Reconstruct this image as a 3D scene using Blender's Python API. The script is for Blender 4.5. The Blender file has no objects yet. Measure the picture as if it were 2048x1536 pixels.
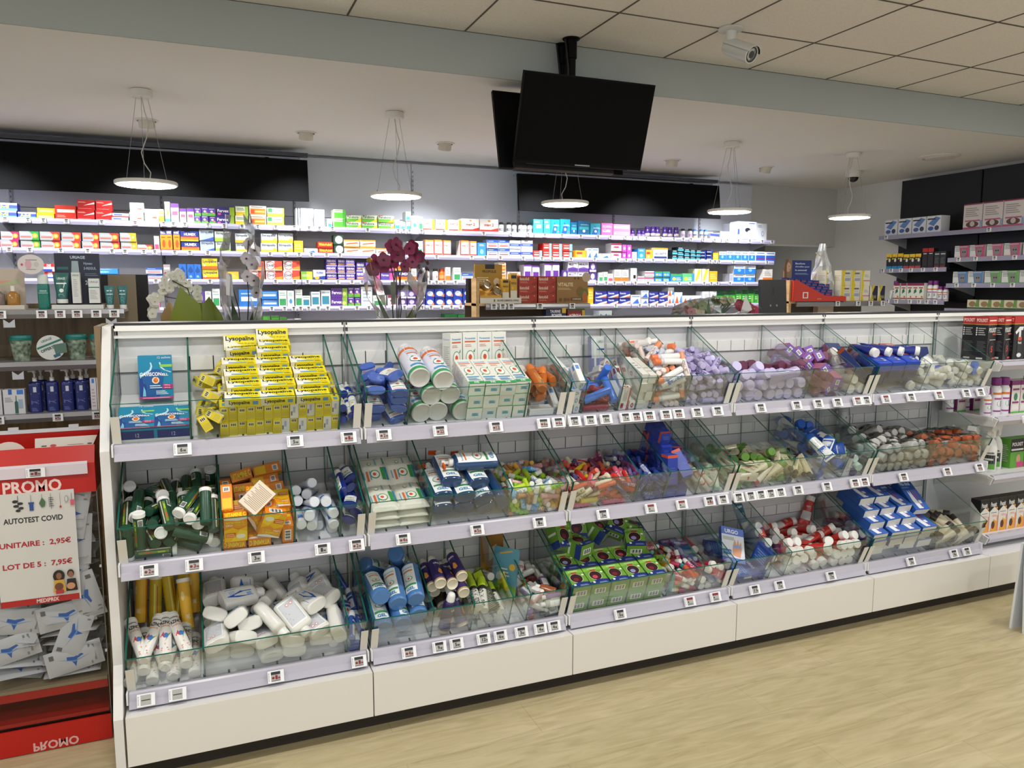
import bpy, math, random
from math import sin, cos, pi, radians
from mathutils import Matrix, Vector, Euler, Quaternion
S = bpy.context.scene
C = S.collection
rnd = random.Random(7)

# ---------------------------------------------------------------- camera, world, big lights, exposure
cam_d = bpy.data.cameras.new('camera')
cam_d.sensor_width = 36.0
cam_d.lens = 1541.9 / 2048 * 36.0
cam_d.clip_start = 0.05
cam = bpy.data.objects.new('camera', cam_d)
cam.location = (0.2494, -2.4309, 1.4977)
cam.rotation_euler = (1.44852, -0.00059, -0.38872)
C.objects.link(cam)
S.camera = cam

w = bpy.data.worlds.new('shop_daylight')
w.use_nodes = True
w.node_tree.nodes['Background'].inputs[0].default_value = (0.93, 0.965, 1.0, 1)
w.node_tree.nodes['Background'].inputs[1].default_value = 0.80
S.world = w

S.view_settings.view_transform = 'Standard'
S.view_settings.look = 'None'
S.view_settings.gamma = 1
S.view_settings.use_curve_mapping = False
S.view_settings.exposure = 0.20
S.cycles.max_bounces = 8
S.cycles.diffuse_bounces = 4
S.cycles.glossy_bounces = 4
S.cycles.transmission_bounces = 6
S.cycles.transparent_max_bounces = 32
S.cycles.caustics_reflective = False
S.cycles.caustics_refractive = False
S.cycles.sample_clamp_indirect = 4.0
S.cycles.use_denoising = True

def lamp(name, kind, loc, energy, size=0.3, color=(1, 1, 1), rot=(0, 0, 0), spot=None, blend=0.5):
    d = bpy.data.lights.new(name, kind)
    d.energy = energy
    d.color = color
    if kind == 'AREA':
        d.shape = 'DISK'
        d.size = size
    else:
        d.shadow_soft_size = size
    if spot:
        d.spot_size = spot
        d.spot_blend = blend
    o = bpy.data.objects.new(name, d)
    o.location = loc
    o.rotation_euler = rot
    C.objects.link(o)
    return o

# round downlights of the tiled ceiling on the customer side (the fixtures sit above and behind the camera)
DOWNLIGHTS = [(-1.6, -0.9), (0.2, -0.9), (2.0, -0.9), (3.8, -0.9), (5.4, -0.2), (-1.6, -2.9), (0.8, -2.9), (3.2, -2.9), (5.6, -2.6)]
for i, (lx, ly) in enumerate(DOWNLIGHTS):
    lamp('downlight_glow', 'AREA', (lx, ly, 2.79), 17.5, 0.22, (1.0, 0.985, 0.955))
# adjustable spots of the low ceiling, turned on the medicine wall
SPOTS = [(0.012, 3.33), (1.035, 3.34), (2.07, 3.36), (3.08, 3.35), (4.10, 3.34), (5.10, 3.34), (-1.0, 3.33)]
for sx, sy in SPOTS:
    lamp('spot_glow', 'SPOT', (sx, sy + 0.055, 2.535), 78, 0.04, (0.93, 0.96, 1.0), (radians(27), 0, 0), radians(92), 0.85)

# ---------------------------------------------------------------- materials
def lin(c):
    if isinstance(c, str):
        c = c.lstrip('#')
        c = [int(c[i:i + 2], 16) / 255 for i in (0, 2, 4)]
    return tuple(x / 12.92 if x <= 0.04045 else ((x + 0.055) / 1.055) ** 2.4 for x in c)

MATS = {}
def mat(col, rough=0.5, metal=0.0, emit=0.0, alpha=1.0, trans=0.0, coat=0.0):
    if not isinstance(col, str):
        return col
    key = (col, rough, metal, emit, alpha, trans, coat)
    if key in MATS:
        return MATS[key]
    m = bpy.data.materials.new('m_' + col + '_%02d' % int(rough * 20))
    m.use_nodes = True
    b = m.node_tree.nodes['Principled BSDF']
    r, g, bl = lin(col)
    b.inputs['Base Color'].default_value = (r, g, bl, 1)
    b.inputs['Roughness'].default_value = rough
    b.inputs['Metallic'].default_value = metal
    b.inputs['Alpha'].default_value = alpha
    b.inputs['Transmission Weight'].default_value = trans
    b.inputs['Coat Weight'].default_value = coat
    if emit:
        b.inputs['Emission Color'].default_value = (r, g, bl, 1)
        b.inputs['Emission Strength'].default_value = emit
    MATS[key] = m
    return m

def nodes_mat(name):
    m = bpy.data.materials.new(name)
    m.use_nodes = True
    nt = m.node_tree
    for n in list(nt.nodes):
        nt.nodes.remove(n)
    out = nt.nodes.new('ShaderNodeOutputMaterial')
    return m, nt, out

def glass_mat(name, tint, refl=0.8, rough=0.0, ior=1.45):
    m, nt, out = nodes_mat(name)
    t = nt.nodes.new('ShaderNodeBsdfTransparent')
    t.inputs[0].default_value = (*tint, 1)
    g = nt.nodes.new('ShaderNodeBsdfGlossy')
    g.inputs['Roughness'].default_value = rough
    f = nt.nodes.new('ShaderNodeFresnel')
    f.inputs[0].default_value = ior
    mu = nt.nodes.new('ShaderNodeMath')
    mu.operation = 'MULTIPLY'
    mu.inputs[1].default_value = refl
    mx = nt.nodes.new('ShaderNodeMixShader')
    nt.links.new(f.outputs[0], mu.inputs[0])
    nt.links.new(mu.outputs[0], mx.inputs[0])
    nt.links.new(t.outputs[0], mx.inputs[1])
    nt.links.new(g.outputs[0], mx.inputs[2])
    nt.links.new(mx.outputs[0], out.inputs[0])
    return m

GLASS = glass_mat('clear_float_glass', (0.965, 0.985, 0.978), 0.32)
ACRYL = glass_mat('clear_acrylic', (0.955, 0.96, 0.965), 0.45)
FILM = glass_mat('crinkled_clear_film', (0.965, 0.97, 0.975), 0.9, 0.12)
EDGE = mat('#14584a', 0.25)

def clear_rail_mat():
    # translucent price rail: milky lavender plastic
    m = mat('#b3b0bd', 0.2, coat=0.5)
    return m

def noise_mat(name, c1, c2, scale=(1, 1, 1), rough=0.5, detail=6.0, ns=4.0, bump=0.0):
    m, nt, out = nodes_mat(name)
    b = nt.nodes.new('ShaderNodeBsdfPrincipled')
    b.inputs['Roughness'].default_value = rough
    tc = nt.nodes.new('ShaderNodeTexCoord')
    mp = nt.nodes.new('ShaderNodeMapping')
    mp.inputs['Scale'].default_value = scale
    no = nt.nodes.new('ShaderNodeTexNoise')
    no.inputs['Scale'].default_value = ns
    no.inputs['Detail'].default_value = detail
    cr = nt.nodes.new('ShaderNodeValToRGB')
    cr.color_ramp.elements[0].color = (*lin(c1), 1)
    cr.color_ramp.elements[1].color = (*lin(c2), 1)
    cr.color_ramp.elements[0].position = 0.3
    cr.color_ramp.elements[1].position = 0.7
    nt.links.new(tc.outputs['Object'], mp.inputs[0])
    nt.links.new(mp.outputs[0], no.inputs['Vector'])
    nt.links.new(no.outputs[0], cr.inputs[0])
    nt.links.new(cr.outputs[0], b.inputs['Base Color'])
    if bump:
        bu = nt.nodes.new('ShaderNodeBump')
        bu.inputs['Strength'].default_value = bump
        bu.inputs['Distance'].default_value = 0.002
        nt.links.new(no.outputs[0], bu.inputs['Height'])
        nt.links.new(bu.outputs[0], b.inputs['Normal'])
    nt.links.new(b.outputs[0], out.inputs[0])
    return m

WOOD = noise_mat('oak_laminate_panel', '#8f7a5c', '#6f5b40', (14, 14, 1.2), 0.45, 8, 3.0)
WOODL = noise_mat('pale_oak_display', '#c8a878', '#a88658', (10, 2, 10), 0.45, 8, 3.0)
WHITE = mat('#e4e3e0', 0.38)
PANEL = mat('#d3d3d4', 0.42)

# ---------------------------------------------------------------- mesh builder
TXT = {}
def glyphs(s, bold=0.0):
    k = (s, bold)
    if k in TXT:
        return TXT[k]
    cu = bpy.data.curves.new('lettering', 'FONT')
    cu.body = s
    cu.resolution_u = 2
    cu.offset = bold
    ob = bpy.data.objects.new('lettering', cu)
    me = ob.to_mesh()
    vs = [(v.co.x, v.co.y) for v in me.vertices]
    fs = [tuple(p.vertices) for p in me.polygons]
    ob.to_mesh_clear()
    bpy.data.objects.remove(ob)
    bpy.data.curves.remove(cu)
    if vs:
        x0 = min(v[0] for v in vs); x1 = max(v[0] for v in vs)
        y0 = min(v[1] for v in vs); y1 = max(v[1] for v in vs)
    else:
        x0 = y0 = 0; x1 = y1 = 1
    TXT[k] = ([((x - x0) / (x1 - x0), (y - y0) / (y1 - y0)) for x, y in vs], fs, (x1 - x0) / max(y1 - y0, 1e-6))
    return TXT[k]

class MB:
    def __init__(s):
        s.v = []; s.f = []; s.mi = []; s.mats = []
    def m(s, mt):
        mt = mat(mt) if isinstance(mt, str) else mt
        if mt not in s.mats:
            s.mats.append(mt)
        return s.mats.index(mt)
    def add(s, vs, fs, mt, T=None):
        n = len(s.v)
        s.v.extend([tuple(T @ Vector(v)) for v in vs] if T is not None else [tuple(v) for v in vs])
        k = s.m(mt)
        for f in fs:
            s.f.append(tuple(i + n for i in f)); s.mi.append(k)
        return s
    def box(s, w, d, h, c=(0, 0, 0), mt='#ffffff', T=None, faces=None, bev=0.0):
        """w along x, d along y, h along z; faces: {index: material} order B T F K L R"""
        x, y, z = w / 2, d / 2, h / 2
        P = [(c[0] + a * x, c[1] + b * y, c[2] + e * z) for e in (-1, 1) for b in (-1, 1) for a in (-1, 1)]
        F = [(0, 2, 3, 1), (4, 5, 7, 6), (0, 1, 5, 4), (3, 2, 6, 7), (2, 0, 4, 6), (1, 3, 7, 5)]
        for i, f in enumerate(F):
            s.add(P if i == 0 else [], [f] if i == 0 else [], (faces or {}).get(i, mt), T)
            if i:
                k = s.m((faces or {}).get(i, mt)); n = len(s.v) - 8
                s.f.append(tuple(j + n for j in f)); s.mi.append(k)
        return s
    def prism(s, pts, x0, x1, mt, T=None, capmt=None):
        """closed (y, z) outline swept along x"""
        n = len(pts)
        vs = [(x0, y, z) for y, z in pts] + [(x1, y, z) for y, z in pts]
        s.add(vs, [(i, i + n, (i + 1) % n + n, (i + 1) % n) for i in range(n)], mt, T)
        b = len(s.v) - 2 * n
        k = s.m(capmt or mt)
        s.f.append(tuple(b + i for i in range(n))); s.mi.append(k)
        s.f.append(tuple(b + n + i for i in reversed(range(n)))); s.mi.append(k)
        return s
    def lathe(s, prof, mt, seg=16, sq=1.0, T=None, cap=True, pw=2.0):
        """prof [(r, z[, material])]; sq squashes y; pw > 2 squares the outline"""
        rings = []
        base = len(s.v)
        for p in prof:
            r, z = p[0], p[1]
            for i in range(seg):
                a = 2 * pi * i / seg
                ca, sa = cos(a), sin(a)
                if pw != 2.0:
                    q = (abs(ca) ** pw + abs(sa) ** pw) ** (-1 / pw)
                    ca *= q; sa *= q
                v = Vector((r * ca, r * sa * sq, z))
                s.v.append(tuple(T @ v) if T is not None else tuple(v))
        for j in range(len(prof) - 1):
            mm = prof[j][2] if len(prof[j]) > 2 else mt
            k = s.m(mm)
            for i in range(seg):
                a, b = base + j * seg + i, base + j * seg + (i + 1) % seg
                s.f.append((a, b, b + seg, a + seg)); s.mi.append(k)
        if cap:
            k = s.m(prof[0][2] if len(prof[0]) > 2 else mt)
            s.f.append(tuple(base + i for i in reversed(range(seg)))); s.mi.append(k)
            k = s.m(prof[-1][2] if len(prof[-1]) > 2 else mt)
            e = base + (len(prof) - 1) * seg
            s.f.append(tuple(e + i for i in range(seg))); s.mi.append(k)
        return s
    def tube(s, pts, r, mt, seg=6):
        pts = [Vector(p) for p in pts]
        base = len(s.v)
        rr = r if isinstance(r, (list, tuple)) else [r] * len(pts)
        for i, p in enumerate(pts):
            t = (pts[min(i + 1, len(pts) - 1)] - pts[max(i - 1, 0)]).normalized()
            u = t.orthogonal().normalized() if i == 0 else (u - t * u.dot(t)).normalized()
            w_ = t.cross(u)
            for k in range(seg):
                a = 2 * pi * k / seg
                s.v.append(tuple(p + rr[i] * (cos(a) * u + sin(a) * w_)))
        k = s.m(mt)
        for i in range(len(pts) - 1):
            for j in range(seg):
                a, b = base + i * seg + j, base + i * seg + (j + 1) % seg
                s.f.append((a, b, b + seg, a + seg)); s.mi.append(k)
        s.f.append(tuple(base + j for j in reversed(range(seg)))); s.mi.append(k)
        s.f.append(tuple(base + (len(pts) - 1) * seg + j for j in range(seg))); s.mi.append(k)
        return s
    def loft(s, rings, mt, close=True):
        n = len(rings[0]); base = len(s.v)
        for r in rings:
            s.v.extend(tuple(p) for p in r)
        k = s.m(mt)
        for j in range(len(rings) - 1):
            for i in range(n):
                a, b = base + j * n + i, base + j * n + (i + 1) % n
                s.f.append((a, b, b + n, a + n)); s.mi.append(k)
        if close:
            s.f.append(tuple(base + i for i in reversed(range(n)))); s.mi.append(k)
            e = base + (len(rings) - 1) * n
            s.f.append(tuple(e + i for i in range(n))); s.mi.append(k)
        return s
    # ---- printing: items on a (u, v) surface. M(u, v, e) -> point, e = height above the surface
    def deco(s, M, items, nx=1, asp=1.0, l0=1):
        L = l0
        for it in items:
            e = 0.00022 * L
            L += 1
            k = it[0]
            if k == 'r':
                _, x0, y0, x1, y1, c = it
                vs, fs = [], []
                for i in range(nx + 1):
                    x = x0 + (x1 - x0) * i / nx
                    vs += [M(x, y0, e), M(x, y1, e)]
                for i in range(nx):
                    fs.append((2 * i, 2 * i + 2, 2 * i + 3, 2 * i + 1))
                s.add(vs, fs, c)
            elif k == 'e':
                _, cx, cy, rx, ry, c = it
                n = 14
                s.add([M(cx + rx * cos(2 * pi * i / n), cy + ry * sin(2 * pi * i / n), e) for i in range(n)], [tuple(range(n))], c)
            elif k == 'p':
                s.add([M(x, y, e) for x, y in it[1]], [tuple(range(len(it[1])))], it[2])
            elif k == 't' or k == 'T':
                _, tx, x0, y0, x1, y1, c = it
                vs, fs, a = glyphs(tx, 0.03 if k == 'T' else 0.0)
                s.add([M(x0 + (x1 - x0) * x, y0 + (y1 - y0) * y, e) for x, y in vs], fs, c)
            elif k == 'l':      # a few thin grey lines of small print
                _, x0, y0, x1, y1, n, c = it
                for q in range(n):
                    yy = y0 + (y1 - y0) * (q + 0.25) / n
                    xx = x1 - (x1 - x0) * (0.25 * ((q * 7) % 3) / 2)
                    vs = [M(x0, yy, e), M(xx, yy, e), M(xx, yy + (y1 - y0) * 0.45 / n, e), M(x0, yy + (y1 - y0) * 0.45 / n, e)]
                    s.add(vs, [(0, 1, 2, 3)], c)
            elif k == 'b':      # barcode
                _, x0, y0, x1, y1 = it
                s.add([M(x0, y0, e), M(x1, y0, e), M(x1, y1, e), M(x0, y1, e)], [(0, 1, 2, 3)], '#f2f2f0')
                for q in range(9):
                    xa = x0 + (x1 - x0) * (0.08 + q * 0.094)
                    xb = xa + (x1 - x0) * (0.03 + 0.025 * (q * 5 % 3))
                    ya, yb = y0 + (y1 - y0) * 0.15, y0 + (y1 - y0) * 0.9
                    s.add([M(xa, ya, e + .0002), M(xb, ya, e + .0002), M(xb, yb, e + .0002), M(xa, yb, e + .0002)], [(0, 1, 2, 3)], '#202020')
        return s
    def mesh(s, name, smooth=False):
        me = bpy.data.meshes.new(name)
        me.from_pydata(s.v, [], s.f)
        for mt in s.mats:
            me.materials.append(mt)
        me.polygons.foreach_set('material_index', s.mi)
        if smooth:
            me.polygons.foreach_set('use_smooth', [True] * len(me.polygons))
            try:
                me.set_sharp_from_angle(angle=radians(42))
            except Exception:
                pass
        me.update()
        return me
    def build(s, name, parent=None, smooth=False, loc=None, rot=None):
        o = bpy.data.objects.new(name, s.mesh(name, smooth))
        C.objects.link(o)
        if parent is not None:
            o.parent = parent
        if loc is not None:
            o.location = loc
        if rot is not None:
            o.rotation_euler = rot
        return o

def face(w, d, h, f):
    """(u, v, e) -> point on face f of a centred box"""
    x, y, z = w / 2, d / 2, h / 2
    return {'F': lambda u, v, e: (-x + u * w, -y - e, -z + v * h),
            'K': lambda u, v, e: (x - u * w, y + e, -z + v * h),
            'R': lambda u, v, e: (x + e, -y + u * d, -z + v * h),
            'L': lambda u, v, e: (-x - e, y - u * d, -z + v * h),
            'T': lambda u, v, e: (-x + u * w, -y + v * d, z + e),
            'B': lambda u, v, e: (-x + u * w, y - v * d, -z - e)}[f]

def wrap(rx, ry, z0, z1, th=1.0):
    """u in 0..1 spans the front of an upright ellipse by +-th radians"""
    return lambda u, v, e: ((rx + e) * sin((u - 0.5) * 2 * th), -(ry + e) * cos((u - 0.5) * 2 * th), z0 + (z1 - z0) * v)

def empty(name, loc, label, cat, group=None, rz=0.0):
    o = bpy.data.objects.new(name, None)
    o.empty_display_size = 0.05
    o.location = loc
    o.rotation_euler = (0, 0, rz)
    C.objects.link(o)
    return tag(o, label, cat, group)

def tag(o, label, cat, group=None, kind=None):
    o['label'] = label
    o['category'] = cat
    if group:
        o['group'] = group
    if kind:
        o['kind'] = kind
    return o

def structure(o):
    o['kind'] = 'structure'
    return o

ORD = ['first', 'second', 'third', 'fourth', 'fifth', 'sixth', 'seventh', 'eighth', 'ninth', 'tenth', 'eleventh', 'twelfth',
       'thirteenth', 'fourteenth', 'fifteenth', 'sixteenth', 'seventeenth', 'eighteenth', 'nineteenth', 'twentieth']
_B = list(ORD[:9])
for _t, _tt in (('twenty', 'twentieth'), ('thirty', 'thirtieth'), ('forty', 'fortieth'), ('fifty', 'fiftieth'), ('sixty', 'sixtieth')):
    if _tt != 'twentieth':
        ORD.append(_tt)
    ORD += [_t + '-' + o for o in _B]

# ---------------------------------------------------------------- the room
def floor_mat():
    m, nt, out = nodes_mat('oak_laminate_floor')
    N = nt.nodes.new; K = nt.links.new
    b = N('ShaderNodeBsdfPrincipled'); b.inputs['Roughness'].default_value = 0.38
    tc = N('ShaderNodeTexCoord')
    br = N('ShaderNodeTexBrick')
    br.inputs['Scale'].default_value = 1.0
    br.inputs['Brick Width'].default_value = 1.28
    br.inputs['Row Height'].default_value = 0.192
    br.inputs['Mortar Size'].default_value = 0.0012
    br.offset = 0.37
    br.inputs['Color1'].default_value = (*lin('#b6a988'), 1)
    br.inputs['Color2'].default_value = (*lin('#aa9d76'), 1)
    br.inputs['Mortar'].default_value = (*lin('#84724f'), 1)
    K(tc.outputs['Object'], br.inputs['Vector'])
    mp = N('ShaderNodeMapping'); mp.inputs['Scale'].default_value = (1.6, 11.0, 1)
    K(tc.outputs['Object'], mp.inputs[0])
    n1 = N('ShaderNodeTexNoise'); n1.inputs['Scale'].default_value = 2.2; n1.inputs['Detail'].default_value = 9; n1.inputs['Distortion'].default_value = 1.6
    K(mp.outputs[0], n1.inputs['Vector'])
    cr = N('ShaderNodeValToRGB')
    cr.color_ramp.elements[0].position = 0.32; cr.color_ramp.elements[0].color = (*lin('#a09169'), 1)
    cr.color_ramp.elements[1].position = 0.66; cr.color_ramp.elements[1].color = (*lin('#c6b893'), 1)
    K(n1.outputs[0], cr.inputs[0])
    mx = N('ShaderNodeMixRGB'); mx.blend_type = 'MIX'; mx.inputs[0].default_value = 0.55
    K(br.outputs['Color'], mx.inputs[1]); K(cr.outputs[0], mx.inputs[2])
    K(mx.outputs[0], b.inputs['Base Color'])
    K(b.outputs[0], out.inputs[0])
    return m

fl = MB().box(14, 12, 0.1, (2, 0.5, -0.05), floor_mat()).build('floor'); structure(fl)
TILE = noise_mat('mineral_ceiling_tile', '#efece6', '#e6e2da', (1, 1, 1), 0.85, 4, 90, 0.05)
CE = MB().box(14, 6.52, 0.04, (2, -1.745, 2.834), TILE)
for k in range(-10, 14):
    x = 0.9974 + 0.6 * k
    if -5 < x < 9:
        CE.box(0.009, 6.5, 0.003, (x, -1.745, 2.8130), '#57524a')  # dark strips stand in for the shadow lines between tiles
for k in range(0, 10):
    CE.box(14, 0.009, 0.003, (2, 0.9686 - 0.6 * k, 2.8128), '#57524a')  # shadow lines of the other joint direction, also put in as dark strips
CE.box(14, 0.012, 0.003, (2, 1.508, 2.8128), '#4c4842')
structure(CE.build('ceiling'))
PLAST = mat('#e0dfdc', 0.75)
structure(MB().box(14, 5.1, 0.21, (2, 1.515 + 2.55, 2.704), PLAST).build('ceiling_back'))
structure(MB().box(14, 0.012, 0.2146, (2, 1.510, 2.7067), mat('#a3a9a7', 0.7)).build('trim_1'))
WB = MB()
WALL = mat('#c9c9c6', 0.8)
WB.box(9.0, 0.12, 2.62, (1.22, 4.36, 1.31), WALL)              # up to x = 5.72
WB.box(1.25, 0.12, 0.63, (6.345, 4.36, 2.285), WALL)
structure(WB.build('wall_back'))
structure(MB().box(2.6, 0.1, 2.62, (6.3, 5.5, 1.31), mat('#8f9190', 0.8)).build('wall_back_corridor'))
structure(MB().box(0.12, 8.6, 2.62, (6.97, 1.2, 1.31), mat('#dfe0e2', 0.8)).build('wall_right'))
structure(MB().box(0.03, 6.6, 0.028, (6.885, 0.0, 2.585), mat('#dcdad6', 0.5)).build('trim_2'))
structure(MB().box(0.9, 0.02, 0.018, (6.33, 4.292, 1.972), mat('#dcdad6', 0.5)).build('trim_3'))

# ---------------------------------------------------------------- the long low display run
W = 0.745
RAIL = clear_rail_mat()
TIERS = {1: dict(gt=(0.048, 1.166), fb=(0.100, 1.037), cr=(0.388, 1.150), top=1.338, rz=1.040, nm='top'),
         2: dict(gt=(0.028, 0.800), fb=(0.080, 0.676), cr=(0.388, 0.793), top=0.980, rz=0.682, nm='middle'),
         3: dict(gt=(0.022, 0.400), fb=(0.075, 0.272), cr=(0.388, 0.386), top=0.578, rz=0.280, nm='bottom')}
UNITN = ['first', 'second', 'third', 'fourth', 'fifth', 'sixth']
DIVS = {(1, 0): [0.2215, 0.670], (1, 1): [0.900, 1.334], (1, 2): [1.566, 1.720, 1.796, 1.868, 2.022], (1, 3): [2.627, 2.858], (1, 4): [3.306, 3.541],
        (2, 0): [0.294, 0.515, 0.662], (2, 1): [0.971, 1.260], (2, 2): [1.787, 1.921, 2.071, 2.153], (2, 3): [2.532, 2.690, 2.835], (2, 4): [3.353],
        (3, 0): [0.226, 0.672], (3, 1): [0.966, 1.114, 1.262, 1.331], (3, 2): [1.941, 2.090], (3, 3): [2.451, 2.532], (3, 4): [3.397]}

def pane(mb, corners, nrm, th, mtl, edge):
    """a flat pane of glass: corner points, direction of thickness"""
    n = len(corners)
    nv = Vector(nrm).normalized() * (th / 2)
    vs = [Vector(c) - nv for c in corners] + [Vector(c) + nv for c in corners]
    mb.add(vs, [tuple(range(n)), tuple(reversed(range(n, 2 * n)))], mtl)
    b = len(mb.v) - 2 * n
    k = mb.m(edge)
    for i in range(n):
        mb.f.append((b + i, b + (i + 1) % n, b + n + (i + 1) % n, b + n + i)); mb.mi.append(k)
    return mb

def back_panel(x0, x1, slots=True):
    mb = MB().box(x1 - x0 - 0.006, 0.016, 1.12, ((x0 + x1) / 2, 0.400, 0.80), PANEL)
    for za, zb in ((1.226, 1.272), (0.848, 0.892), (0.440, 0.484)):
        if not slots:
            break
        n = 10
        p = (x1 - x0) / n
        for k in range(n):
            a = x0 + k * p + (0.004 if k else 0.012); b = x0 + (k + 1) * p - (0.0 if k < n - 1 else 0.012)
            mb.box(b - a, 0.010, zb - za, ((a + b) / 2, 0.389, (za + zb) / 2), WHITE)
            if k:
                mb.box(0.0042, 0.003, zb - za, (x0 + k * p + 0.002, 0.3905, (za + zb) / 2), '#26262a')
        mb.box(x1 - x0 - 0.02, 0.002, 0.003, ((x0 + x1) / 2, 0.3912, za - 0.004), '#8d8f94')
    return mb

for u in range(6):
    x0, x1 = u * W, (u + 1) * W
    if u == 5:
        x1 = x0 + 1.0
    g = empty('gondola_unit', ((x0 + x1) / 2, 0.25, 0),
              'low white gondola unit, %s from the wooden post, %s' % (UNITN[u], ('its three sloping tiers divided by glass' if u < 5 else 'with flat shelves of insect spray boxes')), 'shelving unit')
    def P(mb, name):
        o = mb.build(name, g)
        o.location = (-(x0 + x1) / 2, -0.25, 0)
        return o
    P(back_panel(x0, x1, u < 5), 'back_panel')
    cx, L = (x0 + x1) / 2, x1 - x0
    tr = MB().prism([(0.373, 1.378), (0.368, 1.362), (0.380, 1.3615), (0.382, 1.3615), (0.382, 1.347), (0.366, 1.345), (0.366, 1.338), (0.392, 1.338), (0.41, 1.338), (0.41, 1.378)], x0 + 0.003, x1 - 0.003, WHITE)
    P(tr, 'top_rail')
    P(MB().box(L, 0.11, 0.012, (cx, 0.465, 1.380), mat('#26272a', 0.4)), 'top_board')
    P(MB().box(L - 0.004, 0.02, 0.155, (cx, 0.010, 0.1495), mat('#dedbd5', 0.42)).box(L - 0.004, 0.32, 0.012, (cx, 0.180, 0.2205), mat('#dddce0', 0.35)), 'base_panel')
    P(MB().box(L, 0.02, 0.08, (cx, 0.075, 0.04), mat('#2b241d', 0.6)), 'kick_board')
    P(MB().box(0.012, 0.02, 1.14, (x0 + 0.007, 0.392, 0.80), mat('#c4c5c8', 0.4)).box(0.004, 0.004, 1.14, (x0 + 0.007, 0.3815, 0.80), '#77797f'), 'upright')
    mk = MB()
    for dx in (-0.007, 0.007):
        mk.box(0.005, 0.004, 0.018, (x0 + dx if u else x0 + 0.004, 0.3725, 1.370), '#18181a')
    P(mk, 'rail_joint')
    if u == 0:
        P(MB().prism([(0.0, 0.0), (0.0, 0.227), (0.085, 0.36), (0.095, 1.02), (0.366, 1.378), (0.52, 1.378), (0.52, 0.0)], -0.030, -0.004, mat('#d9d7d5', 0.45)), 'end_panel')

# trays: sloping shelf, price rail, glass front, dividers, end clips
for (t, u), dv in sorted(DIVS.items()):
    T = TIERS[t]
    x0, x1 = u * W + 0.006, (u + 1) * W - 0.006
    cx = (x0 + x1) / 2
    (gy, gz), (fy, fz), (cy, cz) = T['gt'], T['fb'], T['cr']
    r = empty('display_tray', (cx, fy, fz), '%s sloping shelf tray of the %s white gondola unit with glass dividers' % (T['nm'], UNITN[u]), 'display tray')
    def Q(mb, name):
        o = mb.build(name, r)
        o.location = (-cx, -fy, -fz)
        return o
    sl = MB().prism([(fy - 0.012, fz - 0.010), (fy - 0.012, fz - 0.002), (fy, fz), (cy, cz), (cy, cz - 0.006), (fy, fz - 0.010)], x0, x1, mat('#e6e6e8', 0.25))
    for k in range(1, 10):
        xx = u * W + W * k / 10
        a = math.atan2(cz - fz, cy - fy)
        for s_ in (0.012,):
            yy = fy + s_
            zz = fz + (cz - fz) * s_ / (cy - fy) + 0.0006
            sl.add([(xx - 0.003, yy - 0.007, zz - 0.007 * math.tan(a)), (xx + 0.003, yy - 0.007, zz - 0.007 * math.tan(a)), (xx + 0.003, yy + 0.009, zz + 0.009 * math.tan(a)), (xx - 0.003, yy + 0.009, zz + 0.009 * math.tan(a))], [(0, 1, 2, 3)], '#2a2c30')
    Q(sl, 'shelf')
    rz = T['rz']; ry = fy - 0.002
    Q(MB().prism([(ry, rz), (ry - 0.014, rz - 0.001), (ry - 0.019, rz - 0.006), (ry - 0.025, rz - 0.026), (ry - 0.029, rz - 0.028), (ry - 0.037, rz - 0.046), (ry - 0.033, rz - 0.048), (ry - 0.016, rz - 0.032), (ry, rz - 0.032)], x0 + 0.004, x1 - 0.004, RAIL), 'price_rail')
    Q(pane(MB(), [(x0 + 0.006, fy, fz + 0.001), (x1 - 0.006, fy, fz + 0.001), (x1 - 0.006, gy, gz), (x0 + 0.006, gy, gz)], (0, gz - fz, fy - gy), 0.005, GLASS, EDGE), 'glass_front')
    for xd in [x0 + 0.004] + dv + [x1 - 0.004]:
        Q(pane(MB(), [(xd, fy + 0.003, fz + 0.002), (xd, cy - 0.006, cz + 0.001), (xd, cy - 0.006, T['top']), (xd, gy + 0.003, gz - 0.001)], (1, 0, 0), 0.0052, GLASS, EDGE), 'glass_divider')
    for xd, sg in ((x0 + 0.012, 1), (x1 - 0.012, -1)):
        f1, f2 = 0.30, 0.97
        pa = (gy + (fy - gy) * f1 - 0.006, gz + (fz - gz) * f1 + 0.0)
        pb = (gy + (fy - gy) * f2 - 0.006, gz + (fz - gz) * f2)
        Q(MB().prism([pa, pb, (pb[0] + 0.003, pb[1]), (pa[0] + 0.003, pa[1])], xd - 0.012, xd + 0.012, mat('#dcdad2', 0.4)), 'end_clip')
        Q(MB().box(0.005, 0.03, 0.036, (xd - sg * 0.012, ry - 0.016, rz - 0.016), mat('#dfe0e2', 0.4)), 'rail_bracket')

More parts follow.
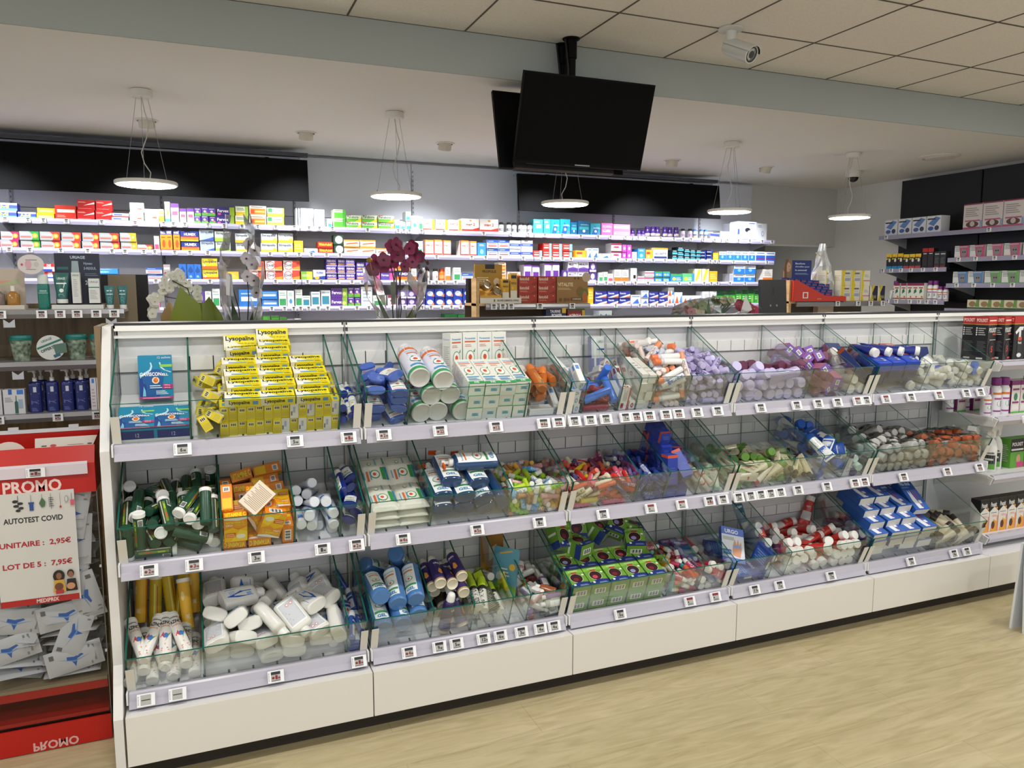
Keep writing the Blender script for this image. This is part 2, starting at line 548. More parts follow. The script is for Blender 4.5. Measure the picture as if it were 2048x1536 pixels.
# electronic price labels
TAGFR = mat('#e9eaee', 0.35)
_tag = {}
def tag_mesh(txt, red, head, w=0.050, h=0.037):
    k = (txt, red, head, w)
    if k in _tag:
        return _tag[k]
    fr = MB().box(w, 0.007, h, (0, 0, 0), TAGFR)
    M = face(w, 0.007, h, 'F')
    fr.deco(M, [('l', 0.045, 0.15, 0.10, 0.85, 7, '#55565e')])
    sc = MB()
    it = [('r', 0.20, 0.10, 0.78, 0.90, '#a9aaa6'), ('r', 0.20, 0.66, 0.78, 0.90, '#7a2430' if head == 2 else '#26262b')]
    if txt == '|':
        it = [('r', 0.20, 0.10, 0.78, 0.90, '#a9aaa6'), ('l', 0.24, 0.42, 0.74, 0.58, 1, '#2a2a2a')]
    elif head == 2:
        it += [('e', 0.33, 0.45, 0.055, 0.09, '#22242a'), ('l', 0.25, 0.14, 0.72, 0.32, 2, '#55565a')]
    else:
        if red:
            it.append(('e', 0.33, 0.40, 0.085, 0.11, '#7d1620'))
        x = 0.46 if red else 0.36
        w_ = 0.14 * len(txt)
        it.append(('T', txt, x, 0.27, x + w_, 0.60, '#7d1620' if red else '#17171a'))
        it.append(('T', '98', x + w_ + 0.02, 0.27, min(x + w_ + 0.18, 0.76), 0.45, '#7d1620' if red else '#17171a'))
        it.append(('l', 0.24, 0.13, 0.74, 0.22, 1, '#55565a'))
    sc.deco(M, it, l0=2)
    _tag[k] = (fr.mesh('price_label'), sc.mesh('screen'))
    return _tag[k]

def put_tag(x, y, z, tilt, txt, red, head, label, group, yaw=0.0, w=0.050, h=0.037):
    a, b = tag_mesh(txt, red, head, w, h)
    o = bpy.data.objects.new('price_label', a)
    C.objects.link(o)
    o.location = (x, y, z)
    o.rotation_euler = (tilt, 0, yaw)
    s_ = bpy.data.objects.new('screen', b)
    C.objects.link(s_)
    s_.parent = o
    return tag(o, label, 'price label', group)

# x on the rail, reading, red figure, header (1 black, 2 red)
TAGS = {1: [(0.196, '6', 0, 1), (0.525, '5', 0, 1), (0.694, '1', 1, 1), (0.810, '2', 1, 1), (1.005, '22', 1, 1), (1.209, '12', 1, 1), (1.393, '6', 1, 1), (1.452, '6', 1, 1), (1.517, '5', 0, 1), (1.582, '6', 0, 1), (1.648, '6', 0, 1), (1.732, '7', 0, 1), (1.779, '1', 1, 1), (1.836, '6', 1, 1), (1.911, '6', 1, 1), (1.968, '6', 1, 1), (2.055, '3', 0, 1), (2.152, '3', 0, 1), (2.365, '6', 0, 1), (2.551, '6', 0, 1), (2.667, '4', 0, 1), (2.773, '4', 0, 1), (2.887, '4', 0, 2), (2.937, '4', 0, 1), (3.052, '4', 0, 2), (3.203, '4', 0, 1), (3.379, '4', 0, 2), (3.556, '4', 0, 1), (3.649, '4', 0, 1)], 2: [(0.087, '2', 1, 1), (0.212, '3', 1, 1), (0.393, '3', 0, 1), (0.598, '1', 0, 1), (0.708, '2', 1, 1), (0.865, '4', 1, 1), (1.130, '5', 1, 1), (1.369, '1', 0, 1), (1.630, '2', 0, 1), (1.840, '1', 0, 2), (1.981, '1', 0, 2), (2.112, '1', 1, 1), (2.177, '4', 0, 1), (2.255, '2', 0, 1), (2.315, '2', 0, 1), (2.367, '2', 0, 1), (2.417, '2', 0, 1), (2.468, '2', 0, 1), (2.561, '3', 0, 1), (2.718, '6', 0, 1), (2.877, '4', 1, 1), (2.931, '4', 1, 1), (3.165, '4', 1, 1), (3.441, '4', 1, 1), (3.655, '4', 1, 1)], 3: [(0.058, '|', 0, 1), (0.146, '|', 0, 1), (0.437, '1', 1, 1), (0.705, '1', 1, 1), (0.877, '4', 1, 1), (0.986, '9', 0, 1), (1.049, '5', 0, 1), (1.150, '12', 0, 1), (1.215, '6', 0, 1), (1.297, '3', 0, 1), (1.373, '4', 0, 1), (1.429, '4', 0, 1), (1.710, '5', 0, 1), (2.029, '5', 0, 2), (2.153, '5', 0, 2), (2.351, '11', 0, 1), (2.481, '7', 0, 1), (2.763, '7', 0, 1), (3.240, '2', 0, 1), (3.518, '4', 0, 1), (3.604, '4', 0, 1)]}
for t, lst in TAGS.items():
    T = TIERS[t]
    for i, (x, txt, red, head) in enumerate(lst):
        lab = 'small white electronic price label, %s from the wooden post along the %s rail' % (ORD[i], T['nm'])
        put_tag(x, T['fb'][0] - 0.040, T['rz'] - 0.022, radians(-24), txt, red, head, lab, 'price labels on the %s gondola rail' % T['nm'])

# ---------------------------------------------------------------- products: one mesh set per kind, copied for every piece
KIND = {}
def kind(name,root,kids=(),cat='box',hull=None):
    """root: (part-less name, MB, smooth); kids: (part name, MB, smooth)"""
    KIND[name] = dict(name=root[0],me=root[1].mesh(root[0],root[2]),kids=[(k[0],k[1].mesh(k[0],k[2])) for k in kids],cat=cat,hull=hull)

def spawn(k,loc,rot,label,group=None,cat=None):
    K_ = KIND[k]
    o = bpy.data.objects.new(K_['name'],K_['me'])
    C.objects.link(o)
    o.location = loc
    if len(rot) == 4:
        o.rotation_mode = 'QUATERNION'
        o.rotation_quaternion = rot
    else:
        o.rotation_euler = rot
    for nm,me in K_['kids']:
        c = bpy.data.objects.new(nm,me)
        C.objects.link(c)
        c.parent = o
    return tag(o,label,cat or K_['cat'],group)

def k_box(name,w,d,h,base,faces,obj='product_box',cat='box',rough=0.42):
    """w across, d deep, h tall; faces {'F': items}"""
    b = mat(base,rough) if isinstance(base,str) else base
    mb = MB().box(w,d,h,(0,0,0),b)
    for f,it in faces.items():
        for q in f:
            mb.deco(face(w,d,h,q),it)
    kind(name,(obj,mb,False),cat=cat,hull=('box',w,d,h))

def k_stick(name,L,r,body,cap,band=None,txt=None,tc='#ffffff',seg=12,obj='lip_balm_stick',cat='lip balm',capf=0.34):
    z0,zc,z1 = -L / 2,L / 2 - L * capf,L / 2
    mb = MB().lathe([(r * 0.93,z0),(r * 0.98,z0 + 0.002),(r * 0.98,zc),(r * 0.8,zc + 0.001)],mat(body,0.32),seg)
    if txt:
        vs,fs,a = glyphs(txt,0.02)
        M = lambda u,v,e:((r + e) * sin((v - 0.5) * 1.5),-(r + e) * cos((v - 0.5) * 1.5),z0 + (zc - z0) * (0.1 + 0.8 * u))
        mb.add([M(x,1 - y,0.0003) for x,y in vs],[tuple(reversed(f)) for f in fs],tc)
    if band:
        mb.lathe([(r * 1.0,zc - L * 0.12),(r * 1.0,zc - 0.001)],mat(band,0.35),seg,cap=False)
    cp = MB().lathe([(r,zc),(r * 1.0,z1 - 0.003),(r * 0.93,z1 - 0.0006),(r * 0.6,z1)],mat(cap,0.3),seg)
    kind(name,(obj,mb,True),[('cap',cp,True)],cat,('cyl',r,L))

def k_vial(name,L,r,body,items,cap='#eeeeec',obj='tablet_tube',cat='tube',both=True):
    z0,z1 = -L / 2,L / 2
    mb = MB().lathe([(r * 0.95,z0),(r,z0 + 0.002),(r,z1 - 0.010)],mat(body,0.3),18)
    mb.deco(wrap(r,r,z0 + 0.001,z1 - 0.012,3.1),items,nx=10)
    cp = MB().lathe([(r * 1.13,z1 - 0.013),(r * 1.13,z1 - 0.001),(r * 1.02,z1),(r * 0.85,z1),(r * 0.8,z1 - 0.001)],mat(cap,0.35),20)
    kids = [('cap',cp,True)]
    kind(name,(obj,mb,True),kids,cat,('cyl',r * 1.1,L))

def k_bottle(name,w,d,h,col,cap,label,capr=0.3,caph=0.16,sh=0.14,pw=2.6,obj='plastic_bottle',cat='bottle',rough=0.2,trans=0.0,labmat='#eef0ee',lab=(0.1,0.85),labth=0.85,nozzle=False,pump=None,capcol2=None):
    """flattened bottle: body h*(1-caph), shoulders, cap part, label part"""
    z0 = -h / 2; zb = z0 + h * (1 - caph); zs = zb - h * sh
    R = w / 2; q = d / w
    body = mat(col,rough,trans=trans,coat=0.3)
    n = R * capr
    prof = [(R * 0.86,z0),(R * 0.97,z0 + h * 0.02),(R,z0 + h * 0.06),(R,zs)]
    for i in range(1,6):
        a = i / 5 * pi / 2
        prof.append((n * 0.9 + (R - n * 0.9) * cos(a),zs + (zb - zs) * sin(a)))
    mb = MB().lathe(prof,body,24,q,pw=pw)
    kids = []
    if label is not None:
        lb = MB()
        rr = 1.004
        za,zc_ = z0 + (zs - z0) * lab[0],z0 + (zs - z0) * lab[1]
        def M(u,v,e,s_=1):
            t = (u - 0.5) * 2 * labth
            x,y = sin(t),-cos(t)
            k = (abs(x) ** pw + abs(y) ** pw) ** (-1 / pw)
            return ((R * rr + e) * x * k,(R * rr + e) * y * k * q,za + (zc_ - za) * v)
        lb.deco(M,[('r',0,0,1,1,mat(labmat,0.4) if isinstance(labmat,str) else labmat)] + label,nx=10)
        kids.append(('label',lb,False))
    cm = mat(cap,0.3)
    if pump:
        cp = MB().lathe([(n * 1.1,zb - 0.003),(n * 1.1,zb + h * caph * 0.32),(n * 0.5,zb + h * caph * 0.34),(n * 0.5,zb + h * caph * 0.7),(n * 0.95,zb + h * caph * 0.72),(n * 0.9,h / 2)],mat(pump,0.3),14)
        hd = MB().box(n * 3.6,n * 1.1,h * caph * 0.16,(-n * 1.1,0,h / 2 - h * caph * 0.10),cm)
        kids += [('pump',cp,True),('nozzle',hd,False)]
    elif nozzle:
        cp = MB().lathe([(n * 1.1,zb - 0.002),(n * 1.15,zb + h * caph * 0.35),(n * 0.8,zb + h * caph * 0.45),(n * 0.55,zb + h * caph * 0.6),(n * 0.5,h / 2 - 0.002),(n * 0.3,h / 2)],cm,16)
        kids.append(('cap',cp,True))
    else:
        cp = MB().lathe([(n * 1.08,zb - 0.002),(n * 1.12,zb + 0.001),(n * 1.08,h / 2 - 0.003),(n * 0.98,h / 2)],cm,18,1.0 if capr < 0.62 else q)
        kids.append(('cap',cp,True))
    kind(name,(obj,mb,True),kids,cat,('ell',w,d,h))

def k_can(name,r,L,items,col='#eeeeee',cap='#f0f0f0',domed='#c9c9c6',obj='spray_can',cat='spray can',capL=0.16):
    z0 = -L / 2; zb = L / 2 - L * capL
    mb = MB().lathe([(r * 0.55,z0 + 0.006,domed),(r * 0.88,z0 + 0.002,domed),(r * 0.93,z0,domed),(r * 0.99,z0 + 0.003,domed),(r,z0 + 0.006),(r,zb - r * 0.5),(r * 0.93,zb - r * 0.2),(r * 0.72,zb)],mat(col,0.3),24)
    for i in range(len(mb.mi)):
        pass
    mb.deco(wrap(r,r,z0 + 0.006,zb - r * 0.5,3.1),items,nx=18)
    cp = MB().lathe([(r * 0.70,zb - 0.001),(r * 0.66,zb + L * capL * 0.7),(r * 0.5,L / 2 - 0.002),(r * 0.3,L / 2)],mat(cap,0.35),20)
    kind(name,(obj,mb,True),[('cap',cp,True)],cat,('cyl',r,L))

def k_cream(name,w,L,col,cap,items,capL=0.13,r=None,flatcap=False,obj='cream_tube',cat='cream tube',bag=False,back=None,rough=0.3):
    """squeeze tube: cap at -z, flat crimp at +z"""
    r = r or w * 0.36
    z0 = -L / 2; zc = z0 + L * capL; z1 = L / 2
    rings = []
    for i in range(9):
        t = i / 8
        a = r + (w / 2 - r) * min(1,t * 1.15)
        b = r * (1 - t) ** 0.8 + 0.0012
        z = zc + (z1 - 0.008 - zc) * t
        rings.append([(a * cos(2 * pi * k / 20),b * sin(2 * pi * k / 20),z) for k in range(20)])
    rings.append([(w / 2 * cos(2 * pi * k / 20),0.0010 * sin(2 * pi * k / 20),z1) for k in range(20)])
    mb = MB().loft(rings,mat(col,rough,coat=0.3))
    def M(u,v,e):
        t = v
        a = r + (w / 2 - r) * min(1,t * 1.15)
        b = r * (1 - t) ** 0.8 + 0.0012
        x = (u - 0.5) * 2 * a * 0.86
        return (x,-b * math.sqrt(max(0,1 - (x / a) ** 2)) - e - 0.0003,zc + (z1 - 0.008 - zc) * v)
    def M2(u,v,e):
        x,y,z = M(u,v,e)
        return (-x,-y,z)
    mb.deco(M,items,nx=8)
    mb.deco(M2,back if back is not None else items,nx=8)
    cp = MB().lathe([(r * (0.9 if not flatcap else 0.97),z0),(r * (0.97 if not flatcap else 1.02),z0 + 0.002),(r * 1.03,zc - 0.001),(r * 0.7,zc + 0.0005)],mat(cap,0.35),18)
    kids = [('cap',cp,True)]
    if bag:
        bg = MB()
        n = 12
        rr = random.Random(len(name))
        rg = []
        for i in range(n + 1):
            t = i / n
            a = w / 2 * (1.06 + 0.12 * rr.random()); b = (r * 1.2) * (math.sin(min(1,0.15 + t * 1.2) * pi) * 0.9 + 0.12) + 0.004
            rg.append([(a * cos(2 * pi * k / 12) * (1 + .05 * rr.random()),b * sin(2 * pi * k / 12) * (1 + .25 * rr.random()),z0 - 0.006 + (L + 0.014) * t) for k in range(12)])
        bg.loft(rg,FILM)
        kids.append(('clear_wrapper',bg,False))
    kind(name,(obj,mb,True),kids,cat,('wedge',w,r * 2,L))

def k_pack(name,w,h,th,col,items,obj='wipes_packet',cat='packet',n=8,rough=0.38,back=None):
    """pillow packet with crimped top and bottom (lies in xz, front -y)"""
    def b(u,v):
        return th / 2 * (max(0.0,(1 - abs(2 * u - 1) ** 3)) ** 0.5) * (max(0.0,1 - abs(2 * v - 1) ** 4)) ** 0.5 + 0.0006
    rings = []
    us = [i / n for i in range(n + 1)]
    vs_ = [0,0.03,0.06,0.15,0.3,0.5,0.7,0.85,0.94,0.97,1]
    rr = random.Random(3)
    for v in vs_:
        vv = min(1,max(0,(v - 0.04) / 0.92))
        fr = [(-w / 2 + w * u,-b(u,vv) * (1 + .12 * rr.random()),-h / 2 + h * v) for u in us]
        bk = [(-w / 2 + w * u,b(u,vv),-h / 2 + h * v) for u in reversed(us)]
        rings.append(fr + bk)
    mb = MB().loft(rings,mat(col,rough))
    M = lambda u,v,e:(-w / 2 + w * u,-b(u,min(1,max(0,(v - 0.04) / 0.92))) * 1.13 - e,-h / 2 + h * v)
    mb.deco(M,items,nx=6)
    if back:
        M2 = lambda u,v,e:(w / 2 - w * u,b(u,min(1,max(0,(v - 0.04) / 0.92))) * 1.05 + e,-h / 2 + h * v)
        mb.deco(M2,back,nx=6)
    kind(name,(obj,mb,True),cat=cat,hull=('box',w,th,h))

# --- top tier
GV = [('r',0,0,1,1,'#0f86ae'),('p',[(.02,.06),(.22,.06),(.24,.3),(.14,.38),(.1,.5),(.02,.54)],'#1d3f8f'),
      ('p',[(.03,.55),(.2,.62),(.33,.68),(.37,.76),(.35,.84),(.39,.84),(.42,.75),(.38,.66),(.25,.59),(.1,.53),(.06,.48)],'#bfe6f2'),
      ('p',[(.95,.6),(.75,.66),(.65,.72),(.62,.84),(.66,.84),(.69,.74),(.8,.66),(.97,.62)],'#bfe6f2'),
      ('p',[(.1,.5),(.3,.6),(.4,.68),(.62,.68),(.75,.58),(.7,.3),(.6,.06),(.22,.06),(.22,.3)],'#145b9e'),
      ('r',.64,.73,1,.79,'#8fcf5a'),('p',[(.1,.07),(.2,.07),(.19,.2),(.14,.3)],'#7cc8e6'),
      ('T','GAVISCON',.04,.53,.68,.615,'#ffffff'),('T','ELL',.70,.53,.88,.585,'#ffffff'),('t','12 sachets',.58,.925,.97,.975,'#e8f6fb'),
      ('e',.5,.43,.11,.08,'#f6e7c8'),('e',.5,.43,.07,.055,'#ec6a1e'),('e',.52,.46,.03,.045,'#f58a2e'),
      ('r',.70,.29,1,.335,'#c8327e'),('r',.70,.235,1,.28,'#c8327e'),('t','500mg',.75,.295,.92,.328,'#ffffff'),('t','267mg',.75,.24,.92,.273,'#ffffff'),
      ('l',.32,.24,.68,.33,2,'#d8eef6'),('l',.5,.1,.86,.2,3,'#d8eef6'),('r',0,.01,1,.055,'#c8327e'),('l',.1,.02,.9,.045,1,'#f5d5e4')]
k_box('gaviscon',.100,.044,.142,'#0f86ae',{'F':GV,'B':[('r',0,0,1,.25,'#e9e6e0'),('r',.1,.25,1,.9,'#1d2c72'),('t','12',.5,.4,.6,.7,'#c9c9d8')],'T':[('T','12 sachets',.3,.2,.9,.6,'#ffffff')]},'sachet_box')
def LY(bg=1):
    return [('r',0,0,1,1,'#e6d81e'),('p',[(0,1),(.0,0),(.12,0),(.55,.28),(.2,.75)],'#e8e6d6'),('T','Lysopaïne',.06,.52,.94,.90,'#161a30'),
            ('t','maux de gorge',.42,.36,.92,.48,'#8a7a18'),('e',.14,.2,.09,.12,'#f1f3f4'),('r',.2,.15,.72,.27,'#6ba4cf'),('l',.74,.08,.95,.24,2,'#b8862a')]
LYS = [('r',0,0,1,1,'#dccb1c'),('p',[(0,0),(.3,0),(.1,1),(0,1)],'#d9d4b4'),('T','Lysopaïne',.12,.22,.70,.85,'#161a30'),('r',.78,.3,.93,.75,'#5b8fbf')]
LYE = [('r',0,0,1,1,'#d8c41c'),('r',.55,.1,.9,.9,'#c8b63a'),('r',.1,.15,.38,.85,'#e8e2b0'),('e',.24,.3,.1,.07,'#3b3312'),('e',.24,.5,.1,.07,'#3b3312'),('e',.24,.7,.1,.07,'#3b3312')]
LYE2 = [('r',0,0,1,1,'#d9d6cc'),('r',.2,.35,.6,.62,'#a9a7c4'),('r',.5,.1,.8,.28,'#77736e')]
# lying flat: large face up (T), long sides F/K, ends L/R
k_box('lyso',.105,.052,.0255,'#dccb1c',{'T':LY(),'F':LYS,'K':LYS,'L':LYE,'R':LYE,'B':[('r',.1,.1,.9,.9,'#cfc24a')]},'lozenge_box')
k_box('lyso_w',.105,.052,.0255,'#dccb1c',{'T':LY(),'F':LYS,'K':LYS,'L':LYE2,'R':LYE2},'lozenge_box')
NBL = [('r',.15,.5,.85,.56,'#9fb0c8'),('e',.5,.3,.2,.1,'#c9b070'),('l',.15,.65,.85,.9,3,'#8aa0b8')]
k_bottle('nasal',.026,.026,.115,'#16359a','#e8e8e6',NBL,.62,.24,.06,2.0,'nasal_spray_bottle','bottle',labth=1.6,nozzle=True)
GEL = [('e',.5,.55,.22,.13,'#d5e8d8'),('e',.5,.55,.12,.08,'#d8653a'),('r',.1,.28,.9,.34,'#3a8a4a'),('l',.15,.74,.85,.92,3,'#c46a4a'),('r',.1,.05,.9,.14,'#f0b8c0')]
k_bottle('gel_blue',.060,.030,.125,'#4f6fc8','#4f72cc',GEL,.55,.2,.12,2.6,'hand_gel_bottle','bottle',trans=.25)
CAN = [('r',0,.93,1,1,'#c4c8da'),('r',0,.84,1,.93,'#d2733c'),('r',0,0,1,.1,'#3b9a5c'),
       ('t','Puressentiel',.40,.74,.60,.79,'#5a9fd0'),('r',.41,.665,.59,.70,'#d2733c'),('l',.41,.57,.59,.65,2,'#8aa8c8'),('e',.5,.40,.085,.11,'#2f8a4c'),('e',.5,.40,.076,.098,'#f0f1f4'),('e',.5,.40,.035,.045,'#d9522e'),('e',.47,.5,.02,.02,'#2f8a4c'),('e',.54,.3,.02,.02,'#2f8a4c'),('r',.38,.16,.62,.21,'#4f9fd2')]
k_can('can',.0365,.235,CAN,'#dfe0ee')
PUR = [('T','Puressentiel',.14,.86,.86,.90,'#4a8fc4'),('r',.12,.80,.88,.83,'#d2603a'),('l',.15,.71,.6,.77,2,'#d08a70'),('e',.5,.50,.30,.145,'#2f8a4c'),('e',.5,.50,.27,.13,'#eef0ea'),('e',.5,.51,.12,.055,'#d9522e'),
       ('p',[(.72,.62),(.85,.68),(.8,.6)],'#2f7a44'),('p',[(.2,.4),(.12,.34),(.26,.36)],'#2f7a44'),('r',.1,.25,.9,.28,'#4f9fd2'),('l',.12,.12,.88,.22,3,'#6fa4cc'),('r',0,0,1,.085,'#2c9a50'),('T','NS',.35,.015,.65,.07,'#e8f4ea')]
k_box('pur',.057,.047,.190,'#e3e5de',{'F':PUR,'LR':[('t','Puressentiel',.14,.86,.86,.89,'#4a8fc4'),('l',.15,.35,.85,.75,10,'#b8bcb8'),('r',0,0,1,.03,'#2c9a50')],'B':[('r',.35,.35,.78,.62,'#8fc8d8'),('l',.38,.38,.76,.6,3,'#3d6a80')],
   'T':[('e',.5,.5,.24,.2,'#2f8a4c'),('e',.5,.5,.2,.16,'#eef0ea'),('e',.5,.5,.1,.08,'#d9522e')]},'essential_oil_box')
SUN = [('e',.5,.6,.2,.12,'#e8b23a'),('b',.3,.2,.7,.35)]
k_bottle('sun',.045,.030,.145,'#c4682a','#cf7634',SUN,.6,.22,.1,2.4,'sunscreen_bottle','bottle',trans=.15,lab=(.15,.8),labmat='#b87840')
k_bottle('sun_w',.045,.030,.145,'#dedbd2','#e3e0da',SUN,.6,.22,.1,2.4,'sunscreen_bottle','bottle',lab=(.15,.8))
def MED(c1,c2,logo='#a02030'):
    return {'F':[('r',0,.0,1,.16,c1),('r',.08,.55,.32,.9,c2),('l',.4,.3,.95,.8,4,'#a8acb4')],'K':[('l',.1,.2,.9,.8,6,'#b0b4ba')],'T':[('r',.1,.2,.3,.8,c2)],'LR':[('e',.5,.5,.28,.3,logo),('e',.5,.5,.1,.12,'#f0d8d8')]}
k_box('sm_blue',.095,.024,.036,'#dfe1e2',MED('#7ba3cf','#5f8fcf','#8fb0d0'),'small_medicine_box')
k_box('sm_red',.095,.024,.036,'#e6e4e2',MED('#b8454e','#a02030'),'small_medicine_box')
k_stick('dk_red',.110,.014,'#8c2a3c','#8c2a3c',None,'Dakin','#c8808c',14,'lip_cream_tube','tube',.3)
k_stick('blue_t',.110,.0155,'#3f74d6','#4a80e0',None,None,'#ffffff',14,'lip_cream_tube','tube',.4)
k_box('mb_clear',.028,.036,.15,'#dcdcd8',{'T':[('r',.2,.05,.8,.25,'#c8776a'),('l',.2,.4,.8,.9,6,'#c4c0bc')],'LR':[('l',.05,.2,.9,.8,3,'#c9c5c0')],'F':[('l',.2,.3,.8,.7,3,'#9fa0a0')]},'toothbrush_box')
k_box('mb_up',.028,.036,.15,'#dad9d2',{'T':[('r',.3,.6,.6,.75,'#cf9a90'),('l',.2,.1,.8,.5,3,'#d8a8a0')],'F':[('l',.1,.15,.9,.5,2,'#b8b4aa')]},'toothbrush_box')
k_box('vea_box',.058,.03,.165,'#3a4aa0',{'F':[('r',0,.42,1,1,'#c9d0cf'),('r',0,.42,1,.46,'#2c3a94'),('r',.2,.25,.36,.95,'#e0e4e6'),('T','LABELLO',.5,.84,.95,.90,'#8f9a98'),('r',.42,.66,1,.70,'#2c3a94'),('e',.72,.38,.14,.1,'#4a6ac8'),('l',.5,.12,.92,.28,3,'#a9b4e4')]},'lip_care_display_box')
k_stick('letibalm',.105,.0115,'#e4d3ca','#df8a62','#d6d2ce','Laino','#8d8a94',12,'lip_balm_stick','lip balm',.3)
k_stick('cicalin',.120,.0125,'#e8e6e4','#e27a4a','#c6c4cc',None,'#8d8a94',12,'lip_balm_stick','lip balm',.22)
k_stick('letiw',.100,.0110,'#d2d8e4','#eceae8','#3d63c0','xerial','#34509a',12,'lip_balm_stick','lip balm',.26)
k_bottle('nose_w',.045,.026,.105,'#ccd3da','#eceae8',[('T','Cystra',.1,.45,.9,.62,'#6f86b0'),('r',0,0,1,.2,'#7f9fd0')],.5,.22,.1,2.2,'spray_bottle','bottle')
k_stick('lav',.105,.0125,'#b5acd8','#c3bbe2','#8e86a8','Lansinoh','#5e5878',12,'lavender_balm_stick','lip balm',.33)
LVB = [('l',.2,.3,.8,.6,3,'#948cbc')]
k_cream('lavb',.050,.150,'#b7aedb','#c2bae0',LVB,.15,.0215,True,'lavender_cream_tube')
PU = [('T','CALM',.2,.55,.8,.66,'#d8a8c8'),('l',.2,.3,.8,.5,3,'#b890b0')]
k_cream('plum',.050,.145,'#5a2348','#6a2f4e',PU,.16,.0205,True,'plum_cream_tube')
k_box('calm',.042,.042,.150,'#7a55ac',{'F':[('r',0,0,1,.62,'#c46a8c'),('r',.2,.15,.8,.78,'#b8a8c8'),('r',.32,.2,.68,.7,'#8a86c4'),('T','CALM',.15,.84,.85,.94,'#cfc0ec')],'K':[('r',0,0,1,.3,'#9a3c60'),('T','CALM',.15,.6,.85,.7,'#cfc0ec')],'LR':[('r',0,0,1,.5,'#b0708c'),('T','CALM',.1,.8,.9,.9,'#d6c8f0')],'B':[('r',.2,.3,.8,.7,'#e8e4e0'),('b',.25,.35,.75,.65)]},'purple_cream_box')
CO = [('r',0,.35,1,.55,'#e0654e'),('r',.05,.1,.95,.3,'#dfe4e4'),('T','X',.3,.37,.7,.53,'#f6d8d0'),('l',.2,.62,.8,.9,4,'#d0d0cc')]
k_cream('coral',.055,.160,'#e2dfd4','#e6e3dc',CO,.14,.022,False,'white_cream_tube')
NV = [('r',0,.86,1,1,'#8a3a22'),('T','1+1 OFFERTE',.06,.89,.9,.97,'#e0a06a'),('l',.1,.5,.9,.8,6,'#4a5c86'),('T','NIVEA',.3,.3,.7,.4,'#c0c8dc'),('l',.2,.08,.8,.25,4,'#4a5c86')]
k_box('navy',.075,.035,.145,'#20306a',{'F':NV,'K':NV,'LR':[('r',0,.86,1,1,'#8a3a22')]},'navy_cream_box')
BL = [('r',0,.86,1,1,'#9a2a1e'),('T','3 + 1 OFFERTE',.06,.90,.94,.97,'#f0c8b0'),('e',.28,.66,.15,.1,'#2c49b0'),('T','Nivea',.17,.63,.4,.69,'#b8c8f4'),('r',.5,.6,.85,.63,'#c8402c'),('l',.35,.5,.9,.58,3,'#8fa4e0'),('r',0,.36,1,.48,'#9a2a1e'),('T','1 OFFERTE',.1,.38,.9,.46,'#f0c8b0'),('l',.1,.1,.7,.32,7,'#5b74cc'),('b',.62,.12,.8,.24)]
k_box('bluebox',.078,.040,.190,'#2a4bc0',{'F':BL,'K':BL,'LR':[('r',0,.86,1,1,'#9a2a1e'),('l',.2,.2,.8,.7,8,'#4a64c0')]},'blue_cream_box')
NT = [('e',.5,.28,.26,.12,'#8fa2d8'),('e',.5,.28,.22,.10,'#1d2f84'),('T','LR',.4,.24,.6,.32,'#b8c4ec'),('r',0,.84,1,1,'#8c2a26'),('l',.25,.5,.75,.7,3,'#5f74c0')]
k_cream('nvt',.056,.145,'#1d2f84','#e8e8e6',NT,.14,.021,False,'blue_cream_tube')
NT2 = [('e',.5,.28,.26,.12,'#9fb2e8'),('e',.5,.28,.22,.10,'#1c44b8'),('l',.25,.5,.75,.8,4,'#7f9ae0')]
k_cream('nvt2',.050,.120,'#1c44b8','#e8e8e6',NT2,.16,.018,False,'blue_cream_tube')
k_cream('whc',.046,.125,'#e4e2d8','#e9e8e2',[('l',.2,.4,.8,.8,4,'#c9c8b8'),('r',.1,.2,.9,.3,'#a8b8d8')],.16,.017,False,'white_cream_tube')
k_cream('whb',.046,.125,'#dddbc9','#2f6ad0',[('l',.2,.4,.8,.8,4,'#c9c8a8')],.16,.017,True,'white_cream_tube')
# --- middle tier
TG = [('r',0,0,1,1,'#1f4a36'),('r',.32,.0,.42,1,'#23372c'),('r',.36,.05,.40,.95,'#c9c4b0'),('r',.43,.1,.50,.9,'#6d8a22'),('r',.45,.25,.49,.45,'#c8503c'),('r',.45,.6,.49,.8,'#a8c83a'),('b',.55,.72,.68,.94),('r',.7,.2,.71,.9,'#2f5c46'),('r',.78,.2,.79,.9,'#2f5c46'),('r',.1,.2,.11,.9,'#2f5c46')]
k_vial('green_v',.118,.0165,'#1f4a36',TG,obj='effervescent_tube')
# lettering TOUPHYT along the tube is part of its print
VC = [('r',0,0,1,1,'#ee9a1c'),('p',[(0,1),(1,1),(1,.93),(.6,.88),(0,.95)],'#f1efe9'),('T','VITAMINE C',.08,.76,.86,.85,'#f6e22e'),('T','UPSA',.08,.66,.38,.74,'#f2ead0'),('t','1000 mg',.5,.66,.9,.73,'#f6e22e'),
      ('p',[(0,.0),(1,0),(1,.62),(.6,.5),(.35,.62),(0,.5)],'#f2bf1e'),('p',[(.25,.0),(1,0),(1,.4),(.7,.5)],'#f6d63a'),('e',.72,.22,.2,.1,'#f4efd8'),('r',.06,.2,.5,.38,'#d8641c'),('l',.08,.22,.48,.36,2,'#f4d8a0')]
VCS = [('r',0,0,1,1,'#e8861c'),('r',.1,.55,.9,.95,'#f0c41e'),('r',.2,.1,.8,.3,'#efe8dc'),('b',.25,.12,.75,.28)]
k_box('vitc',.068,.034,.092,'#e8861c',{'F':VC,'K':VC,'LR':VCS,'T':[('T','VITAMINE C',.05,.2,.95,.8,'#f6e22e')],'B':[('b',.2,.2,.8,.8)]},'vitamin_box')
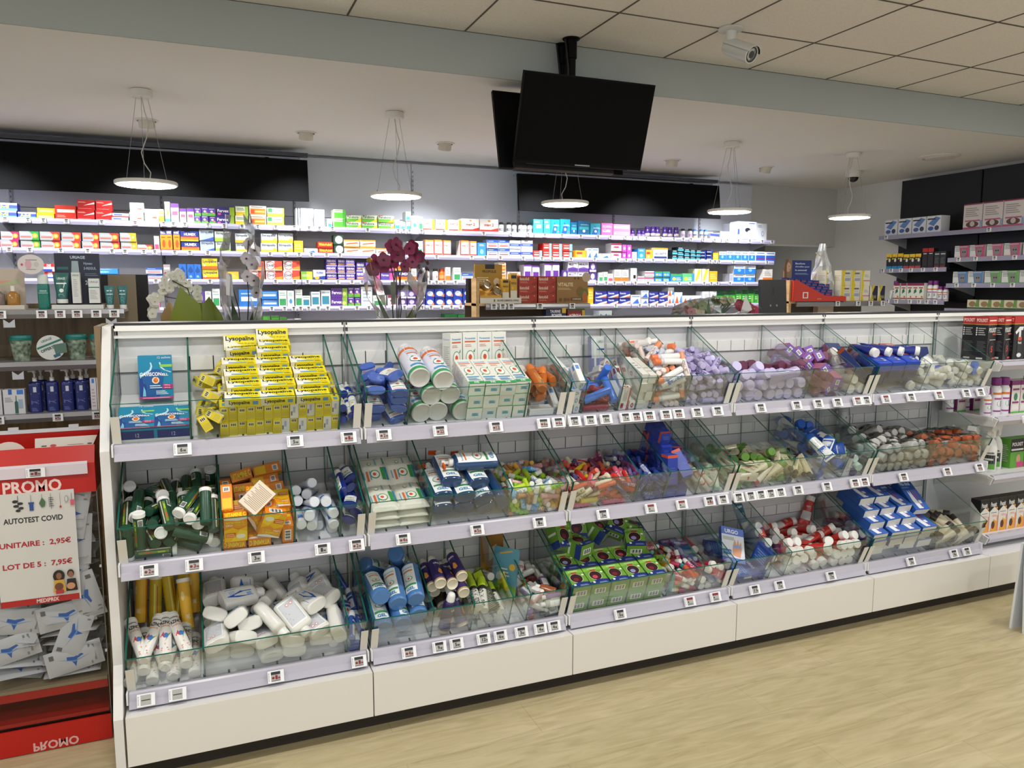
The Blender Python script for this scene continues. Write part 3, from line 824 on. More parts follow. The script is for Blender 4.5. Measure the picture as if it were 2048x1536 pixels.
k_box('vitc_o',.068,.034,.092,'#dfd3c0',{'F':[('l',.08,.1,.92,.9,14,'#b0957c')],'K':VC,'LR':VCS},'vitamin_box')
FL = [('r',0,.0,.5,1,'#1e66c8'),('T','fluor',.06,.5,.42,.62,'#d8e6f8'),('e',.7,.45,.12,.06,'#c86a78'),('l',.55,.6,.9,.85,4,'#9fb0c4')]
k_cream('tooth',.058,.175,'#cfd7e2','#d8dde4',FL,.10,.0175,False,'toothpaste_tube','toothpaste tube',back=[('r',0,0,1,1,'#1e6ad0'),('e',.5,.2,.3,.07,'#dfe6ee'),('T','fluocaril',.2,.6,.8,.7,'#e8f0fa')])
DB = [('r',.0,.8,1,1,'#dfe8e8'),('e',.5,.5,.28,.13,'#4a9a62'),('e',.5,.5,.2,.1,'#e4e6da'),('e',.5,.5,.1,.06,'#d26a3a'),('r',.1,.12,.9,.22,'#3a8a5c'),('l',.15,.7,.85,.85,2,'#c87a50')]
k_bottle('dkblue',.048,.028,.150,'#0d2c86','#0f3190',DB,.5,.24,.12,2.2,'small_gel_bottle','bottle',trans=.2,lab=(.08,.75))
k_bottle('dkblue_w',.048,.028,.125,'#0d2c86','#e4e4e0',DB,.5,.2,.12,2.2,'small_gel_bottle','bottle',trans=.2,lab=(.08,.85))
WP = [('r',.0,.0,1,.03,'#cfcfc2'),('e',.52,.40,.17,.13,'#2f8a4c'),('e',.52,.40,.14,.105,'#e6e6dd'),('e',.5,.40,.06,.045,'#d9522e'),('r',.22,.2,.29,.5,'#d0693c'),('r',.12,.26,.15,.5,'#5a9fc0'),('r',.34,.24,.37,.5,'#5a9fc0'),
      ('r',.74,.22,.86,.6,'#2f9048'),('r',.88,.22,.97,.62,'#2c7f9a'),('e',.4,.72,.07,.045,'#2f8a4c'),('e',.4,.72,.055,.035,'#e6e6dd'),('r',.6,.66,.64,.88,'#6fa8bc'),('r',.9,.7,.94,.95,'#3a8a5c'),('l',.2,.93,.8,.96,1,'#b8b8a8')]
k_pack('wipes',.104,.150,.030,'#dcdccf',WP,n=10,back=[('l',.2,.3,.8,.8,10,'#b8b8a8')])
HG = [('T','Puressentiel',.1,.86,.9,.91,'#5a9fc4'),('r',.14,.78,.86,.82,'#d2733c'),('l',.25,.68,.75,.74,2,'#b0a8a0'),('e',.5,.48,.34,.12,'#5a9a6a'),('e',.5,.48,.29,.10,'#e9ece8'),('e',.5,.48,.10,.04,'#d9522e'),('r',.1,.22,.9,.28,'#3f8a5c'),('T','GEL',.2,.06,.8,.16,'#3a8ab4')]
k_bottle('pumpgel',.078,.046,.205,'#2a4f80','#d2561e',HG,.34,.2,.08,2.4,'pump_gel_bottle','bottle',rough=.12,trans=.25,pump='#e6e4e0',lab=(.04,1.02),labth=.8)
for nm_,b_,c_,bd_,tx_,tc_ in [('lb_green','#8fc82e','#eef0ea',None,'Labello','#4a7a1a'),('lb_blue','#5aa6dc','#eef0ea','#f0f0f0','Hydra','#ffffff'),('lb_lime','#b6d234','#9acb32',None,None,'#ffffff'),('lb_org','#d69a3c','#e0b04a',None,'Miel','#ffffff'),
                                  ('lb_tan','#b88a5c','#f0ece4','#8c5a34','Karite','#5a3a20'),('lb_white','#eceae2','#f2f0ea','#7ab0d8','Aloe','#4a7ab0'),('lb_pinkw','#d89a9c','#e8b4b4',None,None,'#ffffff'),
                                  ('lb_pink','#d0566e','#d65f78',None,'Labello','#f6dfe4'),('lb_red','#c62a2c','#d03030',None,'Cerise','#f6dfd0'),('lb_maroon','#742c50','#6a2448',None,'Mure','#e0b8cc'),('lb_cream','#ddd4b6','#e4dcc4',None,'Le Petit','#7a6a4a'),('lb_violet','#4c4076','#5a4c86',None,'Cassis','#b8b0dc'),('lb_gold','#d8c41c','#e2cc2a',None,None,'#ffffff'),('lb_coral','#d25a3c','#d8654a',None,None,'#ffffff'),
                                  ('lb_navy','#1c2f78','#22388a',None,'Med','#7f92d8'),('lb_indigo','#2b3f92','#31479c',None,None,'#ffffff'),('lb_navyw','#bfc6dc','#d6daea',None,'Sun','#5a6aa8'),
                                  ('lb_teal','#3f9a9c','#54b0b0',None,None,'#ffffff'),('lb_rose','#c84a6a','#f0eeea',None,'Cute','#fbe8ee'),('lb_fuch','#a8284e','#e0e0dc','#e8c44a',None,'#ffffff')]:
    k_stick(nm_,.072,.0098,b_,c_,bd_,tx_,tc_)
NB = [('r',0,.9,1,1,'#c4503a'),('e',.35,.66,.18,.10,'#3a56b0'),('l',.2,.2,.9,.5,5,'#5068b4')]
k_box('nvbox',.046,.046,.118,'#23389a',{'FK':NB,'LR':[('r',0,.9,1,1,'#c4503a'),('l',.2,.2,.8,.6,5,'#41569c')],'TB':[('l',.2,.3,.8,.7,3,'#5068b4')]},'navy_care_box')
k_stick('redw',.085,.011,'#d8d2c6','#e4e2dc','#b83c34','Rogé','#b83c34',12,'small_balm_tube','tube',.25)
k_cream('lime_s',.032,.095,'#dfe6de','#b8d8bc',[('l',.2,.4,.8,.8,4,'#8ab090')],.16,.0125,True,'small_cream_tube')
NUX = [('l',.2,.75,.8,.9,2,'#8a5a3a'),('T','NUXE',.2,.58,.8,.68,'#6a4a34'),('e',.5,.4,.2,.07,'#8aa060'),('l',.2,.14,.8,.28,3,'#a08a6a')]
k_cream('crm_g',.044,.125,'#d9d2b6','#5d8a34',NUX,.2,.0175,True,'hand_cream_tube')
k_cream('crm_r',.042,.115,'#e2dccc','#b83034',[('T','BIO',.3,.5,.7,.6,'#b83034')],.16,.0165,True,'hand_cream_tube')
k_cream('crm_b',.040,.120,'#d8d0ae','#262320',[('l',.2,.3,.8,.85,8,'#8c845e'),('e',.5,.6,.2,.06,'#b89a3a')],.09,.011,False,'hand_cream_tube')
NEU = [('r',0,.5,1,1,'#2250a8'),('T','Neutrogena',.1,.75,.9,.84,'#e0e8f6'),('l',.2,.55,.8,.7,3,'#a8b8e0'),('l',.2,.1,.8,.42,5,'#a0a6b0')]
k_cream('neu',.052,.140,'#dadcd8','#2a62c0',NEU,.17,.021,True,'blue_and_white_cream_tube')
k_cream('neu2',.052,.140,'#2250a8','#2a5cb4',[('r',.1,.15,.9,.5,'#dfe0dc'),('T','Neutrogena',.1,.75,.9,.84,'#e0e8f6')],.17,.021,True,'blue_and_white_cream_tube')
k_cream('viot',.042,.115,'#d6d8da','#3a1f56',[('l',.2,.3,.8,.8,5,'#8f7aa8')],.16,.0155,True,'white_cream_tube')
k_cream('mintc',.042,.115,'#e0e6e4','#cfe6dc',[('r',.1,.3,.9,.5,'#7fb0d8'),('l',.2,.6,.8,.85,3,'#9aa4a4')],.16,.0165,True,'white_cream_tube')
k_cream('whbag',.056,.165,'#e4e3dc','#e9e8e2',[('l',.25,.3,.75,.7,4,'#b8bcc0'),('b',.3,.15,.55,.25)],.16,.0215,True,'bagged_cream_tube',bag=True)
k_cream('orbag',.052,.165,'#e2dfd6','#dd6f42',[('r',0,.8,1,1,'#dd7a52'),('l',.25,.3,.75,.7,4,'#b8bcc0')],.2,.0205,True,'bagged_cream_tube',bag=True)
# --- bottom tier
AZ = [('r',0,0,1,1,'#e6e4df'),('T','Arkopharma',.38,.90,.62,.945,'#3a3a3a'),('T','AZINC',.36,.76,.64,.85,'#202022'),('t','ENERGIE',.38,.69,.62,.735,'#e08a2a'),('p',[(.34,.56),(.66,.56),(.5,.22)],'#e6982c'),('p',[(.36,.46),(.46,.56),(.5,.4)],'#d2453a'),('e',.52,.46,.06,.06,'#3f74c0'),('p',[(.5,.3),(.58,.5),(.64,.54)],'#6a9a3a'),('l',.4,.08,.6,.18,2,'#d88a80'),('r',.72,.3,.9,.7,'#b9b9b6')]
k_vial('azinc',.165,.0185,'#e6e4df',AZ,'#ecebe6','vitamin_tube','tube')
VT = [('r',0,0,1,1,'#d98a24'),('r',.3,0,.7,1,'#e6b22e'),('p',[(.35,.1),(.5,.1),(.65,.9),(.5,.9)],'#d8701e'),('e',.42,.7,.05,.1,'#f2d890'),('T','VITAMINE C',.44,.2,.56,.3,'#f2e8c0')]
k_vial('vit_t',.165,.0185,'#d98a24',VT,'#ecebe6','vitamin_tube','tube')
VT2 = [('r',0,0,1,1,'#b89a1c'),('r',.3,0,.7,1,'#c4a81e'),('r',.46,.1,.5,.9,'#e4d86a'),('r',.54,.15,.56,.85,'#a8402a')]
k_vial('vit_y',.165,.0195,'#b89a1c',VT2,'#ecebe6','vitamin_tube','tube')
HW = [('r',.0,.0,1,1,'#e2e2de'),('p',[(.15,.05),(.72,.05),(.85,.4),(.85,.92),(.45,.92),(.42,.6),(.15,.45)],'#1f62c4'),('e',.12,.62,.26,.22,'#e2e2de'),('r',.6,.72,.8,.88,'#8fb6e8'),('l',.3,.15,.65,.35,4,'#9fc0ec')]
k_bottle('hydro',.076,.044,.142,'#dcdcd6','#e2e2de',HW,.42,.16,.1,3.4,'white_antiseptic_bottle','bottle',rough=.35,lab=(.08,1.0),labth=.72)
HB = [('r',.05,.05,.95,.95,'#c4c8ce'),('l',.1,.3,.9,.9,7,'#8f949c'),('e',.25,.18,.1,.06,'#c86a60'),('e',.5,.18,.1,.06,'#c86a60'),('e',.25,.18,.07,.04,'#e8e4e0'),('e',.5,.18,.07,.04,'#e8e4e0')]
k_bottle('hydro_b',.076,.044,.142,'#dcdcd6','#e2e2de',HB,.42,.16,.1,3.4,'white_antiseptic_bottle','bottle',rough=.35,lab=(.08,.95),labth=.72)
SB = [('r',0,.0,1,1,'#c9d2dc'),('r',0,.7,1,.9,'#1f3f9a'),('e',.5,.45,.12,.12,'#c84a3c'),('l',.2,.1,.8,.3,2,'#8090a8')]
k_bottle('smallbl',.036,.022,.115,'#3a5cac','#dfe3e8',SB,.6,.2,.12,2.2,'small_gel_bottle','bottle',trans=.2,lab=(.1,.9))
CB = [('r',0,0,1,1,'#e2e8e4'),('T','Puressentiel',.12,.84,.88,.89,'#5a9fc4'),('r',.14,.72,.86,.77,'#d2733c'),('l',.2,.62,.8,.7,2,'#c8a090'),('e',.5,.45,.28,.09,'#4a9a62'),('e',.5,.45,.23,.075,'#e4eae6'),('e',.5,.45,.08,.03,'#d9522e'),('r',.05,.18,.95,.25,'#3f8a5c'),('T','GEL',.2,.03,.8,.14,'#2a74a8')]
k_bottle('claer',.066,.060,.205,'#5a92d6','#e2e8ee',CB,.32,.12,.12,2.0,'blue_spray_bottle','bottle',rough=.08,trans=.35,lab=(.12,1.0),labth=.75,nozzle=True)
AE = [('r',0,0,1,1,'#2c2158'),('T','URGO',.40,.78,.60,.86,'#e8e4f0'),('l',.42,.66,.58,.74,2,'#b08a50'),('p',[(.45,.35),(.5,.55),(.56,.5),(.58,.3),(.5,.25)],'#d8903c'),('r',0,0,1,.05,'#b8935c')]
k_can('aero_p',.0215,.155,AE,'#2c2158','#e6e6e2','#d9d2be','small_spray_can','spray can',.2)
k_can('aero_k',.0215,.155,[('r',0,0,1,1,'#26241f'),('r',.4,.5,.6,.8,'#c9c4b8'),('p',[(.42,.1),(.5,.4),(.6,.2)],'#c8713a'),('r',0,0,1,.04,'#8f8c82')],'#26241f','#2c2a28','#a9a69c','small_spray_can','spray can',.16)
YG = [('r',0,0,1,1,'#b8d42e'),('r',.0,.0,1,.16,'#c0da34'),('r',.3,.22,.7,.7,'#d8d8d0'),('T','SPID',.42,.10,.58,.18,'#2a2c1e'),('r',.0,.72,1,1,'#2a2c28'),('l',.36,.3,.64,.66,6,'#8a8c84')]
k_stick('penbody',.150,.0155,'#cfd0c8','#b6d42a','#23241f','SOS TATOO','#2a2c1e',14,'insect_repellent_roller','roller tube',.28)
k_box('pencard',.042,.004,.205,'#4a4e42',{'FK':[('r',.1,.55,.9,.98,'#b9d02c'),('r',.2,.6,.8,.8,'#23241f'),('l',.15,.05,.85,.5,12,'#9a9c90')]},'repellent_card','card')
def SAFE(bg,pr):
    return [('r',0,0,1,1,bg),('p',[(0,0),(1,0),(1,.22),(.5,.3),(0,.2)],'#6f9a3c'),('p',[(.25,.85),(.75,.93),(.72,.96),(.22,.88)],'#d8a23a'),('e',.78,.62,.12,.07,'#e0b84a'),('e',.35,.3,.1,.05,'#d8c24a'),('l',.3,.4,.7,.6,3,'#dfe6d8'),('r',.30,.12,.36,.2,pr)]
k_box('hunk_b',.11,.003,.185,'#5d9ab0',{'F':SAFE('#5d9ab0','#e8d820'),'K':[('r',.05,.05,.95,.95,'#b8b8a8')]},'blister_card','card')
k_box('hunk_o',.10,.003,.17,'#b08030',{'F':[('r',0,0,1,1,'#a8762c'),('p',[(.35,.3),(.6,.4),(.72,.7),(.5,.62),(.4,.75)],'#dfd6c0')],'K':[('r',.05,.05,.95,.95,'#b8b8a8')]},'blister_card','card')
for nm_,b_,c_ in [('mini_lil','#9a7cb4','#eeeae6'),('mini_pink','#d4a4ac','#f0eeea'),('mini_wine','#6a2c34','#efe9e4'),('mini_grn','#3c5a52','#3c5a52'),('mini_clear','#c4c4bc','#f0eeea'),('mini_or','#a8603a','#f0eeea')]:
    k_bottle(nm_,.030,.022,.080,b_,c_,[('l',.2,.3,.8,.7,3,'#e8e4dc')],.5,.2,.14,2.2,'mini_shower_gel_bottle','bottle',trans=.15)
PG = [('r',0,0,1,1,'#6fa23a'),('p',[(0,1),(0,.8),(.5,.86),(1,.8),(1,1)],'#8cc04a'),('T','pediakid',.25,.90,.75,.97,'#e8f0e0'),('r',.35,.78,.65,.86,'#b83a2c'),('e',.48,.52,.34,.26,'#e2f0c8'),('e',.48,.52,.32,.245,'#3a1620'),('e',.42,.45,.14,.1,'PICK'),('p',[(0,0),(1,0),(1,.25),(.5,.3),(0,.16)],'#1f2f7c'),('e',.2,.16,.07,.05,'#dfe8f0'),('l',.45,.06,.9,.14,2,'#9fb0e0'),('e',.88,.66,.07,.05,'#e8f0d8')]
def pg(c):
    return [tuple(c if x == 'PICK' else x for x in it) for it in PG]
PS = {'LR':[('r',0,0,1,.3,'#243a86'),('r',.1,.55,.9,.65,'#e4ead8')],'B':[('b',.2,.3,.8,.7)],'T':[('e',.5,.5,.35,.3,'#20337c'),('T','pediakid',.25,.4,.75,.6,'#e8f0e0')],'K':[('r',.1,.1,.9,.9,'#d9dccf'),('l',.15,.15,.85,.85,10,'#8f948a')]}
for nm_,c_ in [('ped1','#7a1f2e'),('ped2','#8f96c8'),('ped3','#c84a5c')]:
    d_ = {'F':pg(c_)}; d_.update(PS)
    k_box(nm_,.078,.060,.098,'#6a9a38',d_,'gummy_box')
UR = [('r',0,0,1,1,'#dfe4ee'),('r',0,.78,1,1,'#5a78cc'),('T','URGO',.15,.82,.75,.94,'#f0f4fc'),('r',.05,.62,.55,.72,'#b8c4c0'),('p',[(.45,.2),(.5,.5),(.58,.66),(.66,.5),(.72,.68),(.78,.5),(.86,.62),(.88,.4),(.8,.15)],'#dca080'),('r',.5,.42,.85,.5,'#8fa8d8'),('r',0,0,1,.12,'#5a78cc'),('r',.05,.2,.4,.34,'#3a6ab8'),('t','FINGER',.08,.24,.37,.3,'#e8f0fa')]
k_box('urgo',.105,.022,.155,'#4a68c0',{'F':UR,'K':[('r',.1,.1,.9,.9,'#d8dce4')],'LR':[('r',.1,.1,.9,.9,'#3e5cb4')]},'bandage_box')
URK = [('r',0,0,1,1,'#1f3a86'),('T','URGO',.1,.82,.6,.92,'#b8c8ec'),('r',.1,.1,.9,.6,'#2c58a8'),('l',.15,.15,.85,.55,5,'#7f98d4')]
k_box('urgo_d',.090,.018,.130,'#1f3a86',{'F':URK,'K':URK,'LR':[('r',.2,.3,.8,.6,'#c8c8b8')]},'bandage_box')
k_cream('gold_c',.046,.120,'#cf9a22','#eceae4',[('l',.2,.3,.8,.8,6,'#8f6a18')],.12,.016,False,'golden_cream_tube')
k_cream('wine_c',.038,.105,'#b02c44','#eceae4',[('T','BABY',.15,.5,.85,.62,'#f0c8d4'),('l',.2,.2,.8,.45,3,'#e08a9c')],.16,.0145,True,'red_cream_tube')
k_cream('akil',.052,.165,'#1f5f78','#cfd4d2',[('T','akileine',.1,.78,.9,.88,'#cfe4ea'),('T','10',.4,.5,.8,.62,'#9fc4d0'),('r',0,0,1,.3,'#c4c8c4')],.14,.020,True,'teal_foot_cream_tube')
k_cream('greyt',.050,.165,'#bfc6c6','#cdd2d0',[('l',.15,.2,.85,.8,14,'#7f8a8c'),('r',.35,.1,.6,.15,'#4a5254')],.15,.020,True,'grey_cream_tube')
k_cream('tri',.050,.150,'#1f2f86','#e8e8e4',[('r',0,.72,1,1,'#d8402c'),('l',.2,.76,.8,.92,3,'#f6d8d0'),('T','NOK',.1,.4,.9,.55,'#e8ecf6'),('l',.15,.1,.85,.3,4,'#aab4dc')],.15,.019,True,'blue_and_red_cream_tube')
RT = [('r',0,.0,1,1,'#b9302a'),('r',0,.42,1,.75,'#c9cac8'),('l',.1,.45,.9,.72,6,'#8f9090'),('T','Cicabio',.2,.2,.8,.3,'#f0c0b8')]
RT2 = [('r',0,.0,1,1,'#c23a32'),('r',.1,.5,.9,.8,'#e8e8e6'),('T','50%',.3,.85,.7,.95,'#f4d8d0'),('b',.3,.2,.7,.32)]
k_cream('redt',.054,.155,'#b9302a','#e6e5e0',RT,.16,.0195,True,'red_hand_cream_tube',back=RT2)
VTC = [('r',0,.68,1,1,'#1d4f9c'),('T','Vita citral',.08,.82,.80,.93,'#d8e6f6'),('l',.1,.72,.6,.78,2,'#8fb0dc'),('r',0,0,1,.68,'#2b5cae'),('p',[(.28,.66),(.36,.5),(.42,.66),(.62,.5),(.72,.3),(.6,.04),(.3,.04),(.2,.3)],'#e2e6ee'),('p',[(.42,.66),(.85,.66),(.72,.08),(.55,.08)],'#5a5a9c'),('r',.55,.2,.74,.3,'#e8e8f0'),('r',.5,.44,.78,.5,'#8a4a8c')]
k_box('vcit',.088,.036,.170,'#1d4f9c',{'F':VTC,'K':[('r',.05,.05,.95,.95,'#2456a4'),('l',.1,.1,.9,.8,12,'#7f9fd4')],'LR':[('r',.1,.05,.9,.95,'#24509c')],'TB':[('r',0.02,0.02,.98,.98,'#dcdad6')]},'hand_cream_box')
BT = [('r',.1,.3,.9,.7,'#beb49a'),('l',.15,.35,.85,.65,5,'#6a5c48'),('l',.2,.75,.8,.95,3,'#8a7c64')]
k_cream('beige',.048,.145,'#c9c0a6','#322826',BT,.2,.0175,True,'beige_hand_cream_tube')

# ---------------------------------------------------------------- what lies in each glass bay:
# (tier, x0, x1, where, [(kind, how many, lie, wording)])  lie: y = pointing to the front, x = crosswise, r = anyhow, s = upright
BINS = {
 'a3':(1,.673,.736,'narrow bay right of the yellow boxes on the top tier',[('nasal',11,'y','slim dark blue nasal spray bottle with white cap')]),
 'b1':(1,.760,.897,'second unit top tier bay left of the big white cans',[('gel_blue',14,'y','periwinkle blue hand gel bottle with white label'),('gel_blue',3,'x','periwinkle blue hand gel bottle lying across the heap')]),
 'b3':(1,1.338,1.474,'top tier bay right of the stacked white cartons',[('sun',10,'r','amber orange sunscreen bottle'),('sun_w',3,'y','white sunscreen bottle'),('sm_blue',5,'r','small pale blue and white carton')]),
 'c1':(1,1.506,1.563,'narrow first bay of the third unit top tier',[('sm_blue',13,'y','small white carton with pale blue end')]),
 'c2':(1,1.570,1.716,'top tier bay of red and blue tubes',[('dk_red',9,'x','dark red lip cream tube'),('blue_t',7,'r','bright blue lip cream tube')]),
 'c3':(1,1.724,1.792,'top tier bay beside the red and blue tubes',[('sm_red',9,'y','small white carton with red emblem end')]),
 'c5':(1,1.872,2.018,'orange capped heap on the top tier',[('letiw',12,'x','white balm stick with blue print'),('cicalin',22,'x','long white stick with orange cap'),('letibalm',52,'r','peach balm stick with orange cap'),('nose_w',4,'r','white spray bottle with pale blue print')]),
 'c6':(1,2.026,2.222,'lavender heap at the end of the third unit top tier',[('lav',84,'r','pale lavender balm stick')]),
 'd1':(1,2.250,2.623,'lavender bay of the fourth unit top tier',[('lavb',24,'y','pale lavender cream tube with round cap'),('lavb',6,'x','pale lavender cream tube lying across'),('plum',9,'y','dark plum cream tube')]),
 'd2':(1,2.631,2.854,'purple bay of the fourth unit top tier',[('plum',7,'r','dark plum cream tube'),('calm',9,'y','purple and pink carton with window'),('calm',3,'r','purple and pink carton lying askew')]),
 'd3':(1,2.862,2.966,'last bay of the fourth unit top tier',[('coral',7,'y','white tube with coral band'),('navy',2,'s','dark navy carton with bronze band')]),
 'e1':(1,2.996,3.302,'first bay of the fifth unit top tier',[('navy',9,'y','navy carton with bronze band'),('bluebox',3,'y','bright blue carton with red band'),('nvt',6,'y','dark blue tube with red crimp and white cap')]),
 'e2':(1,3.310,3.537,'second bay of the fifth unit top tier',[('whc',12,'y','small white cream tube'),('nvt2',15,'r','bright blue cream tube with white cap'),('navy',2,'y','navy carton under the blue tubes')]),
 'e3':(1,3.545,3.716,'last bay of the fifth unit top tier',[('whb',6,'r','creamy white tube with blue cap'),('whc',17,'r','creamy white tube')]),
 'f1':(2,.012,.290,'green tube bay of the middle tier',[('green_v',54,'r','dark green effervescent tube with white cap')]),
 'f2':(2,.298,.511,'orange carton bay of the middle tier',[('vitc',21,'r','orange and yellow vitamin carton'),('vitc_o',1,'r','cream backed vitamin carton full of small print')]),
 'f3':(2,.519,.658,'toothpaste bay of the middle tier',[('tooth',14,'y','blue and white toothpaste tube')]),
 'f4':(2,.666,.736,'narrow last bay of the first unit middle tier',[('dkblue',6,'y','navy gel bottle with long blue cap'),('dkblue_w',4,'y','navy gel bottle with white cap')]),
 'g2':(2,.975,1.256,'pump bottle bay of the middle tier',[('pumpgel',12,'y','navy pump gel bottle with white label'),('pumpgel',2,'x','navy pump gel bottle lying across the others')]),
 'g3':(2,1.264,1.478,'lime and white lip balm heap on the middle tier',[('lb_green',25,'r','green lip balm with white cap'),('lb_blue',18,'r','sky blue lip balm with white cap'),('lb_lime',19,'r','lime lip balm'),('lb_org',15,'r','amber lip balm'),('lb_tan',15,'r','tan lip balm with white cap'),('lb_white',22,'r','white lip balm'),('lb_pinkw',10,'r','dusty pink lip balm')]),
 'h1':(2,1.502,1.783,'red and cream lip balm heap on the middle tier',[('lb_pink',38,'r','pink lip balm'),('lb_red',18,'r','bright red lip balm'),('lb_maroon',20,'r','maroon lip balm'),('lb_cream',28,'r','cream lip balm'),('lb_violet',18,'r','violet lip balm'),('lb_gold',4,'r','yellow gold lip balm'),('lb_coral',17,'r','coral lip balm'),('lb_green',4,'r','green lip balm with white cap')]),
 'h2':(2,1.791,1.917,'navy stick bay of the middle tier',[('lb_navy',44,'r','navy lip balm'),('lb_indigo',24,'r','indigo lip balm'),('lb_navyw',3,'r','pale blue lip balm')]),
 'h3':(2,1.925,2.067,'navy carton bay of the middle tier',[('nvbox',15,'s','small navy carton with red edge')]),
 'h4':(2,2.075,2.149,'narrow bay right of the navy cartons',[('redw',15,'y','small beige balm tube with red band')]),
 'h5':(2,2.157,2.222,'last narrow bay of the third unit middle tier',[('lime_s',9,'y','small pale green and white cream tube')]),
 'i1':(2,2.250,2.528,'green capped bay of the middle tier',[('crm_g',32,'r','cream coloured hand cream tube with olive green cap'),('crm_r',3,'r','cream coloured tube with red cap')]),
 'i2':(2,2.536,2.686,'black capped bay of the middle tier',[('crm_b',24,'r','beige hand cream tube with black cap')]),
 'i3':(2,2.694,2.831,'blue and white tube bay of the middle tier',[('neu',14,'r','blue and white cream tube'),('neu2',10,'r','blue cream tube with white label')]),
 'i4':(2,2.839,2.966,'last bay of the fourth unit middle tier',[('viot',6,'r','white tube with purple cap'),('mintc',13,'r','white tube with mint cap')]),
 'j1':(2,2.996,3.349,'white bagged tube bay of the middle tier',[('whbag',34,'y','white tube in clear wrapper')]),
 'j2':(2,3.357,3.716,'orange bagged tube bay of the middle tier',[('orbag',28,'y','white tube with orange cap in clear wrapper')]),
 'k2':(3,.230,.668,'white antiseptic bottle bay of the bottom tier',[('hydro',21,'r','white antiseptic bottle with blue label'),('hydro_b',17,'r','white antiseptic bottle with grey back label')]),
 'k3':(3,.676,.736,'narrow last bay of the first unit bottom tier',[('smallbl',11,'y','small blue gel bottle with pale cap')]),
 'l1':(3,.760,.962,'blue spray bottle bay of the bottom tier',[('claer',11,'y','clear blue spray bottle with white label'),('claer',1,'x','clear blue spray bottle lying across the back')]),
 'l2':(3,.970,1.110,'small spray can bay of the bottom tier',[('aero_k',5,'y','black spray can'),('aero_p',11,'y','purple spray can with white cap')]),
 'l3':(3,1.118,1.258,'lime roller bay of the bottom tier',[('penbody',15,'y','white and black roller with lime cap'),('pencard',3,'s','narrow lime and dark backing card')]),
 'l5':(3,1.335,1.474,'mini bottle bay of the bottom tier',[('mini_lil',8,'r','lilac mini bottle'),('mini_pink',7,'r','pink mini bottle'),('mini_wine',7,'r','wine red mini bottle'),('mini_grn',5,'r','dark green mini bottle'),('mini_clear',10,'r','clear mini bottle'),('mini_or',6,'r','amber mini bottle')]),
 'm2':(3,1.945,2.086,'mixed balm bay of the bottom tier',[('lb_teal',12,'r','teal lip balm'),('lb_rose',14,'r','rose lip balm with white cap'),('lb_fuch',12,'r','magenta lip balm with white cap'),('lb_lime',6,'r','lime lip balm'),('lb_coral',9,'r','coral lip balm'),('lb_tan',5,'r','tan lip balm with white cap'),('gold_c',4,'y','golden cream tube')]),
 'm3':(3,2.094,2.222,'last bay of the third unit bottom tier',[('wine_c',11,'y','wine red cream tube with white cap'),('gold_c',2,'y','golden cream tube'),('urgo_d',3,'s','dark blue bandage box')]),
 'n1':(3,2.250,2.447,'bandage bay of the bottom tier',[('urgo_d',4,'r','dark blue bandage box')]),
 'n2':(3,2.455,2.528,'foot cream bay of the bottom tier',[('greyt',6,'y','grey cream tube full of small print')]),
 'n3':(3,2.536,2.966,'red tube heap on the bottom tier',[('redt',42,'y','red hand cream tube with white cap'),('redt',4,'x','red hand cream tube lying across the heap')]),
 'o1':(3,2.996,3.393,'blue carton bay of the bottom tier',[('vcit',26,'y','blue and white hand cream carton')]),
 'o2':(3,3.401,3.716,'beige tube bay of the bottom tier',[('beige',30,'r','beige hand cream tube with dark brown cap')]),
}

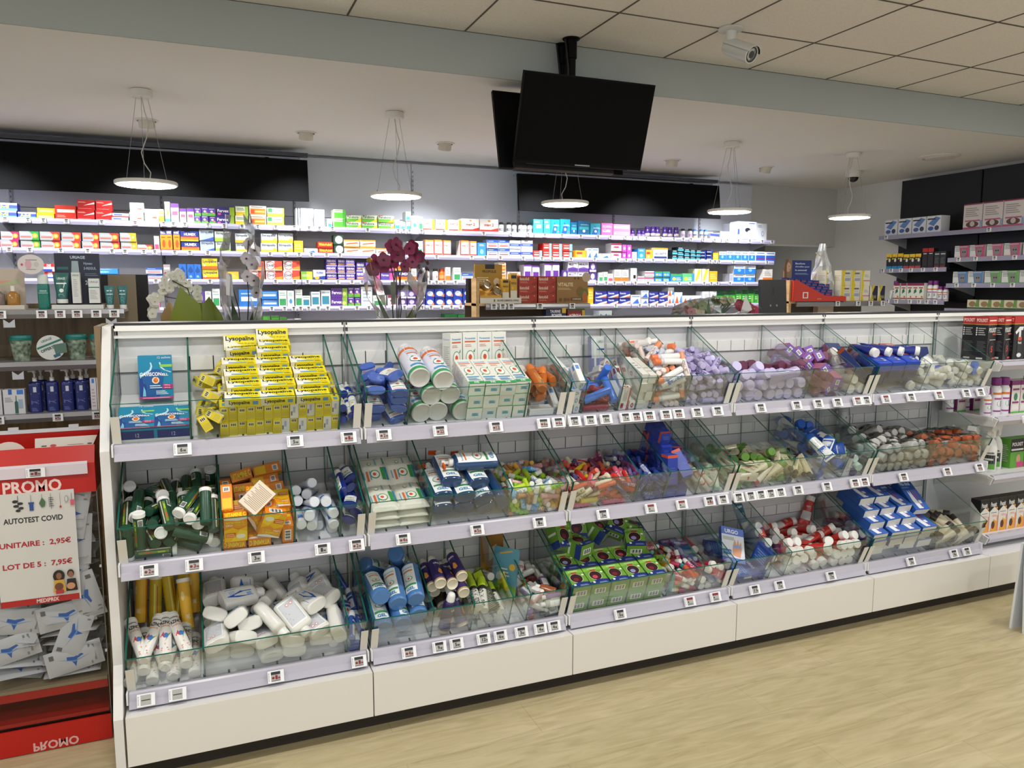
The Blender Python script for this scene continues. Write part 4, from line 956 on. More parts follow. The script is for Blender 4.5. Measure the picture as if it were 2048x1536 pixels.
# resting places of the loose goods: kind index, x, y, z in mm, turn in 1/100 rad
POSES = {
 'a3': '0,685,276,1144,-133,31,7;0,708,148,1077,-139,-94,-58;0,686,153,1122,-128,44,13;0,699,193,1109,-118,-69,-51;0,698,225,1156,-126,89,35;0,718,301,1149,-104,125,40;0,711,138,1107,112,1,-310;0,724,214,1138,0,-84,-157;0,722,130,1128,108,62,280',
 'b1': '0,791,257,1116,-120,-2,5;0,790,168,1105,-94,1,1;0,854,153,1093,-94,-24,15;0,793,136,1124,-119,1,1;0,868,137,1122,-118,22,9;0,790,120,1162,-167,1,0;0,867,126,1150,-119,0,0;0,812,148,1184,-198,23,-40;0,867,115,1176,-119,0,0;0,810,220,1165,-245,-54,-2;0,847,147,1211,-157,-35,25;0,788,231,1188,-255,-18,26;0,875,321,1196,-212,-85,43;1,831,341,1148,-156,-37,153;1,834,294,1153,-159,-28,158;1,832,274,1180,-141,11,92',
 'b3': '0,1358,212,1109,-143,-56,-7;0,1429,289,1128,-122,13,-35;2,1420,174,1081,121,304,26;0,1365,208,1141,-147,-12,18;0,1436,205,1117,-150,25,-43;0,1355,176,1166,-196,219,-32;2,1462,137,1091,0,-75,157;2,1402,115,1059,120,0,314;1,1365,310,1188,-141,309,19;2,1424,363,1182,-176,41,0;0,1422,241,1185,-139,89,-37;0,1458,190,1175,-88,124,67;0,1390,127,1177,-100,44,26;0,1418,135,1154,-67,-47,-102',
 'c1': '0,1541,308,1173,-144,98,149;0,1518,174,1088,0,-277,-157;0,1542,140,1075,0,37,-157;0,1518,254,1145,0,277,157;0,1541,172,1156,137,-118,-135;0,1524,229,1173,0,37,-157;0,1530,116,1136,157,37,-157;0,1535,127,1108,0,-277,-157;0,1548,101,1180,11,-76,153;0,1547,346,1186,-23,-120,-157;0,1520,216,1207,2,277,162',
 'c2': '0,1627,110,1058,-157,42,157;0,1625,136,1068,-157,-116,156;0,1654,161,1109,-174,94,159;0,1662,135,1106,-111,-5,187;0,1630,120,1091,-133,-113,109;0,1656,286,1126,-174,-6,205;1,1627,184,1118,138,-114,190;1,1626,93,1105,-203,-62,169;1,1701,132,1117,238,-17,-17;1,1700,185,1165,-233,-19,18;1,1650,254,1145,-72,109,98',
 'c3': '0,1780,140,1075,0,-37,157;0,1752,231,1103,-157,37,-157;0,1743,159,1100,0,-238,-157;0,1743,96,1089,157,-119,-157;0,1777,284,1149,16,-1,157;0,1778,203,1149,-9,97,-157;0,1736,268,1151,0,-285,157;0,1748,316,1169,-188,-28,-155;0,1775,331,1189,-284,28,158',
 'c5': '2,1962,147,1070,-59,112,93;2,1985,147,1070,-59,-112,-94;2,1940,149,1071,-119,24,10;1,1933,100,1079,180,116,-139;1,1973,163,1111,-157,4,55;2,1905,162,1076,119,-24,-304;2,2007,100,1128,314,0,-78;1,1958,123,1086,-157,-11,157;1,1959,104,1131,216,79,-172;0,1919,101,1121,-184,-27,108;0,1989,117,1146,272,3,-106;0,1943,71,1148,-37,-202,22;1,1932,75,1168,-94,-228,110;2,2007,86,1207,-37,-38,-76;2,1883,113,1147,-80,268,41;1,1947,370,1171,74,125,-238;2,1951,127,1185,150,-13,-55;2,1905,111,1157,-85,307,4;2,1926,346,1181,-167,-91,179;2,1982,133,1180,126,13,-61;3,1893,134,1164,-233,-27,25;0,1964,121,1214,-185,53,167;0,2007,152,1198,-139,-11,312;2,1912,306,1195,132,225,37;2,1883,313,1211,107,297,-10;1,1935,94,1220,-62,154,250;1,1941,318,1210,-92,86,237;1,1934,111,1237,-64,-161,56;0,1923,127,1220,190,49,-122;0,1927,262,1251,-231,126,-74;1,1946,324,1258,-245,71,65;1,1936,370,1247,218,144,-97;2,1931,349,1257,157,11,154;1,1940,243,1235,-196,-30,28;2,1894,225,1216,213,60,59;2,1918,240,1223,69,270,15;0,1924,368,1269,-168,-94,159;3,1949,168,1238,-119,-8,-215;1,1971,190,1267,190,-197,5;0,1918,150,1224,-260,-25,115;2,1893,204,1231,253,74,52;0,1897,143,1221,-28,-291,33;1,1914,283,1267,-211,-79,88;2,1883,287,1272,-160,26,-1;1,1951,300,1279,-56,-173,-1;2,1964,342,1279,-159,-9,-171;2,1919,173,1255,-80,53,-76',
 'c6': '0,2053,148,1071,113,-63,-256;0,2096,168,1079,-119,-33,13;0,2153,141,1085,153,21,277;0,2160,109,1057,159,40,158;0,2127,142,1084,176,-124,-54;0,2176,139,1094,122,-287,-10;0,2129,174,1108,-178,-70,21;0,2191,107,1099,-55,-54,188;0,2210,165,1129,-50,-208,213;0,2124,103,1112,158,-39,-126;0,2073,117,1108,-139,-32,224;0,2062,138,1093,107,-242,35;0,2171,109,1135,-171,37,210;0,2174,89,1160,50,-82,-31;0,2070,118,1139,169,-118,-56;0,2108,172,1121,186,-230,-12;0,2070,168,1130,175,-118,-60;0,2038,140,1094,82,295,-18;0,2143,168,1131,-30,174,134;0,2038,113,1151,-217,-124,58;0,2185,121,1165,-128,-9,-261;0,2090,111,1152,-166,-120,-40;0,2047,152,1174,113,138,-60;0,2092,159,1165,155,-39,263;0,2117,110,1162,84,216,-64;0,2092,105,1178,-47,-118,-88;0,2144,175,1184,144,37,-149;0,2210,174,1177,147,-79,7;0,2177,151,1183,-29,-60,111;0,2175,120,1189,52,-227,-15;0,2058,155,1196,-146,-19,9;0,2128,119,1198,-112,110,6;0,2176,241,1223,-135,-212,25;0,2080,206,1211,-199,119,-49;0,2119,195,1191,-150,-68,-151;0,2210,225,1215,128,289,-8;0,2130,242,1203,-221,20,-150;0,2185,190,1201,45,109,-111;0,2163,306,1234,-84,-210,-63;0,2106,126,1205,179,-86,-49;0,2191,309,1239,-154,-280,-10;0,2070,255,1224,131,84,-26;0,2136,250,1228,103,73,-279;0,2145,195,1221,-25,187,246',
 'd1': '0,2277,170,1081,-135,1,-2;0,2337,170,1081,-135,-4,1;0,2383,170,1081,-134,7,-2;0,2442,170,1081,-135,-3,8;0,2488,170,1081,-135,-1,3;0,2535,170,1080,-135,0,0;0,2593,170,1081,-135,1,-2;0,2273,159,1105,-164,1,-2;0,2329,159,1105,-164,-9,4;0,2394,160,1105,-161,14,14;0,2440,159,1105,-164,-3,9;0,2486,164,1105,-164,-1,5;0,2533,159,1105,-164,0,1;0,2596,159,1105,-163,1,0;0,2273,211,1129,-178,7,-4;0,2315,167,1128,-192,-4,2;0,2404,145,1133,-191,12,5;0,2448,166,1130,-193,0,8;0,2513,185,1126,-190,2,5;0,2600,230,1131,-170,-7,3;0,2304,193,1149,-217,45,-44;0,2356,187,1132,-190,36,1;0,2402,186,1142,-218,5,6;1,2489,75,1144,-103,-199,114;2,2520,265,1164,-149,-40,-15;2,2600,283,1155,-178,-3,4;2,2324,287,1167,-140,-11,9;2,2371,279,1166,-135,-13,-2;2,2425,305,1163,-173,-14,-13;2,2468,295,1168,-172,-33,-16',
 'd2': '1,2652,209,1104,-120,0,0;0,2789,166,1079,107,-313,-3;0,2697,168,1079,-134,0,-1;1,2833,201,1101,0,-120,-157;0,2692,156,1108,-163,-251,-2;1,2813,152,1127,27,120,157;2,2652,247,1164,-120,0,0;1,2743,165,1097,-101,87,63;0,2840,259,1175,-52,-210,-112;2,2803,252,1177,-63,-213,-116;1,2762,190,1147,-139,-216,-27;0,2708,146,1131,-150,101,38;1,2802,304,1197,-202,-34,-20;2,2732,303,1206,-125,-229,-54;0,2654,139,1149,-109,2,-3;1,2706,243,1160,-174,86,-5;0,2703,344,1178,218,-37,148;1,2754,273,1180,-191,-65,-2;1,2687,302,1228,-172,-83,-28',
 'd3': '0,2892,175,1083,-134,4,-10;0,2889,163,1108,-162,3,-1;0,2942,173,1086,-129,30,12;0,2887,235,1134,-169,2,-4;0,2887,252,1158,-194,2,-5;0,2896,276,1179,-215,4,-10;0,2942,219,1122,-153,27,4;1,2923,300,1195,85,4,-10;1,2918,130,1174,-90,51,24',
 'e1': '0,3038,243,1114,-120,2,-5;0,3114,231,1109,-120,1,-3;0,3040,173,1124,-120,0,1;0,3117,171,1123,-120,-1,2;0,3202,178,1126,-120,3,-8;0,3036,153,1154,-120,0,-1;0,3121,140,1149,-120,2,-5;0,3202,138,1148,-120,0,0;1,3037,151,1193,-120,0,0;1,3119,151,1194,-120,0,1;1,3215,153,1194,-120,3,-7;2,3021,165,1234,-135,2,-4;2,3080,162,1236,-132,18,42;2,3148,160,1232,-139,-18,48;2,3232,149,1227,-146,-27,79;2,3246,162,1089,65,105,233',
 'e2': '0,3380,195,1088,-135,-11,28;0,3428,165,1076,-134,-7,19;0,3464,183,1083,-134,2,12;0,3330,179,1125,-152,17,-4;0,3377,141,1097,-179,-63,65;0,3431,148,1096,-159,12,25;0,3475,146,1100,-160,1,28;0,3342,188,1144,-178,11,-1;0,3338,151,1092,-149,-52,-22;0,3411,190,1113,-178,-7,3;0,3453,142,1119,-184,-14,21;1,3402,169,1142,-200,-21,-42;1,3517,255,1135,-150,-281,3;1,3477,211,1126,-179,12,-64;1,3473,247,1147,-201,65,-73;1,3516,147,1098,-84,-17,-7;1,3419,284,1154,-180,-32,11;1,3515,302,1165,-146,-202,-29;2,3466,305,1191,-165,-33,10;2,3384,297,1191,-183,72,-25',
 'e3': '1,3601,164,1076,-134,1,-1;1,3600,147,1094,-162,5,-44;1,3640,159,1074,-134,10,-9;1,3693,159,1074,-134,3,10;1,3660,152,1090,143,-32,-288;1,3564,165,1088,-119,35,9;1,3580,183,1111,-170,58,-38;1,3565,284,1155,98,312,5;0,3678,148,1122,116,291,-50;1,3584,227,1146,-79,-195,174;0,3617,142,1112,-162,44,15;0,3637,143,1144,-154,286,6;1,3600,192,1128,-205,0,-89;1,3632,308,1138,211,81,19;0,3652,277,1148,-119,-4,-58;1,3669,134,1135,122,32,288;1,3593,131,1141,-204,-227,23',
 'f1': '0,30,225,752,120,-290,9;0,106,93,702,-159,-147,-155;0,101,180,735,-56,114,89;0,181,119,712,123,-97,-182;0,30,76,741,-303,-38,129;0,89,120,750,-123,14,39;0,218,163,755,-135,-222,-55;0,272,154,725,61,-201,92;0,30,151,761,98,245,-41;0,210,74,746,-195,7,-143;0,251,149,754,25,-87,-241;0,65,75,777,15,8,-45;0,163,120,750,-72,-111,-114;0,127,114,761,179,-205,-26;0,230,132,785,173,40,4;0,266,133,785,19,-73,-201;0,106,134,787,-142,215,4;0,187,178,810,-92,76,-106;0,222,99,816,184,51,-18;0,30,316,813,172,236,11;0,155,142,815,271,83,104;0,272,98,800,-21,66,123;0,272,345,841,11,34,-124;0,61,321,829,-186,-40,2;0,252,85,829,54,42,250;0,114,268,815,-160,-39,-22;0,229,215,824,-165,-18,158;0,75,155,804,69,90,218;0,116,165,821,-163,128,-53;0,57,146,834,42,-207,103;0,110,201,854,147,10,36;0,30,321,856,79,121,-75;0,190,124,814,-78,-42,-34;0,30,136,801,83,251,-50;0,230,334,814,-112,206,146;0,140,283,843,72,187,-63;0,200,104,843,78,-218,17;0,161,317,824,-83,102,62;0,140,92,817,-102,-2,18;0,99,321,839,54,180,211;0,229,307,843,25,79,197;0,230,248,837,158,18,-154;0,195,314,831,101,-261,30',
 'f2': '0,335,122,713,121,-311,-7;0,412,213,747,122,-305,-26;0,425,161,764,-160,36,-165;0,407,120,712,121,314,0;0,494,114,728,0,-121,-157;0,319,283,804,5,278,170;0,477,252,791,-115,0,313;0,445,67,760,-273,26,11;0,458,311,804,-165,44,172;0,373,266,795,-194,-4,12;0,476,157,799,120,-314,-1;0,429,99,775,-237,102,68;0,444,338,828,-168,43,166;0,333,132,775,77,311,-1;0,407,136,822,-36,0,-314;0,336,67,760,40,0,0;0,366,321,813,-129,4,-303;1,404,75,839,65,-242,-46;0,373,333,855,-121,25,314;0,316,112,827,-3,235,-162;0,457,345,865,174,-41,-164',
 'f3': '0,542,214,740,-131,2,-6;0,606,204,737,-131,3,-9;0,541,148,753,-144,46,0;0,582,151,745,-142,-40,-21;0,572,139,767,-161,-9,-12;0,639,180,737,-106,71,37;0,579,177,783,-183,-6,8;0,635,148,754,-128,8,9;0,542,235,785,-172,-2,-6;0,635,148,776,-148,-2,6;0,542,267,804,-183,3,-8;0,625,169,798,-164,-19,-4;0,579,289,816,-187,-3,18;0,588,266,796,-173,4,-22',
 'f4': '0,706,234,751,-122,8,-22;0,688,136,751,-139,45,8;0,715,154,769,-139,49,9;0,706,115,796,-157,11,-24;0,715,226,805,-191,-60,17;0,689,278,806,-188,-27,8;1,688,321,825,-190,42,-14;1,712,228,861,-141,-61,-4;1,681,167,844,-50,-113,-103',
 'g2': '0,1014,240,762,-121,0,0;0,1015,154,777,-121,0,-1;0,1091,154,776,-121,-7,-4;0,1173,158,766,-114,-37,-16;0,1014,151,822,-121,0,0;0,1090,137,817,-121,-7,-3;0,1158,142,804,-114,-37,-15;0,1052,162,867,-123,5,-3;0,1144,155,858,-119,0,5;0,1230,149,786,-80,98,68;1,1126,116,890,-154,-38,155;1,1083,350,822,176,-70,-169',
 'g3': '3,1284,114,702,-122,-27,-43;0,1334,113,701,108,-72,-280;4,1431,113,701,61,-202,91;1,1351,99,711,99,-55,-172;0,1450,120,704,194,25,9;2,1451,219,770,89,-15,19;0,1315,113,701,120,25,305;3,1469,117,703,-120,24,9;0,1281,105,719,108,-71,-278;3,1381,107,699,-200,210,59;3,1459,106,716,59,-113,-220;0,1372,108,720,138,-11,-207;0,1300,107,715,-91,-73,-51;3,1469,100,732,120,291,-9;1,1358,96,729,-94,63,132;3,1440,106,716,205,-69,-31;4,1322,75,754,-134,222,-94;0,1415,109,712,154,-227,21;6,1419,65,747,-120,-116,129;2,1307,100,732,134,-30,277;4,1344,70,734,-275,-9,25;1,1324,93,737,-27,-27,-75;0,1273,107,739,117,24,304;6,1469,87,768,66,117,-87;2,1383,72,769,-72,260,52;2,1406,85,745,-191,-32,203;6,1431,83,736,195,34,-118;5,1363,60,759,-38,-12,287;0,1315,158,775,-125,13,-10;3,1383,311,786,219,7,47;1,1450,154,775,-175,74,-13;5,1291,95,744,68,168,-117;1,1412,109,769,142,-15,66;1,1339,293,786,110,-67,-266;2,1350,241,791,121,-252,-85;3,1449,90,763,-227,143,-59;0,1429,50,782,-283,129,21;1,1428,122,769,94,-21,54;0,1303,305,798,164,-37,-49;1,1425,253,797,284,-107,52;5,1301,84,766,258,132,-50;3,1390,278,796,-58,-70,-31;2,1294,143,774,194,114,26;5,1373,94,773,99,-26,122;4,1421,293,798,-305,-33,131;3,1350,267,795,-136,24,241;5,1380,136,780,-133,-33,268;2,1307,247,767,111,-260,-36;0,1332,121,776,204,-69,137;5,1293,256,778,77,-59,291;6,1332,138,784,126,-38,-138;5,1469,152,780,-140,130,16;4,1273,128,768,-117,24,10;0,1349,195,792,112,-113,-182;4,1430,232,786,162,-33,-178;3,1273,236,782,236,61,53;4,1353,330,800,118,-69,-273;2,1273,200,786,205,-23,-12;2,1348,100,780,104,279,-23;5,1411,81,766,153,-37,-238;1,1274,78,785,53,50,247;2,1301,98,780,-178,-57,180;0,1421,215,789,-107,64,-142;3,1450,328,806,-82,99,-244;2,1393,206,794,-118,-14,-9;6,1416,320,795,54,227,36;5,1415,372,803,-144,7,-153;3,1295,196,788,14,-122,86;5,1397,132,790,131,206,-21;6,1453,277,806,-237,-109,124;5,1412,170,780,187,213,35;1,1435,236,806,-55,-194,-212',
 'h1': '0,1561,88,692,-157,-91,-157;2,1672,105,698,157,-62,157;1,1511,164,720,108,-242,34;1,1697,94,715,142,5,-201;5,1550,129,707,-128,4,68;0,1692,88,692,-157,-62,157;1,1518,122,724,64,-309,35;6,1633,93,719,-100,313,57;4,1717,67,741,79,255,137;5,1590,80,709,156,119,-158;6,1708,84,734,116,14,178;0,1651,100,723,-84,89,-193;3,1537,97,716,135,58,200;3,1599,108,699,-133,-1,87;6,1653,56,767,-129,-36,-178;4,1740,94,715,-132,98,134;0,1739,113,701,253,-113,-94;0,1745,109,727,141,-97,107;3,1645,75,772,-181,38,136;3,1536,281,765,-131,54,-79;2,1589,78,738,106,31,84;0,1511,326,781,254,113,92;3,1603,87,728,110,65,62;1,1746,73,748,-210,61,-197;4,1706,103,740,-127,97,-99;0,1511,185,761,-149,288,2;1,1718,82,780,-32,-96,62;6,1527,187,772,-157,-206,4;0,1653,100,751,-142,-276,20;3,1774,129,760,88,-20,-298;2,1746,59,761,-62,132,260;0,1596,88,756,-245,-52,67;1,1701,345,789,223,-131,49;3,1693,91,778,88,22,-156;0,1774,192,777,48,210,211;3,1535,78,743,-270,105,-10;0,1747,315,797,33,-198,71;6,1583,249,773,-12,-127,-77;2,1673,118,755,-97,-3,249;0,1623,131,756,-105,4,-235;3,1564,68,737,31,90,8;5,1647,165,761,80,61,-205;2,1588,275,783,156,-23,-265;3,1774,293,789,108,-242,34;0,1539,253,784,-116,100,-144;6,1666,210,767,148,-265,-2;2,1521,239,796,32,-8,-197;7,1535,284,793,173,5,248;3,1676,134,773,-43,-117,192;1,1774,110,769,241,59,55;4,1558,199,774,45,117,232;0,1618,125,776,81,-196,9;1,1756,228,754,96,-294,0;4,1594,129,761,167,-39,-51;3,1531,123,757,-53,-25,-44;6,1554,258,805,-189,-107,-38;1,1730,177,770,27,107,-270;3,1755,270,785,-10,201,165;4,1686,205,782,-134,-100,203;2,1538,370,798,160,-137,-159;4,1700,274,772,-150,206,-67;2,1762,313,813,104,-280,-12;0,1512,125,762,243,-9,-10;0,1590,180,766,113,140,-66;6,1672,290,785,-189,-80,89;6,1729,239,795,-80,-143,-104;3,1614,218,781,-129,-117,104;4,1577,180,781,-164,-5,-23;6,1647,230,773,71,-6,238;6,1551,91,761,241,112,-101;1,1591,151,788,-204,-215,42;0,1708,257,781,-171,-2,-75;2,1725,135,781,131,-200,-13;3,1660,157,775,-8,-124,-230;1,1605,285,783,-144,-29,-270;2,1699,296,788,93,-206,-171;0,1744,129,787,-53,-100,-99;4,1548,320,804,-187,-15,71;2,1620,292,792,-86,95,-220;2,1658,345,788,124,109,-229;1,1729,199,776,-89,-276,26;3,1554,139,771,221,-92,-24;6,1584,302,800,-156,29,-268;6,1648,164,788,-84,-251,-31;2,1717,304,797,-213,35,54;4,1511,303,793,120,25,305;3,1633,320,790,55,-235,93;4,1644,295,792,31,-198,91;2,1704,256,804,95,-120,-254;0,1522,311,813,140,-34,288;0,1594,338,802,-171,-44,34;5,1641,253,792,-115,105,-65',
 'h2': '0,1861,80,710,171,-156,143;0,1874,88,692,158,145,158;0,1814,114,719,76,304,48;1,1867,95,724,-33,-273,-113;1,1820,132,749,-216,218,-9;0,1846,81,738,-241,11,-26;1,1800,250,773,-106,23,13;0,1800,199,765,-33,227,-199;0,1887,98,722,-103,-21,297;1,1845,120,750,92,69,-29;1,1908,98,735,252,-15,-21;1,1908,175,755,-127,289,8;0,1801,81,750,21,-62,122;0,1816,87,722,-47,5,-153;0,1908,222,795,-176,237,-13;0,1815,63,751,-31,-52,306;0,1882,289,787,4,112,-39;2,1800,283,806,120,75,-26;0,1827,171,763,117,31,-25;0,1835,154,753,-114,301,5;1,1854,134,766,-221,80,-49;1,1854,178,767,23,112,-124;0,1908,327,804,211,127,52;0,1876,183,797,51,2,308;0,1908,163,778,-117,240,28;1,1907,84,773,-133,28,7;2,1878,130,779,88,289,17;1,1889,325,795,251,53,61;0,1844,296,795,53,102,-122;1,1828,329,802,-148,-57,151;0,1838,176,778,-43,-123,200;0,1865,114,757,91,-59,57;0,1881,59,760,-105,29,197;0,1886,146,770,-74,4,-13;0,1828,247,788,3,122,196;1,1885,83,761,-70,280,67;0,1821,180,788,121,-273,-39;1,1884,301,811,-30,-207,98;0,1816,206,790,75,98,191;1,1859,237,787,-83,64,63;1,1801,125,768,20,-54,-195;2,1866,345,815,-157,-45,38;1,1888,221,793,91,98,263;1,1852,184,790,-90,16,218;0,1836,314,816,126,-268,-33',
 'h3': '0,1951,294,784,-121,-2,5;0,2006,130,722,-121,1,-4;0,1950,130,722,-121,0,0;0,2043,186,786,91,3,-2;0,1948,169,786,0,121,157;0,1958,257,857,0,-36,157;0,1949,83,796,0,-3,-157;0,1954,171,836,-121,2,-5;0,1949,171,934,193,0,0;0,2039,233,858,197,11,8;0,2038,319,881,-9,279,130;0,2009,99,804,-67,-31,-14;0,1948,160,881,-121,0,0',
 'h4': '0,2092,186,730,-71,-110,-97;0,2096,116,713,62,-86,-256;0,2086,128,740,-76,99,72;0,2137,210,762,59,-113,-223;0,2112,78,719,28,80,-238;0,2128,131,729,-116,24,10;0,2097,207,778,-128,72,45;0,2113,126,743,-106,5,-11;0,2138,104,738,-104,71,37',
 'h5': '0,2181,196,731,-134,-6,17;0,2171,301,770,-133,2,-4;0,2209,214,743,-133,41,12;0,2186,236,761,-26,134,123;0,2209,222,761,-162,38,1;0,2196,118,720,-87,-43,-74;0,2173,288,784,-158,2,-6;0,2166,163,726,-60,-113,-82;0,2208,312,780,-145,-1,4',
 'i1': '0,2277,139,712,-135,-3,7;0,2320,135,720,-84,103,116;0,2381,164,736,-157,-1,17;0,2394,225,748,-160,6,143;0,2518,115,751,-14,-45,-157;0,2494,158,724,121,50,267;0,2491,121,747,191,-77,-40;0,2271,206,746,-148,6,-6;0,2330,289,771,-186,-2,-209;0,2303,220,760,134,-286,33;0,2417,156,747,-113,-6,135;0,2511,282,774,215,85,46;1,2309,71,733,-182,-124,-145;0,2477,209,784,-137,12,-26;0,2478,247,776,135,-311,0;0,2417,136,766,-142,-18,146;0,2458,71,740,-58,-257,63;0,2261,317,789,43,192,-126;0,2383,242,769,-172,22,-63;0,2328,220,771,102,-263,54;1,2386,296,782,-167,24,-84;0,2437,232,776,-178,-3,-5;0,2515,199,786,-38,-200,-133;0,2269,186,773,132,-279,12;0,2430,344,792,-156,1,129;0,2298,141,764,-100,57,74;0,2396,197,791,-171,-63,-42;0,2332,305,798,-194,36,-117;1,2418,86,729,-72,-78,-237;0,2341,133,751,120,6,-279;0,2404,262,787,-148,13,237;0,2390,88,761,-170,-14,179',
 'i2': '0,2597,126,704,-140,21,-78;0,2626,132,718,-149,-1,0;0,2653,133,719,210,46,38;0,2579,151,717,-135,-12,-65;0,2577,122,727,-148,13,-54;0,2608,110,743,65,75,155;0,2626,113,741,206,-101,-103;0,2664,125,736,-52,-103,-121;0,2678,126,734,-27,-88,-132;0,2570,174,733,-148,24,-39;0,2551,128,747,-157,-284,-7;0,2639,273,778,-169,-23,68;0,2663,225,764,-150,-2,-5;0,2577,198,759,-137,-112,-23;0,2559,229,766,-147,73,1;0,2578,116,757,105,-14,308;0,2566,242,779,-166,69,-2;0,2612,235,770,-140,-10,32',
 'i3': '0,2716,242,756,109,-286,18;1,2795,213,742,136,-4,303;1,2759,211,750,102,232,-46;1,2810,132,750,-152,61,3;0,2814,124,790,143,-103,18;1,2706,137,738,-15,100,157;0,2729,202,766,-115,21,26;1,2788,106,796,-51,118,-176;0,2806,264,779,-161,0,5;0,2728,249,804,-155,35,-18;0,2764,319,814,-204,11,-131;1,2749,216,840,172,252,18;0,2759,201,819,-170,247,-27;1,2740,359,847,-250,-4,169;1,2713,235,860,-121,79,28;0,2726,293,883,130,-233,17;1,2789,310,839,-123,0,284;0,2752,95,797,73,9,194;0,2725,99,818,82,250,-34;0,2808,315,863,-125,309,6;0,2767,313,868,-218,-73,35;1,2799,176,851,121,39,-311',
 'i4': '1,2934,122,737,118,50,282;0,2913,132,714,-112,69,24;1,2857,137,744,-127,22,3;1,2886,127,755,-112,-255,-96;1,2924,140,758,-153,-77,-13;1,2947,315,805,-133,-298,0;0,2860,69,736,-288,0,0;1,2915,208,788,-148,12,2',
 'j1': '0,3021,252,757,-134,1,-4;0,3114,157,721,-135,-5,14;0,3163,157,721,-134,-4,6;0,3214,157,721,-134,0,0;0,3266,177,729,-134,1,-2;0,3323,157,721,-134,-1,3;0,3066,153,730,-120,61,40;0,3114,145,746,-161,-5,14;0,3163,146,746,-161,-4,6;0,3220,146,746,-161,0,9;0,3269,143,751,-161,1,-1;0,3321,145,746,-161,-1,0;0,3048,140,761,-143,4,30;0,3097,140,770,-183,-25,6;0,3145,138,772,-186,-3,-7;0,3226,126,775,-187,0,14;0,3270,161,774,-187,2,6;0,3324,167,768,-186,7,2;0,3021,164,787,-169,-1,-4;0,3078,184,780,-197,4,-22;0,3125,181,783,-207,9,-36;0,3185,191,776,-186,-1,2;0,3244,236,784,-175,6,-16;0,3300,241,787,-176,5,-2;0,3023,260,798,-181,3,-7;0,3073,259,799,-185,7,-20;0,3153,236,793,-186,1,6;0,3200,246,797,-188,1,-3;0,3260,269,804,-186,-6,15;0,3320,280,808,-184,-4,11;0,3037,287,820,-199,7,-19;0,3109,349,857,298,6,-17;0,3158,263,814,-205,-11,29;0,3248,359,799,174,24,-149',
 'j2': '0,3381,157,721,-134,1,-3;0,3429,185,731,-134,3,-9;0,3471,157,721,-134,6,-15;0,3531,184,731,-134,7,-18;0,3621,190,733,-134,0,1;0,3667,157,721,-134,1,-4;0,3384,146,744,-159,1,1;0,3429,143,751,-159,3,-7;0,3486,147,743,-154,26,0;0,3553,148,742,-147,57,-9;0,3645,146,747,-149,37,11;0,3693,173,745,-154,9,4;0,3380,130,771,-184,2,-4;0,3424,162,773,-183,5,5;0,3513,148,763,-171,10,14;0,3585,144,749,-157,59,16;0,3647,176,770,-177,33,3;0,3693,168,770,-179,9,1;0,3380,193,781,-194,2,-4;0,3540,213,774,-170,-22,21;0,3596,201,767,-170,-8,20;0,3616,266,786,-168,-19,54;0,3693,268,790,-148,313,3;0,3395,288,799,-169,4,-11;0,3436,273,789,-164,6,-20;0,3499,258,785,-165,-5,9;0,3563,267,791,-170,-11,30',
 'k2': '0,268,192,339,-122,0,0;0,422,139,324,-135,-5,14;0,494,137,327,-141,19,16;0,277,292,392,-163,-14,263;1,342,188,338,-122,6,2;1,633,162,332,119,275,-15;0,301,200,385,-173,-17,252;0,411,227,365,-161,26,69;1,556,183,338,123,-299,32;1,325,102,376,-198,38,30;1,395,121,366,-165,-12,33;1,265,107,400,-144,-40,-5;1,454,287,373,-131,-23,71;0,580,345,419,-225,-35,192;0,396,362,421,3,178,3;0,492,119,368,-142,20,10;0,598,142,361,-117,4,-12;0,369,147,405,-191,-18,5;0,464,201,407,-172,-17,28;1,549,300,426,-57,-65,-52;0,644,110,383,-75,102,74;0,487,322,416,-245,-32,-180;1,628,249,420,85,260,-9;1,265,185,438,-197,37,-15;0,427,251,428,-180,-72,-12;0,535,208,402,99,263,-3;0,277,313,436,-153,-4,47;1,370,296,410,-243,6,184;1,555,115,393,-125,-27,43;0,357,252,452,70,-290,29;1,509,87,421,83,270,28;1,607,198,444,-165,-40,50;1,267,294,476,-142,-18,-3;0,330,137,439,-192,-56,11;0,552,158,446,-162,-29,48;0,353,205,475,161,-40,189;1,438,88,422,229,74,114',
 'k3': '0,694,256,351,-122,0,0;0,693,228,365,-120,36,14;0,694,128,306,-122,-16,-6;0,721,249,386,-109,-75,-34;0,723,126,310,91,98,257;0,694,204,380,-121,26,9;0,697,107,356,-47,103,84;0,724,136,349,-99,108,52;0,703,119,326,-122,-2,0;0,709,345,416,-43,270,-157',
 'l1': '0,795,217,356,-122,-2,4;0,860,249,368,-123,-4,10;0,793,142,390,-122,0,0;0,932,233,365,-75,109,76;0,860,142,391,-116,54,23;0,927,167,404,-122,1,-2;0,858,158,459,-117,-52,-30;0,925,161,464,-117,-51,-33;0,793,174,459,-152,0,0;0,917,302,486,-15,-224,-183;0,862,339,442,-214,40,-144',
 'l2': '0,1005,231,353,-61,114,90;0,1089,262,364,-110,-73,-33;0,991,254,404,-112,74,32;0,1032,201,384,-121,25,9;1,1088,219,393,-121,-24,-10;1,1006,223,434,-123,-27,-9;1,1048,241,441,-109,71,32;1,1089,228,441,-121,-27,-10;1,991,196,466,-112,-72,-31;1,1070,114,367,-45,12,84;1,1089,138,452,-110,71,32;1,1011,154,490,-125,28,4;1,1031,78,361,-26,6,-233;1,1087,159,504,-108,-76,-32;1,1048,156,470,-139,57,14',
